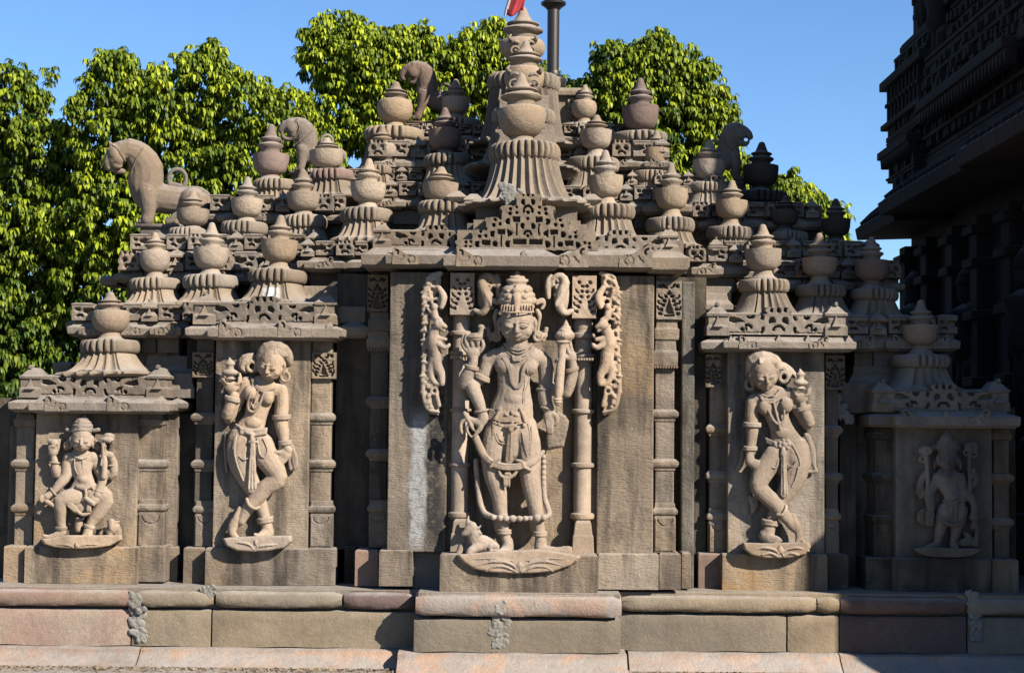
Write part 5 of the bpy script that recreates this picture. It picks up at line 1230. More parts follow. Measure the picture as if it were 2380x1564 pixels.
S.limb([(555, 760, 40, 18), (590, 830, 45, 18), (600, 915, 45, 16)]); S.limb([(555, 800, 40, 14), (550, 860, 40, 14), (560, 930, 45, 14)]); S.limb([(565, 800, 45, 12), (580, 880, 50, 12), (590, 930, 50, 12)]); S.build('scarf', FG, f, voxel=0.005, smooth=1)
S.limb([(110, 680, 20, 10), (105, 800, 20, 10), (115, 950, 20, 10)]); S.build('scarf_end', FG, f, voxel=0.005, smooth=1)
S.poly([(85, 1412), (200, 1400), (420, 1392), (570, 1392), (575, 1432), (520, 1478), (420, 1498), (300, 1505), (180, 1498), (110, 1465)], 0, 178, .05); S.build('lotus_pedestal', FG, f, voxel=0.006, smooth=4)
S.limb([(310, 1498, 172, 8), (270, 1452, 180, 10), (200, 1440, 176, 11), (120, 1450, 150, 10)]); S.limb([(310, 1498, 172, 8), (350, 1465, 180, 10), (440, 1455, 176, 11), (530, 1450, 150, 10)]); S.ell(318, 1440, 176, 16, 26, 14); S.build('lotus_petals', FG, f, voxel=0.005, smooth=1)

# ---- right
f, S = maiden(1708.4, 801.9, .3269, .27, True, 'relief figure of a cross-legged standing woman lifting a pot, right tall panel')
head(S, 208, 212, 120, 182, 195, rot=-9, yaw=10, nod=-16)
S.limb([(228, 290, 70, 44), (245, 350, 66, 48)])
S.limb([(135, 390, 60, 46, 42), (250, 385, 72, 56, 46), (370, 350, 60, 46, 40)])
S.limb([(270, 385, 62, 112, 55), (290, 480, 66, 90, 54), (325, 580, 66, 80, 52), (345, 650, 64, 104, 56), (370, 740, 62, 140, 62), (385, 810, 58, 140, 62)])
S.ell(212, 445, 108, 52, 58, 46); S.ell(362, 430, 108, 50, 56, 46); S.ell(338, 628, 108, 56, 42, 28)
S.limb([(385, 340, 60, 44), (430, 430, 50, 44), (485, 520, 50, 44), (530, 580, 60, 40), (520, 530, 85, 44), (495, 470, 92, 40), (480, 430, 96, 30)])
S.ell(470, 378, 98, 50, 40, 30)
for a in (((435, 368, 100, 15), (418, 345, 108, 13), (420, 310, 110, 11)), ((505, 360, 100, 15), (530, 345, 108, 13), (532, 305, 110, 11)), ((450, 360, 110, 14), (430, 350, 118, 12), (432, 325, 118, 10)), ((490, 362, 112, 14), (515, 350, 118, 12), (520, 318, 118, 10))): finger(S, a)
S.limb([(125, 400, 58, 48), (118, 490, 62, 50), (122, 590, 72, 46), (116, 690, 84, 38), (104, 780, 98, 32), (105, 830, 108, 36)])
S.ell(145, 850, 112, 54, 40, 28, 15)
for i, (x, y) in enumerate(((235, 925), (215, 925), (195, 915), (240, 890))): finger(S, [(165 + i * 4, 855 - i * 3, 118, 15), (195 + i * 5 if i < 3 else 205, 880 + i * 4 if i < 3 else 862, 126, 13), (x, y, 118, 9)])
S.limb([(425, 740, 60, 104, 70), (440, 860, 62, 96, 68), (400, 985, 62, 80, 62), (335, 1090, 58, 60, 50), (280, 1190, 58, 46), (250, 1270, 60, 42), (235, 1340, 66, 46)])
S.limb([(215, 1350, 70, 52, 40), (250, 1380, 100, 44, 28), (295, 1392, 120, 36, 22)])
for k in range(4): finger(S, [(270 + k * 14, 1395 - k * 5, 122, 15), (290 + k * 12, 1408 - k * 6, 132, 14 - k * .8)])
S.limb([(295, 780, 72, 90, 66), (210, 890, 92, 78, 64), (165, 990, 112, 66, 58), (190, 1040, 110, 62, 54), (260, 1105, 104, 58, 50), (330, 1185, 96, 50, 44), (385, 1255, 92, 38), (420, 1300, 90, 32)])
S.limb([(410, 1212, 88, 20), (430, 1280, 90, 32), (455, 1340, 92, 32, 26), (450, 1385, 98, 24, 20), (435, 1412, 106, 14)]); S.limb([(470, 1380, 96, 18), (490, 1402, 100, 16)])
S.build('body', FG, f, voxel=0.0045, smooth=3)
S.ell(205, 115, 85, 112, 66, 82, -8); S.limb([(110, 170, 80, 34), (125, 105, 92, 50), (200, 80, 104, 60), (270, 95, 92, 48), (305, 150, 78, 36)])
for k in range(10): S.limb([(130 + k * 17, 70 + abs(k - 4) * 4, 150 - abs(k - 4) * 6, 7), (122 + k * 19, 132 - abs(k - 4) * 2, 180 - abs(k - 4) * 10, 7)], seg=6)
S.limb([(300, 110, 50, 24), (340, 150, 50, 34), (385, 190, 50, 36), (420, 215, 45, 24)]); 
for k in range(4): S.limb([(315 + k * 8, 130 + k * 14, 80, 8), (360 + k * 6, 165 + k * 16, 84, 8), (400 - k * 6, 215 + k * 14, 74, 8)], seg=6)
S.limb([(178, 100, 170, 10), (180, 128, 186, 8)])
S.build('hair', FG, f, voxel=0.0045, smooth=1)
S.ring(104, 280, 70, 28, 34, 14); S.limb([(100, 240, 55, 14), (85, 190, 50, 16)]); S.build('earring', FG, f, voxel=0.0042, smooth=1)
S.ring(346, 228, 85, 30, 34, 15); S.limb([(325, 190, 65, 14), (318, 140, 60, 14)]); S.build('earring', FG, f, voxel=0.0042, smooth=1)
S.limb([(165, 350, 100, 8), (215, 385, 124, 9), (280, 380, 128, 9), (335, 310, 102, 8)]); S.beads([(175, 345, 106), (225, 366, 130), (285, 360, 130), (330, 300, 104)], 7); S.limb([(185, 380, 120, 8), (245, 410, 132, 8), (310, 390, 124, 8)])
S.limb([(195, 390, 124, 9), (235, 460, 142, 10), (270, 530, 134, 10), (305, 560, 132, 11), (340, 540, 134, 10), (350, 480, 140, 9), (340, 380, 124, 9)]); S.limb([(275, 405, 130, 10), (290, 470, 132, 9), (310, 545, 134, 9)]); S.limb([(315, 565, 130, 12), (320, 595, 128, 12)])
S.build('necklace', FG, f, voxel=0.0038, smooth=1)
for q in ((485, 458, 92, 46, 40, 12, -16), (122, 572, 74, 56, 50, 13, 3), (108, 740, 94, 42, 36, 11, 2)):
    S.band(*q); S.band(q[0], q[1] - 15, *q[2:]); S.build('bangle', FG, f, voxel=0.0042, smooth=1)
S.limb([(300, 1205, 130, 13), (335, 1205, 148, 14), (360, 1170, 142, 14), (362, 1140, 110, 12)]); S.build('anklet', FG, f, voxel=0.0042, smooth=1)
S.band(250, 1250, 60, 54, 46, 15, 8); S.band(250, 1272, 60, 54, 46, 12, 8); S.build('anklet', FG, f, voxel=0.0042, smooth=1)
urn_in_hand(S, 466, 268, 118, .95, 'held_pot', f)
for k in range(4): S.limb([(395 + k * 8, 655 + k * 14, 100, 7), (440 + k * 8, 625 + k * 16, 92, 7)]) ; S.limb([(215 + k * 4, 660 + k * 12, 84, 6), (290, 690 + k * 10, 118, 6)])
S.ell(350, 705, 132, 18, 18, 14)
for k in range(7): S.ell(350 + 34 * math.cos(k * .9), 705 + 30 * math.sin(k * .9), 128, 13, 13, 11)
S.poly([(268, 690), (420, 690), (400, 745), (290, 745)], 60, 124, .1)
S.limb([(340, 735, 134, 14), (345, 770, 142, 26, 14)]); S.limb([(345, 780, 138, 16, 12), (348, 900, 132, 22, 12), (350, 1060, 122, 30, 12)]); S.beads([(345, 790, 152), (350, 1060, 138)], 7, 2.2)
for dx in (-14, 14): S.limb([(345 + dx, 790, 146, 5), (350 + dx * 1.5, 1065, 132, 5)], seg=6)
S.limb([(385, 680, 116, 10), (430, 745, 126, 10), (462, 830, 126, 9), (455, 900, 124, 9), (410, 1010, 112, 9)]); S.beads([(450, 870, 134), (430, 950, 130), (400, 1010, 120)], 6); S.limb([(470, 800, 118, 6), (490, 840, 112, 6), (510, 820, 100, 6)]); S.limb([(370, 845, 142, 6), (410, 860, 144, 6), (440, 820, 140, 6)])
S.limb([(255, 780, 120, 8), (245, 850, 138, 8), (290, 870, 140, 8), (310, 800, 130, 7)])
S.build('girdle', FG, f, voxel=0.004, smooth=1)
S.limb([(500, 630, 40, 14), (545, 740, 42, 16), (560, 850, 42, 14), (580, 895, 42, 12)]); S.limb([(520, 640, 46, 10), (560, 740, 48, 10), (570, 850, 48, 9)]); S.limb([(540, 720, 42, 14), (530, 830, 42, 12), (515, 900, 42, 12)]); S.limb([(520, 900, 42, 12), (575, 898, 42, 12)]); S.build('scarf', FG, f, voxel=0.005, smooth=1)
S.limb([(60, 740, 20, 16), (45, 830, 20, 22), (20, 880, 16, 20)]); S.build('scarf_end', FG, f, voxel=0.005, smooth=1)
S.limb([(105, 1080, 20, 14), (130, 1140, 22, 24), (120, 1190, 20, 12)]); S.limb([(110, 1090, 20, 14), (150, 1090, 20, 14), (150, 1150, 20, 14)])
S.build('scarf_tail', FG, f, voxel=0.005, smooth=1)
S.poly([(48, 1402), (200, 1408), (420, 1402), (530, 1400), (540, 1435), (505, 1488), (400, 1512), (220, 1515), (110, 1492), (60, 1450)], 0, 178, .05); S.build('lotus_pedestal', FG, f, voxel=0.006, smooth=4)
for sg in (-1, 1):
    X = lambda v: 322 + sg * v
    S.limb([(X(12), 1480, 182, 8), (X(50), 1450, 182, 11), (X(120), 1440, 180, 12), (X(200), 1460, 160, 10)]); S.limb([(X(20), 1500, 178, 9), (X(70), 1478, 182, 10), (X(130), 1490, 176, 10)])
S.poly([(322, 1420), (346, 1448), (322, 1476), (298, 1448)], 165, 195, .5); S.build('lotus_petals', FG, f, voxel=0.005, smooth=1)

# ---- small seated figure, far left
f = empty('seated_figure', K(190, 1270, .2), 'small relief figure of a four-armed crowned man seated with one knee raised, far left panel', 'statue')
S = Sculpt(58.1, 953, .2229, .28)
head(S, 592, 312, 170, 220, 215, yaw=-4, nod=-6)
S.limb([(600, 420, 105, 60), (585, 480, 100, 66)])
S.limb([(455, 500, 90, 62, 52), (580, 520, 110, 76, 62), (700, 490, 90, 60, 52)])
S.limb([(580, 520, 95, 140, 70), (585, 600, 100, 118, 68), (600, 680, 100, 100, 64), (615, 740, 96, 112, 66), (610, 830, 90, 150, 70)]); S.ell(610, 725, 145, 60, 45, 34)
S.limb([(450, 500, 70, 55), (410, 600, 50, 54), (345, 690, 60, 50), (320, 640, 90, 52), (310, 560, 105, 44), (300, 500, 115, 36)]); S.ell(290, 430, 125, 52, 60, 40)
for k in range(4): finger(S, [(262 + k * 18, 420, 140, 16), (250 + k * 20, 385, 155, 15), (275 + k * 12, 375, 165, 12)])
S.limb([(440, 560, 80, 60), (430, 680, 100, 60), (380, 750, 130, 54), (320, 820, 150, 42), (275, 865, 158, 34), (225, 900, 165, 42)])
for k in range(4): finger(S, [(200, 890 + k * 14, 175, 17), (160, 905 + k * 12, 185, 15), (150 + k * 10, 940 + k * 6, 180, 12)])
S.limb([(725, 500, 70, 55), (800, 600, 50, 55), (900, 680, 60, 52), (925, 620, 80, 50), (920, 540, 90, 42), (890, 480, 110, 40)]); S.ell(880, 465, 130, 48, 40, 34)
for k in range(3): finger(S, [(860, 450 + k * 14, 145, 14), (835, 400 + k * 30, 165, 12), (845, 370 + k * 40, 165, 10)])
S.limb([(735, 560, 70, 55), (800, 680, 80, 54), (800, 760, 110, 48), (770, 830, 140, 40), (755, 880, 155, 42)]); S.ell(720, 940, 160, 56, 50, 30, -40)
for k in range(4): finger(S, [(700 - k * 14, 960 + k * 6, 170, 16), (680 - k * 10, 1010 + k * 6, 178, 14), (690 - k * 16, 1060 - k * 2, 165, 11)])
S.limb([(560, 900, 100, 110, 80), (450, 920, 130, 96, 76), (365, 950, 150, 76, 68), (370, 1060, 140, 64, 58), (375, 1180, 130, 48), (385, 1270, 130, 52), (330, 1310, 150, 46, 36), (250, 1325, 160, 30, 24)])
for k in range(3): finger(S, [(240 - k * 10, 1322 - k * 6, 165, 18), (205 - k * 8, 1322 - k * 8, 170, 14)])
S.limb([(680, 880, 80, 120, 80), (790, 880, 100, 110, 76), (830, 950, 90, 96, 70), (760, 1080, 90, 76, 60), (690, 1180, 95, 52), (660, 1250, 105, 50), (650, 1300, 130, 54, 36)])
for k in range(5): finger(S, [(610 + k * 22, 1305, 150, 15), (602 + k * 26, 1325, 168, 12 + (4 if k == 0 else 0))])
S.ell(560, 960, 100, 120, 130, 60); S.limb([(560, 1150, 50, 46), (555, 1240, 50, 44)])
S.build('body', FG, f, voxel=0.0045, smooth=3)
S.ell(590, 235, 130, 105, 45, 95)
for y, r, w_ in ((200, 20, 100), (165, 22, 92), (130, 20, 76), (98, 18, 56)): S.limb([(600 - w_ * math.cos(t), y + 4 * math.sin(t), 120 + w_ * .9 * math.sin(t), r) for t in np.linspace(0, math.pi, 9)], seg=8)
S.ell(605, 150, 110, 80, 70, 70); S.limb([(620, 90, 120, 40), (630, 55, 120, 12)]); S.limb([(575, 210, 225, 22, 12), (580, 120, 190, 26, 12)]); S.limb([(490, 225, 180, 9), (590, 205, 238, 9), (695, 225, 180, 9)])
for sg in (-1, 1): S.limb([(600 + sg * 110, 215, 80, 20), (600 + sg * 165, 205, 70, 24)])
S.build('crown', FG, f, voxel=0.0045, smooth=1)
for sg in (-1, 1):
    S.ring(595 + sg * 125, 350, 90, 20, 45, 12); S.limb([(595 + sg * 150, 330, 80, 20), (595 + sg * 175, 370, 80, 26), (595 + sg * 160, 410, 80, 16)]); S.build('earring', FG, f, voxel=0.0045, smooth=1)
S.limb([(490, 460, 150, 8), (560, 505, 178, 10), (640, 490, 172, 9), (680, 440, 140, 8)]); S.limb([(515, 510, 170, 7), (520, 600, 168, 7), (550, 670, 166, 7)]); S.limb([(600, 510, 172, 7), (600, 600, 168, 7)]); S.limb([(550, 500, 178, 14), (590, 505, 180, 14)]); S.build('necklace', FG, f, voxel=0.004, smooth=1)
for q in ((308, 545, 110, 50, 42, 12, 6), (295, 850, 155, 44, 38, 12, 50), (905, 575, 85, 50, 42, 12, -4), (775, 845, 140, 46, 40, 12, 20)):
    S.band(*q); S.build('bangle', FG, f, voxel=0.0042, smooth=1)
S.band(375, 1225, 130, 56, 50, 14); S.band(375, 1245, 130, 56, 50, 10); S.build('anklet', FG, f, voxel=0.0042, smooth=1)
S.band(670, 1205, 98, 54, 50, 14, 14); S.band(665, 1225, 98, 54, 50, 10, 14); S.build('anklet', FG, f, voxel=0.0042, smooth=1)
for k in range(4): S.limb([(430 - k * 10 + 40, 860 + k * 4, 178, 9), (420 + k * 20, 960, 182, 9), (520 + k * 8, 1060 - k * 14, 170, 9)])
S.limb([(540, 800, 160, 20), (620, 815, 172, 22), (690, 790, 160, 20)]); S.beads([(540, 785, 175), (620, 800, 190), (690, 775, 175)], 10); S.limb([(630, 830, 185, 14), (635, 890, 190, 16), (600, 940, 185, 10)]); S.limb([(680, 770, 160, 14), (715, 830, 160, 14)]); S.limb([(540, 1050, 160, 22), (600, 1090, 160, 20), (680, 1070, 150, 16)])
S.build('loincloth', FG, f, voxel=0.0045, smooth=1)
S.poly([(235, 300), (378, 300), (360, 400), (335, 470), (250, 440)], 60, 130, .1); S.ell(300, 345, 140, 44, 36, 30); S.build('held_emblem', FG, f, voxel=0.0045, smooth=1)
S.limb([(210, 940, 170, 26), (270, 980, 165, 24), (330, 1032, 155, 6)]); S.build('held_dagger', FG, f, voxel=0.0045, smooth=1)
S.limb([(815, 360, 150, 24), (820, 450, 150, 26), (828, 560, 150, 34), (820, 700, 150, 30)]); S.ell(850, 310, 140, 82, 36, 50); S.ell(870, 270, 130, 60, 34, 40); S.limb([(780, 330, 160, 14), (820, 300, 180, 14), (880, 330, 170, 14)]); S.limb([(800, 520, 170, 10), (790, 570, 170, 12)]); S.poly([(880, 240), (938, 260), (920, 360), (880, 350)], 40, 120, .1); S.build('held_lotus', FG, f, voxel=0.0045, smooth=1)
S.limb([(635, 920, 185, 28), (710, 975, 185, 28)]); S.build('held_citron', FG, f, voxel=0.0045, smooth=1)
S.poly([(160, 1342), (300, 1325), (440, 1302), (1010, 1300), (1018, 1350), (900, 1412), (760, 1435), (600, 1443), (420, 1440), (300, 1430), (190, 1395)], 0, 230, .05); S.build('lotus_pedestal', FG, f, voxel=0.006, smooth=4)
S.limb([(500, 1425, 225, 8), (440, 1405, 232, 12), (360, 1402, 228, 12), (290, 1420, 210, 9)]); S.limb([(560, 1425, 225, 8), (640, 1400, 232, 12), (740, 1402, 228, 12), (800, 1420, 210, 9)]); S.ell(532, 1400, 232, 20, 30, 18); S.build('lotus_petals', FG, f, voxel=0.005, smooth=1)
S.limb([(960, 1300, 90, 50), (950, 1230, 110, 56), (890, 1260, 130, 60), (880, 1290, 140, 40)]); S.limb([(900, 1170, 140, 44), (895, 1210, 165, 34), (892, 1235, 175, 24)]); S.limb([(940, 1170, 130, 16), (985, 1160, 125, 8)]); S.limb([(865, 1160, 130, 14), (858, 1140, 125, 8)]); S.limb([(830, 1240, 90, 20), (790, 1290, 90, 24)]); S.build('bull', FG, f, voxel=0.0045, smooth=2)

# ---- small standing figure, far right, in shade
f = empty('standing_figure', K(2205, 1295, .2), 'small shaded relief figure of a standing crowned man with tall staffs, far right panel', 'statue')
S = Sculpt(2092, 976.2, .2154, .28)
head(S, 512, 420, 170, 205, 225, yaw=4, nod=-4)
S.limb([(515, 530, 105, 58), (510, 580, 100, 64)]); S.limb([(390, 620, 90, 60, 52), (510, 630, 110, 76, 62), (640, 620, 90, 58, 52)])
S.limb([(505, 630, 95, 140, 70), (525, 720, 100, 112, 66), (560, 790, 100, 100, 64), (580, 860, 96, 122, 66), (570, 950, 90, 150, 72)]); S.ell(580, 830, 145, 60, 45, 34)
S.limb([(385, 620, 70, 55), (330, 720, 50, 55), (225, 810, 60, 50), (215, 740, 80, 50), (230, 640, 95, 44), (270, 590, 115, 40)]); S.ell(285, 580, 125, 44, 46, 34)
S.limb([(380, 660, 80, 58), (310, 800, 110, 56), (320, 880, 130, 50), (330, 950, 140, 48)]); S.ell(320, 1030, 150, 56, 70, 40)
for k in range(4): finger(S, [(290 + k * 22, 1050, 180, 15), (285 + k * 22, 1110, 178, 13), (290 + k * 20, 1140, 165, 10)])
S.limb([(660, 620, 70, 55), (720, 720, 55, 54), (800, 690, 70, 48), (820, 600, 90, 40), (790, 550, 115, 38)]); S.limb([(665, 680, 70, 52), (720, 800, 95, 56), (790, 870, 120, 50), (805, 950, 135, 44), (800, 990, 140, 44)])
for k in range(3): finger(S, [(790 + k * 16, 570, 130, 14), (770 + k * 8, 620, 150, 12)])
S.limb([(490, 980, 90, 96, 76), (455, 1080, 95, 80, 70), (430, 1200, 100, 62, 56), (410, 1290, 100, 46), (390, 1350, 105, 48), (320, 1380, 130, 42, 30), (240, 1392, 140, 26, 20)])
S.limb([(640, 980, 90, 100, 76), (625, 1100, 95, 82, 70), (600, 1200, 95, 60, 54), (580, 1290, 95, 46), (580, 1350, 110, 52), (600, 1385, 150, 40, 26)])
S.build('body', M['figshade'], f, voxel=0.005, smooth=3)
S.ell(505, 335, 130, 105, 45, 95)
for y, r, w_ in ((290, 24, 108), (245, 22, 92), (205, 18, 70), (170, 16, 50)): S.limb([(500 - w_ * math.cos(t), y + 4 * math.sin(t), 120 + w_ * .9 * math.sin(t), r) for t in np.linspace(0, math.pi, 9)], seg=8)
S.ell(500, 240, 110, 80, 80, 70); S.limb([(500, 160, 120, 34), (500, 120, 120, 12)]); S.ring(370, 295, 90, 26, 26, 12); S.ring(605, 300, 90, 26, 26, 12); S.build('crown', M['figshade'], f, voxel=0.005, smooth=1)
for sg in (-1, 1): S.limb([(512 + sg * 120, 420, 80, 16), (512 + sg * 135, 470, 90, 22), (512 + sg * 140, 520, 80, 14)]); S.build('earring', M['figshade'], f, voxel=0.005, smooth=1)
S.limb([(385, 570, 130, 8), (450, 600, 170, 10), (520, 612, 180, 10), (600, 590, 160, 8)]); S.limb([(430, 560, 150, 8), (510, 580, 175, 8), (580, 555, 150, 8)]); S.build('necklace', M['figshade'], f, voxel=0.0045, smooth=1)
S.limb([(300, 790, 130, 30), (300, 650, 135, 26), (290, 480, 140, 26), (280, 400, 140, 30)]); S.ring(250, 420, 140, 38, 32, 18); S.ring(300, 330, 140, 32, 30, 20); S.ring(235, 320, 120, 26, 24, 16); S.ell(270, 330, 110, 80, 60, 40); S.build('staff', M['figshade'], f, voxel=0.005, smooth=1)
S.limb([(750, 800, 130, 26), (755, 650, 130, 26), (750, 450, 130, 26), (760, 300, 130, 30)]); S.ring(790, 290, 130, 40, 32, 20); S.ring(800, 370, 130, 34, 28, 16); S.ring(715, 350, 130, 30, 26, 14); S.ell(745, 290, 100, 60, 50, 40); S.build('staff', M['figshade'], f, voxel=0.005, smooth=1)
S.limb([(415, 990, 150, 14), (480, 1100, 180, 18), (590, 1140, 185, 18), (700, 1080, 160, 14)]); S.limb([(540, 880, 170, 14), (600, 885, 178, 16), (650, 870, 165, 14)]); S.limb([(605, 920, 185, 26), (600, 1090, 180, 20)]); S.ell(605, 950, 185, 34, 20, 20); S.poly([(500, 890), (545, 900), (530, 970), (495, 960)], 80, 165, .2); S.limb([(460, 870, 130, 10), (560, 905, 170, 10), (680, 880, 130, 10)]); S.build('loincloth', M['figshade'], f, voxel=0.005, smooth=1)
S.poly([(180, 985), (260, 945), (370, 950), (372, 1060), (330, 1150), (240, 1150), (180, 1090)], 0, 130, .12); S.build('held_gourd', M['figshade'], f, voxel=0.006, smooth=2)
S.ell(800, 1050, 130, 60, 50, 50); S.limb([(800, 1000, 130, 34), (800, 1010, 130, 50), (800, 1100, 120, 30), (800, 1140, 110, 50)]); S.build('held_pot', M['figshade'], f, voxel=0.005, smooth=1)
S.limb([(660, 1330, 60, 46), (740, 1320, 80, 52), (820, 1340, 70, 44)]); S.limb([(700, 1230, 60, 24), (760, 1270, 80, 26), (700, 1290, 90, 22)]); S.limb([(820, 1300, 60, 34), (830, 1220, 60, 30), (835, 1170, 60, 26)]); S.build('attendant_animal', M['figshade'], f, voxel=0.005, smooth=2)
S.poly([(138, 1380), (300, 1372), (880, 1385), (870, 1430), (760, 1468), (600, 1482), (400, 1482), (270, 1465), (180, 1430)], 0, 220, .05); S.build('lotus_pedestal', M['figshade'], f, voxel=0.006, smooth=4)

# ---- weathered figure seen edge on at the far left end
f = empty('side_figure', K(22, 1240, .9), 'eroded relief figure seen in profile at the extreme left edge of the shrine', 'statue')
S = Sculpt(0, 0, 1, .9)
S.ell(26, 1045, 0, 17, 26, 24); S.limb([(30, 1070, 0, 18), (24, 1110, 10, 20), (28, 1150, 10, 18), (22, 1180, 0, 20), (28, 1230, 0, 14)]); S.limb([(15, 1120, 20, 9), (10, 1160, 25, 8)]); S.ell(24, 1240, 0, 16, 8, 20)
S.build('body', M['wall'], f, voxel=0.008, smooth=3)

# ================================================================ lions
def lion(label, ox, oy, sc, Y, mat, head_fn, neck, body, legs, tail, base, collars, far=True, nm='stone_lion'):
    mid = base[0]
    root = empty(nm, K(ox + sc * (mid[0] + mid[2]) / 2, oy + sc * mid[3], Y), label, 'lion statue')
    S = Sculpt(ox, oy, sc, Y)
    head_fn(S); S.limb(neck); S.limb(body)
    for d in (1, -1):
        for lg in legs: S.limb([(x, y, d * dd, r) for x, y, dd, r in lg])
    S.build('body', mat, root, voxel=0.006, smooth=4)
    for t in tail: S.limb(t)
    S.build('tail', mat, root, voxel=0.006, smooth=1)
    for c, r in collars:
        S.beads(c, r, 2.0); S.build('bead_collar', mat, root, raw=True)
    for k, (x0, y0, x1, y1, d) in enumerate(base):
        S.poly([(x0, y0), (x1, y0), (x1, y1), (x0, y1)], -d, d, 0); 
    S.build('base_slab', mat, root, raw=True)
    return root
def circ(x, y, rx, ry, r, a0, a1, d=0, n=14): return [(x + rx * math.cos(R(a0 + (a1 - a0) * i / n)), y + ry * math.sin(R(a0 + (a1 - a0) * i / n)), d, r) for i in range(n + 1)]
def h1(S):
    S.ell(215, 430, 0, 145, 185, 140); S.ell(170, 500, 0, 110, 110, 105); S.ell(255, 470, 90, 90, 90, 60); S.ell(255, 470, -90, 90, 90, 60); S.ell(200, 400, 70, 90, 110, 90); S.ell(235, 560, 60, 85, 62, 60); S.ell(235, 560, -60, 85, 62, 60); S.limb([(150, 600, 0, 50), (250, 640, 0, 44), (330, 650, 0, 40)]); S.limb([(115, 440, 0, 50, 90), (95, 520, 0, 56, 90), (115, 600, 0, 46, 75)]); S.limb([(105, 350, 80, 22), (150, 320, 95, 26), (200, 340, 100, 20)])
    for k in (-1, 1): S.limb([(150, 280, k * 90, 34), (125, 225, k * 95, 10)]); S.ell(120, 400, k * 70, 26, 22, 24)
lion('largest stone lion, pale grey with bowed head and looped tail, left end of the roof', 232.4, 290.6, .1672, 1.80, M['lion'], h1,
     [(250, 400, 0, 150, 120), (400, 350, 0, 165, 140), (540, 440, 0, 205, 160), (640, 600, 0, 240, 180), (635, 800, 0, 250, 185), (680, 960, 0, 235, 180), (800, 1020, 0, 215, 170)],
     [(680, 990, 0, 215, 170), (900, 1030, 0, 205, 175), (1120, 1060, 0, 195, 175), (1330, 1080, 0, 195, 170), (1400, 1120, 0, 180, 160)],
     [[(640, 900, 90, 135), (665, 1080, 110, 120), (672, 1230, 110, 98), (650, 1320, 115, 92)], [(640, 1325, 115, 60), (560, 1345, 115, 42)], [(700, 1330, 130, 50), (690, 1350, 135, 40)], [(640, 1330, 150, 44), (620, 1350, 150, 38)],
      [(1290, 1060, 110, 205), (1340, 1180, 110, 195), (1380, 1270, 110, 140)], [(1280, 1250, 130, 90), (1080, 1260, 130, 60), (980, 1330, 130, 52), (940, 1345, 130, 44)], [(1060, 1345, 140, 50), (1090, 1350, 140, 36)]],
     [circ(1075, 745, 122, 128, 30, 60, 400)[::-1] + [(960, 820, 0, 34), (1060, 900, 0, 40)], [(1020, 880, 0, 40), (1150, 895, 0, 36), (1320, 885, 0, 38), (1450, 935, 0, 40), (1530, 1030, 0, 38), (1545, 1130, 0, 36), (1530, 1200, 0, 30)]],
     [(490, 1375, 1520, 1432, 250), (560, 1432, 1490, 1700, 220)],
     [([(150, 262, 110), (240, 320, 135), (310, 420, 150), (355, 500, 130)], 9), ([(600, 320, 150), (520, 440, 168), (470, 560, 170), (435, 680, 150)], 9)])
def h2(S):
    S.ell(560, 400, 0, 200, 185, 150); S.ell(560, 430, 80, 130, 130, 90); S.limb([(430, 390, 0, 125, 105), (360, 440, 0, 92, 90), (320, 480, 0, 56, 70)]); S.limb([(370, 490, 0, 44, 70), (360, 580, 0, 42, 60), (430, 655, 0, 50, 70), (540, 660, 0, 62, 80), (620, 600, 0, 90, 90)]); S.ell(430, 430, 0, 120, 90, 100); S.ell(610, 520, 0, 150, 140, 130)
    for k in (-1, 1): S.limb([(660, 290, k * 110, 40), (690, 220, k * 115, 14)]); S.ell(440, 360, k * 80, 34, 26, 28)
lion('mid-sized grey stone lion with gaping mouth behind the reddish urn, left half of the roof', 616, 249.9, .11146, 2.15, M['lion'], h2,
     [(600, 400, 0, 190, 140), (740, 420, 0, 215, 160), (850, 560, 0, 235, 180), (870, 760, 0, 235, 185), (860, 920, 0, 220, 180), (960, 1000, 0, 200, 170)],
     [(860, 950, 0, 200, 170), (1100, 1000, 0, 190, 170), (1350, 1030, 0, 200, 175), (1450, 1080, 0, 190, 160)],
     [[(780, 880, 100, 140), (770, 1060, 110, 110), (760, 1180, 110, 92), (730, 1270, 110, 88)], [(740, 1280, 120, 60), (650, 1290, 120, 44)], [(1420, 1050, 110, 200), (1460, 1180, 110, 160), (1480, 1280, 110, 110)], [(1380, 1220, 130, 80), (1180, 1280, 130, 60)]],
     [circ(1290, 700, 120, 120, 32, 70, 420)[::-1] + [(1190, 800, 0, 40)], [(1380, 860, 0, 38), (1520, 870, 0, 40), (1650, 960, 0, 40), (1660, 1070, 0, 36)]],
     [(500, 1320, 1560, 1400, 250), (560, 1400, 1500, 1700, 220)],
     [([(680, 310, 140), (720, 420, 165), (700, 520, 170), (620, 610, 150)], 12), ([(1000, 470, 150), (860, 600, 200), (720, 710, 190), (580, 810, 120)], 12)])
def h3(S):
    S.ell(450, 400, 0, 180, 165, 140); S.ell(460, 430, 70, 130, 130, 90); S.limb([(360, 380, 0, 110, 100), (270, 440, 0, 84, 90), (235, 500, 0, 66, 80), (260, 570, 0, 50, 60), (320, 575, 0, 34, 50)]); S.ell(540, 500, 0, 110, 130, 110); S.limb([(500, 520, 0, 100, 90), (500, 610, 0, 66, 80), (430, 640, 0, 46, 66), (390, 620, 0, 30, 40)]); S.limb([(250, 560, 0, 40), (290, 600, 0, 30)])
    for k in (-1, 1): S.limb([(450, 300, k * 100, 36), (460, 250, k * 105, 14)]); S.ell(310, 350, k * 70, 30, 24, 26)
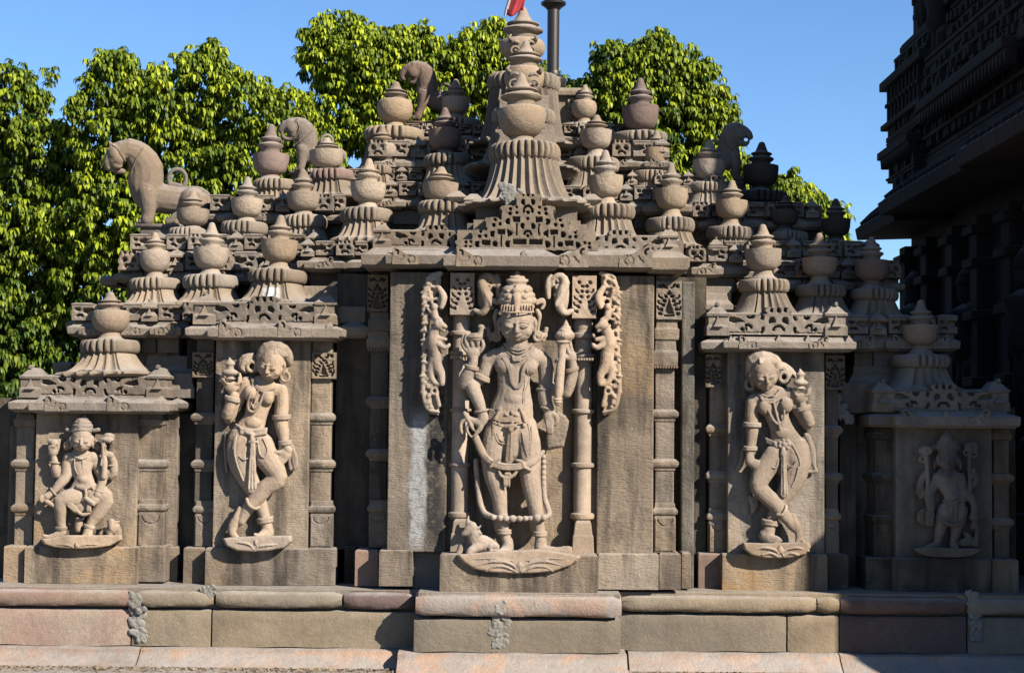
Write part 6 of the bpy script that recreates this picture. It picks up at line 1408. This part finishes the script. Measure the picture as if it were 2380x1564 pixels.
lion('reddish brown stone lion with curled muzzle, highest on the roof', 906.5, 116.2, .11888, 2.5, M['lionred'], h3,
     [(480, 370, 0, 160, 130), (600, 400, 0, 180, 150), (700, 520, 0, 200, 165), (730, 700, 0, 205, 165), (720, 860, 0, 200, 165), (800, 960, 0, 180, 160)],
     [(730, 900, 0, 185, 160), (900, 1000, 0, 180, 160), (1150, 1040, 0, 180, 160), (1350, 1060, 0, 180, 160)],
     [[(660, 860, 100, 130), (640, 1040, 110, 105), (580, 1200, 110, 78), (540, 1280, 110, 76)], [(540, 1290, 120, 60), (450, 1330, 120, 44)], [(600, 1310, 120, 40), (560, 1350, 120, 36)], [(1300, 1080, 110, 170), (1320, 1200, 110, 140)], [(1280, 1230, 130, 80), (1100, 1300, 130, 56)]],
     [circ(1080, 775, 108, 108, 24, 60, 400)[::-1] + [(980, 830, 0, 30), (1060, 900, 0, 36)]],
     [(340, 1390, 1400, 1450, 250), (400, 1450, 1380, 1700, 220)],
     [([(600, 350, 140), (630, 450, 158), (590, 560, 150)], 11), ([(700, 750, 180), (600, 790, 170), (520, 850, 120)], 10)])
def h4(S):
    S.ell(760, 430, 0, 180, 160, 140); S.ell(780, 470, 60, 140, 120, 90); S.limb([(860, 430, 0, 115, 105), (940, 480, 0, 92, 95), (980, 530, 0, 66, 80)]); S.limb([(740, 580, 0, 110, 95), (830, 660, 0, 66, 80), (900, 665, 0, 48, 70), (940, 630, 0, 34, 50)])
    for k in (-1, 1): S.limb([(740, 300, k * 90, 40), (745, 260, k * 95, 16)]); S.ell(890, 400, k * 70, 26, 22, 24)
lion('dark shaded stone lion facing right, beside the very dark urn', 1627.1, 255.7, .11892, 2.15, M['lion'], h4,
     [(720, 400, 0, 160, 130), (620, 430, 0, 180, 150), (570, 570, 0, 195, 165), (560, 760, 0, 205, 170), (590, 920, 0, 200, 170), (500, 1000, 0, 190, 165)],
     [(600, 940, 0, 190, 165), (420, 980, 0, 185, 165), (200, 1000, 0, 190, 165), (60, 1020, 0, 180, 160)],
     [[(660, 900, 100, 130), (690, 1080, 110, 100), (700, 1230, 110, 80), (710, 1320, 110, 76)], [(720, 1330, 120, 60), (810, 1350, 120, 44)], [(100, 1060, 110, 190), (80, 1200, 110, 150), (60, 1280, 110, 110)], [(160, 1230, 130, 80), (300, 1310, 130, 56)]],
     [circ(290, 690, 90, 100, 28, 100, -220)[::1], [(330, 780, 0, 34), (240, 860, 0, 36), (60, 880, 0, 36)]],
     [(-60, 1390, 915, 1470, 250), (0, 1470, 880, 1750, 220)],
     [([(670, 330, 130), (640, 450, 160), (680, 570, 160), (730, 650, 120)], 11), ([(440, 500, 150), (500, 640, 190), (640, 780, 200), (790, 910, 120)], 11)])

# ================================================================ small things
# grey mortar smeared over the joints of the plinth, and dripping behind the pediment
def mortar(pts, Y, label):
    S = Sculpt(0, 0, 1, Y); g_ = random.Random(len(pts))
    for x, y, r in pts:
        for k in range(22): S.ell(x + g_.uniform(-r, r) * 1.0, y + g_.uniform(-r, r) * 1.1, -4.0, r * g_.uniform(.25, .7), r * g_.uniform(.2, .55), g_.uniform(3.6, 5.6), g_.uniform(0, 90))
    o = S.build('mortar_patch', M['plaster'], None, voxel=0.004, smooth=1); tag(o, label, 'mortar patch', 'grey mortar patches on the stones'); return o
mortar([(310, 1392, 14), (322, 1406, 14)], .015, 'grey mortar smear hanging over the top moulding joint, left part of the plinth')
mortar([(322, 1432, 17), (318, 1458, 16), (330, 1480, 12)], .04, 'grey mortar patch filling the joint beside the red plinth block')
mortar([(1163, 1412, 12)], -.21, 'round lump of grey mortar on the orange central moulding')
mortar([(1165, 1440, 18), (1150, 1462, 14), (1168, 1485, 14), (1152, 1495, 10)], -.175, 'peeling grey mortar patch on the central plinth block')
mortar([(2262, 1392, 14), (2268, 1440, 14), (2270, 1475, 13)], .03, 'grey mortar patch on the shaded right end of the plinth')
mortar([(1180, 448, 16), (1200, 456, 15), (1185, 468, 10)], .12, 'pale mortar lump draped behind the top of the central pediment')
mortar([(1940, 930, 15), (1955, 955, 16), (1975, 975, 9)], .40, 'whitish mortar smear in the corner right of the right tall panel')
mortar([(478, 1378, 12), (490, 1372, 10)], .02, 'small ragged mortar smear where two tan plinth mouldings meet')
# dry leaves and grit along the foot of the plinth
g_ = random.Random(4); b = MB()
for i in range(2600):
    px = g_.uniform(-50, 2430); Y = -.175 - abs(g_.gauss(0, .09)) - (.17 if 915 < px < 1470 else 0); c = K(px, 1500, Y); s = g_.uniform(.003, .012); a = g_.uniform(0, 6.28); z = .056
    u = Vector((math.cos(a), math.sin(a), g_.uniform(-.2, .5))) * s * 1.6; v = Vector((-math.sin(a), math.cos(a), g_.uniform(-.2, .9))) * s * .6; p = Vector((c.x, Y, z + .002))
    b.add([p - u, p - v * 1.0 + Vector((0, 0, .002)), p + u, p + v + Vector((0, 0, .004))], [(0, 1, 2, 3)])
o = b.build('leaf_litter', plain('dry_litter', (0.20, 0.15, 0.10), 0.9, 0, .5)); o['kind'] = 'stuff'
# low whitewashed block and yard wall seen past the left end
b = MB(); b.box(-120, 1094, 36, 1260, 2.8, 3.6); o = b.build('low_wall', M['white'], None, bevel=0.01); tag(o, 'low pale wall standing behind the left end of the shrine', 'wall')
# ================================================================ dark temple on the right
TP = empty('dark_temple', (4.2, 2.4, 0.055), 'tall shade-dark carved temple wall with deep overhanging eaves, in shade along the right edge', 'temple')
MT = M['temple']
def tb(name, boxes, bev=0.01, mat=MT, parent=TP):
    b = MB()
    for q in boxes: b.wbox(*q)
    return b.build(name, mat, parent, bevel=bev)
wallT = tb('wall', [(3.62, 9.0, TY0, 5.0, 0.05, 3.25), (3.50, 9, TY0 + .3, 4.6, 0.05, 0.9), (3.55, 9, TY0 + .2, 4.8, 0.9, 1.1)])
# pilasters and niche columns of the wall under the eave
for i, y in enumerate((4.85, 4.1, 3.3, 2.6, 1.8, 1.1, 0.4, -.4)):
    b = MB(); b.wbox(3.50, 3.7, y - .10, y + .10, 0.9, 3.1)
    for z in (1.3, 1.8, 2.3, 2.7, 2.95): b.wbox(3.45, 3.7, y - .14, y + .14, z, z + .07)
    b.build('pilaster', MT, wallT, bevel=0.012)
# deep sloping eave (chhajja) with raised ribs
def chhajja(x_out, x_in, y0, y1, z_out, z_in, name='eave'):
    b = MB()
    pr = [(x_in, z_out + .02), (x_out + .02, z_out), (x_out, z_out + .10), (x_out + .03, z_out + .12)]
    for k in range(1, 7):
        t = k / 6; pr.append((x_out + .03 + (x_in - x_out - .03) * t, z_out + .12 + (z_in - z_out - .12) * math.sin(t * math.pi / 2) ** .9))
    n = len(pr); V = [(x, y0, z) for x, z in pr] + [(x, y1, z) for x, z in pr]
    F = [(j, (j + 1) % n, n + (j + 1) % n, n + j) for j in range(n)] + [tuple(range(n))[::-1], tuple(range(n, 2 * n))]
    b.add(V, F); e = b.build(name, MT, wallT, bevel=0.006)
    q = MB(); y = y0 + .06
    while y < y1 - .05:
        V = []; F = []
        for j in range(3, n):
            x, z = pr[j]
            for dy, dz in ((-.022, -.004), (-.018, .022), (.018, .022), (.022, -.004)): V.append((x - dz * .7, y + dy, z + dz))
        for j in range(n - 4):
            for k in range(3): F.append((4 * j + k, 4 * j + k + 1, 4 * j + 4 + k + 1, 4 * j + 4 + k))
        F += [(0, 1, 2, 3), tuple(range(len(V) - 4, len(V)))[::-1]]
        q.add(V, F); y += .155
    q.build('eave_ribs', MT, e)
    return e
chhajja(3.12, 3.72, 3.6, 5.05, 3.18, 3.62)
chhajja(3.00, 3.72, 1.2, 3.6, 3.22, 3.66)
chhajja(2.98, 3.72, TY0 + .4, 1.2, 3.24, 3.70)
# stacked mouldings above the eave
up = tb('upper_wall', [(3.62, 9, TY0 + .6, 4.9, 3.25, 7.4)])
def teeth(x, y0, y1, z, s=.09):
    b = MB(); y = y0
    while y < y1:
        V = [(x, y, z), (x, y + s, z), (x, y + s / 2, z - s * 1.3), (x + .08, y, z), (x + .08, y + s, z), (x + .08, y + s / 2, z - s * 1.3)]
        b.add(V, [(0, 2, 1), (3, 4, 5), (0, 3, 5, 2), (1, 2, 5, 4), (0, 1, 4, 3)]); y += s * 1.08
    b.build('pendant_fringe', MT, up)
gt = random.Random(9)
def layers(x, y0, y1, z0, z1, amp=.07):
    """dense carved courses: thin mouldings of changing projection with rows of small blocks"""
    z = z0; b = MB(); q = MB()
    while z < z1:
        h = gt.choice((.025, .035, .05, .08)); p = gt.uniform(0, amp)
        if h < .06: b.wbox(x - p, x + .6, y0 + gt.uniform(0, .04), y1 - gt.uniform(0, .05), z, z + h - .004)
        else:
            y = y0 + .02; w_ = gt.uniform(.05, .09)
            while y < y1 - w_:
                q.wbox(x - gt.uniform(.01, amp), x + .3, y, y + w_ * .7, z + .004, z + h - .008)
                y += w_
            b.wbox(x, x + .6, y0 + .03, y1 - .04, z, z + h - .002)
        z += h
    b.build('moulding_courses', MT, up, bevel=.004); q.build('carved_blocks', MT, up, bevel=.004)
layers(3.44, 3.9, 4.95, 3.60, 4.02); layers(3.50, TY0 + .7, 3.9, 3.66, 4.06)
tb('cornice', [(3.31, 9, 3.9, 5.0, 3.90, 3.97), (3.24, 9, 1.0, 3.3, 4.02, 4.10), (3.34, 9, TY0 + .6, 1.0, 4.06, 4.14)], parent=up)
teeth(3.33, 3.9, 4.95, 3.90, .07); teeth(3.27, 1.0, 3.3, 4.02, .08)
layers(3.40, 3.6, 4.92, 4.02, 4.16, .04); layers(3.42, 1.0, 3.6, 4.10, 4.5, .08); layers(3.46, 1.0, 3.0, 4.5, 4.9, .08)
bal = tb('balcony', [(3.42, 5, 3.62, 4.88, 4.14, 4.62), (3.33, 5, 3.55, 4.95, 4.16, 4.21), (3.32, 5, 3.5, 4.95, 4.52, 4.60)], parent=TP)
b = MB()
for k in range(9):
    y = 3.72 + k * .135; b.wbox(3.36, 3.45, y - .022, y + .022, 4.21, 4.52); b.wbox(3.345, 3.45, y - .04, y + .04, 4.35, 4.385)
b.build('balusters', MT, bal, bevel=.006)
layers(3.46, 3.6, 4.86, 4.60, 4.80, .05); layers(3.52, 3.6, 4.82, 4.80, 4.92, .05)
layers(3.66, 3.7, 4.85, 4.92, 5.40, .06); layers(3.72, 3.9, 4.8, 5.40, 5.9, .08)
tw = tb('tower', [(3.70, 9, TY0 + .8, 4.8, 4.9, 7.4), (3.60, 9, 3.9, 4.88, 5.30, 5.38), (3.54, 9, 0.6, 3.0, 4.90, 4.98), (3.50, 9, 0.5, 3.1, 4.98, 5.05)], parent=TP)
teeth(3.53, .5, 3.1, 4.90)
# dark carved figures and colonnettes of the upper storey
def simple_fig(x, y, z, h, name='wall_figure'):
    b = MB()
    def P(a, c, d=0): return Vector((x - d, y + a * h, z + c * h))
    b.tube([P(.02, .96), P(.02, .90), P(.02, .84), P(.02, .8)], [.03 * h, .075 * h, .07 * h, .03 * h], 10)
    b.tube([P(.02, 1.04), P(.02, .98), P(.02, .92)], [.02 * h, .07 * h, .085 * h], 10)
    b.tube([P(.02, .8), P(.02, .74, .02), P(-.01, .62, .02), P(-.03, .5, .02), P(-.02, .44)], [.04 * h, .12 * h, .10 * h, .115 * h, .06 * h], 12)
    b.tube([P(-.06, .5), P(-.07, .28, .02), P(-.05, .04)], [.07 * h, .055 * h, .035 * h], 10)
    b.tube([P(.03, .5), P(.06, .28, .03), P(.05, .04)], [.07 * h, .055 * h, .035 * h], 10)
    b.tube([P(.12, .74), P(.19, .6, .03), P(.16, .44, .05)], [.045 * h, .036 * h, .03 * h], 8)
    b.tube([P(-.10, .74), P(-.2, .62, .03), P(-.16, .8, .05)], [.045 * h, .036 * h, .03 * h], 8)
    b.tube([P(-.2, .0), P(0, -.03), P(.2, .0)], [.03 * h, .07 * h, .03 * h], 10)
    return b.build(name, MT, TP, smooth=True)
simple_fig(3.52, 4.45, 1.55, 1.25); simple_fig(3.56, 2.9, 1.4, 1.3); simple_fig(3.56, 1.45, 1.4, 1.3)
simple_fig(3.50, 3.42, 4.18, 1.15); simple_fig(3.56, 1.7, 5.05, 1.25); simple_fig(3.56, 2.5, 5.1, 1.1); simple_fig(3.62, 4.5, 4.92, .8)
for y in (3.05, 2.15, 1.25, .8):
    b = MB(); b.lathe((3.60, y, 4.3), [(.09, 0), (.09, .1), (.06, .14), (.06, .6), (.09, .63), (.09, .68), (.06, .72), (.06, 1.3), (.1, 1.35), (.1, 1.5)], 16)
    b.build('colonnette', MT, TP, smooth=True, autosm=40)
# unseen temple mass added near the viewer, stepped to shade the shrine's right end
shadow_mass = tb('shadow_mass', SHADOW_MASS, parent=TP, bev=.02)
# ================================================================ trees
def leafmat(name, dark, light):
    m = bpy.data.materials.new(name); m.use_nodes = True; t = m.node_tree; t.nodes.clear(); L = t.links.new
    out = nn(t, 'ShaderNodeOutputMaterial'); at = nn(t, 'ShaderNodeAttribute'); at.attribute_name = 'age_shade'
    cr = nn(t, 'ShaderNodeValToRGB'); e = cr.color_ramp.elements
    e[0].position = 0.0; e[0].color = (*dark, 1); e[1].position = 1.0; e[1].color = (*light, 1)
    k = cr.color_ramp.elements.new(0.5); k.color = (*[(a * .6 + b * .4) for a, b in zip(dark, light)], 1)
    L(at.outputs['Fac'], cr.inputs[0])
    d = nn(t, 'ShaderNodeBsdfPrincipled'); d.inputs['Roughness'].default_value = 0.55; d.inputs['Specular IOR Level'].default_value = 0.3
    L(cr.outputs[0], d.inputs['Base Color'])
    tr = nn(t, 'ShaderNodeBsdfTranslucent'); L(cr.outputs[0], tr.inputs[0])
    mx = nn(t, 'ShaderNodeMixShader'); mx.inputs[0].default_value = 0.22; L(d.outputs[0], mx.inputs[1]); L(tr.outputs[0], mx.inputs[2]); L(mx.outputs[0], out.inputs[0])
    return m
LM = leafmat('mango_leaf', (0.018, 0.050, 0.006), (0.30, 0.36, 0.015))
BARK = stone('bark', (0.10, 0.075, 0.05), (0.06, 0.045, 0.035), stain=.4, streak=.5, bump=1.0)
def crown(name, lobes, n, parent, seed, leaf=0.15, yell=0.35):
    """lobes: (px, py, radius_px, Y) ; drooping whorls of long leaves spread through the lobes' outer volume"""
    g = np.random.default_rng(seed)
    C = []; Rr = []
    for px, py, r, Y in lobes:
        c = K(px, py, Y); C.append((c.x, c.y, c.z)); Rr.append(r * mpp(Y))
    C = np.array(C); Rr = np.array(Rr); w = Rr ** 2; w = w / w.sum()
    li = g.choice(len(C), n, p=w)
    d = g.normal(size=(n, 3)); d[:, 1] -= 0.35; d /= np.linalg.norm(d, axis=1)[:, None]
    # lumpy twig clusters: snap directions toward cluster centres
    rad = Rr[li] * (1 - 0.55 * g.random(n) ** 1.7); sp = g.random(n) < .07; rad[sp] = Rr[li][sp] * (1 + .22 * g.random(sp.sum()))
    P = C[li] + d * rad[:, None] * np.array([1, 0.9, 1])
    f1 = np.sin(P[:, 0] * 3.1 + 1.3 * np.sin(P[:, 2] * 2.3)) * np.sin(P[:, 2] * 3.7 + P[:, 1] * 1.9 + seed) + .5 * np.sin(P[:, 0] * 7.3 + P[:, 2] * 5.1 + seed)
    kp = (f1 > -0.85) | (g.random(n) < .3); P = P[kp]; rad = rad[kp]; li = li[kp]; n = len(P)
    # clumps
    nc = max(40, n // 14); cc_ = P[g.integers(0, n, nc)]
    near = np.empty(n, int)
    for a in range(0, n, 4000):
        near[a:a + 4000] = np.argmin(((P[a:a + 4000, None, :] - cc_[None]) ** 2).sum(-1), 1)
    P = P * 0.62 + cc_[near] * 0.38 + g.normal(size=(n, 3)) * 0.03
    clump_age = g.random(nc); age_shade0 = 0.35 * clump_age[near] + 0.65 * g.random(n) ** 1.2
    out = (rad / Rr[li]); age_shade0 = np.clip(age_shade0 * (0.35 + 0.65 * (out > .72)) * (0.6 + yell), 0, 1)
    age_shade0 = age_shade0 * np.clip(0.22 + 0.78 * (P[:, 2] - 1.6) / 2.0, 0.22, 1)      # young flush on top; shade of the lower foliage put into its darker tone
    nl = 8
    N = n * nl
    base = np.repeat(P, nl, 0); az = (np.tile(np.arange(nl), n) / nl * 2 * np.pi + np.repeat(g.random(n) * 6.28, nl) + g.normal(size=N) * .3)
    ln = leaf * (0.65 + 0.6 * g.random(N)); wd = ln * (0.13 + 0.05 * g.random(N))
    el = g.normal(0.05, .30, N)                 # first part leaves roughly level, then droops
    hx = np.stack([np.cos(az), np.sin(az), np.zeros(N)], 1); side = np.stack([-np.sin(az), np.cos(az), np.zeros(N)], 1)
    d1 = hx * np.cos(el)[:, None]; d1[:, 2] += np.sin(el)
    e2 = el - 0.9 - .3 * g.random(N); d2 = hx * np.cos(e2)[:, None]; d2[:, 2] += np.sin(e2)
    e3 = np.maximum(e2 - 0.5, -1.5); d3 = hx * np.cos(e3)[:, None]; d3[:, 2] += np.sin(e3)
    p0 = base; p1 = p0 + d1 * (ln * .33)[:, None]; p2 = p1 + d2 * (ln * .37)[:, None]; p3 = p2 + d3 * (ln * .34)[:, None]
    lift = np.array([0, 0, 1.0])
    s1 = side * wd[:, None]; s2 = side * (wd * .85)[:, None]
    V = np.stack([p0, p1 + s1 + lift * (wd * .35)[:, None], p1 - s1 + lift * (wd * .35)[:, None], p1, p2 + s2, p2 - s2, p2 - lift * (wd * .3)[:, None], p3], 1).reshape(-1, 3)
    b = (np.arange(N) * 8)[:, None]
    T = np.concatenate([b + np.array([[0, 3, 1]]), b + np.array([[0, 2, 3]])]); Q = np.concatenate([b + np.array([[3, 6, 4, 1]]), b + np.array([[3, 2, 5, 6]])]); T2 = np.concatenate([b + np.array([[6, 7, 4]]), b + np.array([[6, 5, 7]])])
    TT = np.concatenate([T, T2])
    org = np.array(wloc(parent)); V = V - org
    me = bpy.data.meshes.new(name)
    me.vertices.add(len(V)); me.vertices.foreach_set('co', V.astype(np.float32).ravel())
    nloop = TT.size + Q.size; me.loops.add(nloop); me.loops.foreach_set('vertex_index', np.concatenate([TT.ravel(), Q.ravel()]).astype(np.int32))
    npol = len(TT) + len(Q); me.polygons.add(npol)
    st = np.concatenate([np.arange(len(TT)) * 3, TT.size + np.arange(len(Q)) * 4]).astype(np.int32)
    me.polygons.foreach_set('loop_start', st)
    me.update(calc_edges=True)
    at = me.attributes.new('age_shade', 'FLOAT', 'POINT')
    ag = np.clip(np.repeat(age_shade0, nl) + g.normal(0, .10, N), 0, 1)
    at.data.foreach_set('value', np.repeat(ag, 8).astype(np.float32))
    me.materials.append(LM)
    o = bpy.data.objects.new(name, me); col.objects.link(o); o.parent = parent
    return o
def tree(label, lobes, n, seed, trunk, leaf=0.10, yell=.35):
    tx, ty0, Y = trunk
    bpt = K(tx, 1400, Y); bpt.z = 0.055
    t = empty('broadleaf_tree', bpt, label, 'tree', 'leafy trees behind the shrine')
    crown('crown', lobes, n, t, seed, leaf, yell)
    g = random.Random(seed); b = MB(); top = K(tx, ty0, Y)
    pts = [bpt + (top - bpt) * q + Vector((0.12 * math.sin(q * 5 + seed), 0.1 * math.cos(q * 4), 0)) for q in np.linspace(0, 1, 9)]
    b.tube(pts, [0.30 - .2 * q for q in np.linspace(0, 1, 9)], 12)
    for px, py, r, Yl in lobes:
        e = K(px, py, Yl); s = pts[g.randint(3, 7)]
        mid = (s + e) / 2 + Vector((g.uniform(-.3, .3), g.uniform(-.2, .2), g.uniform(-.1, .4)))
        b.tube([s, (s + mid) / 2 + Vector((.05, 0, .05)), mid, (mid + e) / 2, e + Vector((0, 0, r * mpp(Yl) * .4))], [.09, .07, .05, .035, .012], 7)
    b.build('trunk', BARK, t, smooth=True)
    return t
D_ = TREE_DENS
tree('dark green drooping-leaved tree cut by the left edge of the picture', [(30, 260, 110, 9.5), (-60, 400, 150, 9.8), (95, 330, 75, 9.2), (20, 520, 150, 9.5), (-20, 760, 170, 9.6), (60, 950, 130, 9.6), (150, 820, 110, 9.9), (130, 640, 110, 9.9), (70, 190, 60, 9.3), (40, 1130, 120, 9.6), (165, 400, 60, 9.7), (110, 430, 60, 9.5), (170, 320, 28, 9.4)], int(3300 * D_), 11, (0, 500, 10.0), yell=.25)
tree('broad dense tree filling the sky behind the big left lion', [(265, 190, 75, 9.0), (240, 300, 100, 9.0), (360, 235, 85, 9.0), (470, 190, 85, 9.1), (560, 250, 90, 9.2), (650, 290, 90, 9.2), (400, 360, 130, 9.4), (560, 400, 120, 9.4), (290, 480, 140, 9.2), (250, 660, 130, 9.4), (150, 520, 90, 9.3), (700, 380, 90, 9.6), (170, 780, 110, 9.7), (265, 140, 32, 9.0), (490, 128, 36, 9.1), (350, 620, 110, 9.8), (420, 760, 130, 10.2), (300, 900, 130, 10.2), (150, 1010, 120, 10.4), (520, 560, 110, 10.4)], int(6000 * D_), 12, (330, 400, 9.9), yell=.4)
tree('tall bright tree behind the topmost lion and the central urn stack', [(780, 120, 85, 10.0), (860, 150, 95, 10.0), (950, 130, 75, 10.0), (1040, 180, 95, 10.1), (1130, 140, 85, 10.1), (790, 250, 100, 10.2), (900, 270, 110, 10.2), (1010, 290, 100, 10.2), (730, 330, 80, 10.0), (1150, 230, 90, 10.3), (820, 80, 45, 10.0), (1150, 80, 32, 10.1), (1240, 190, 60, 10.4), (1290, 240, 60, 10.4)], int(4600 * D_), 13, (950, 300, 10.8), yell=.6)
tree('rounded tree standing alone right of the metal pole', [(1440, 170, 75, 10.0), (1530, 150, 78, 10.0), (1610, 180, 70, 10.0), (1650, 260, 70, 10.1), (1560, 270, 110, 10.2), (1460, 270, 95, 10.1), (1390, 230, 60, 10.1), (1340, 240, 45, 10.2), (1640, 350, 80, 10.2), (1540, 390, 90, 10.3), (1420, 350, 70, 10.3), (1690, 390, 50, 10.4), (1735, 410, 40, 10.4)], int(3600 * D_), 14, (1560, 300, 10.8), yell=.35)
tree('low sunlit tree top showing between the dark right lion and the temple eave', [(1830, 440, 42, 10.5), (1870, 480, 48, 10.5), (1930, 500, 40, 10.5), (1790, 460, 45, 10.6), (1850, 550, 60, 10.6), (1940, 560, 38, 10.6)], int(800 * D_), 15, (1860, 560, 10.9), yell=.6)
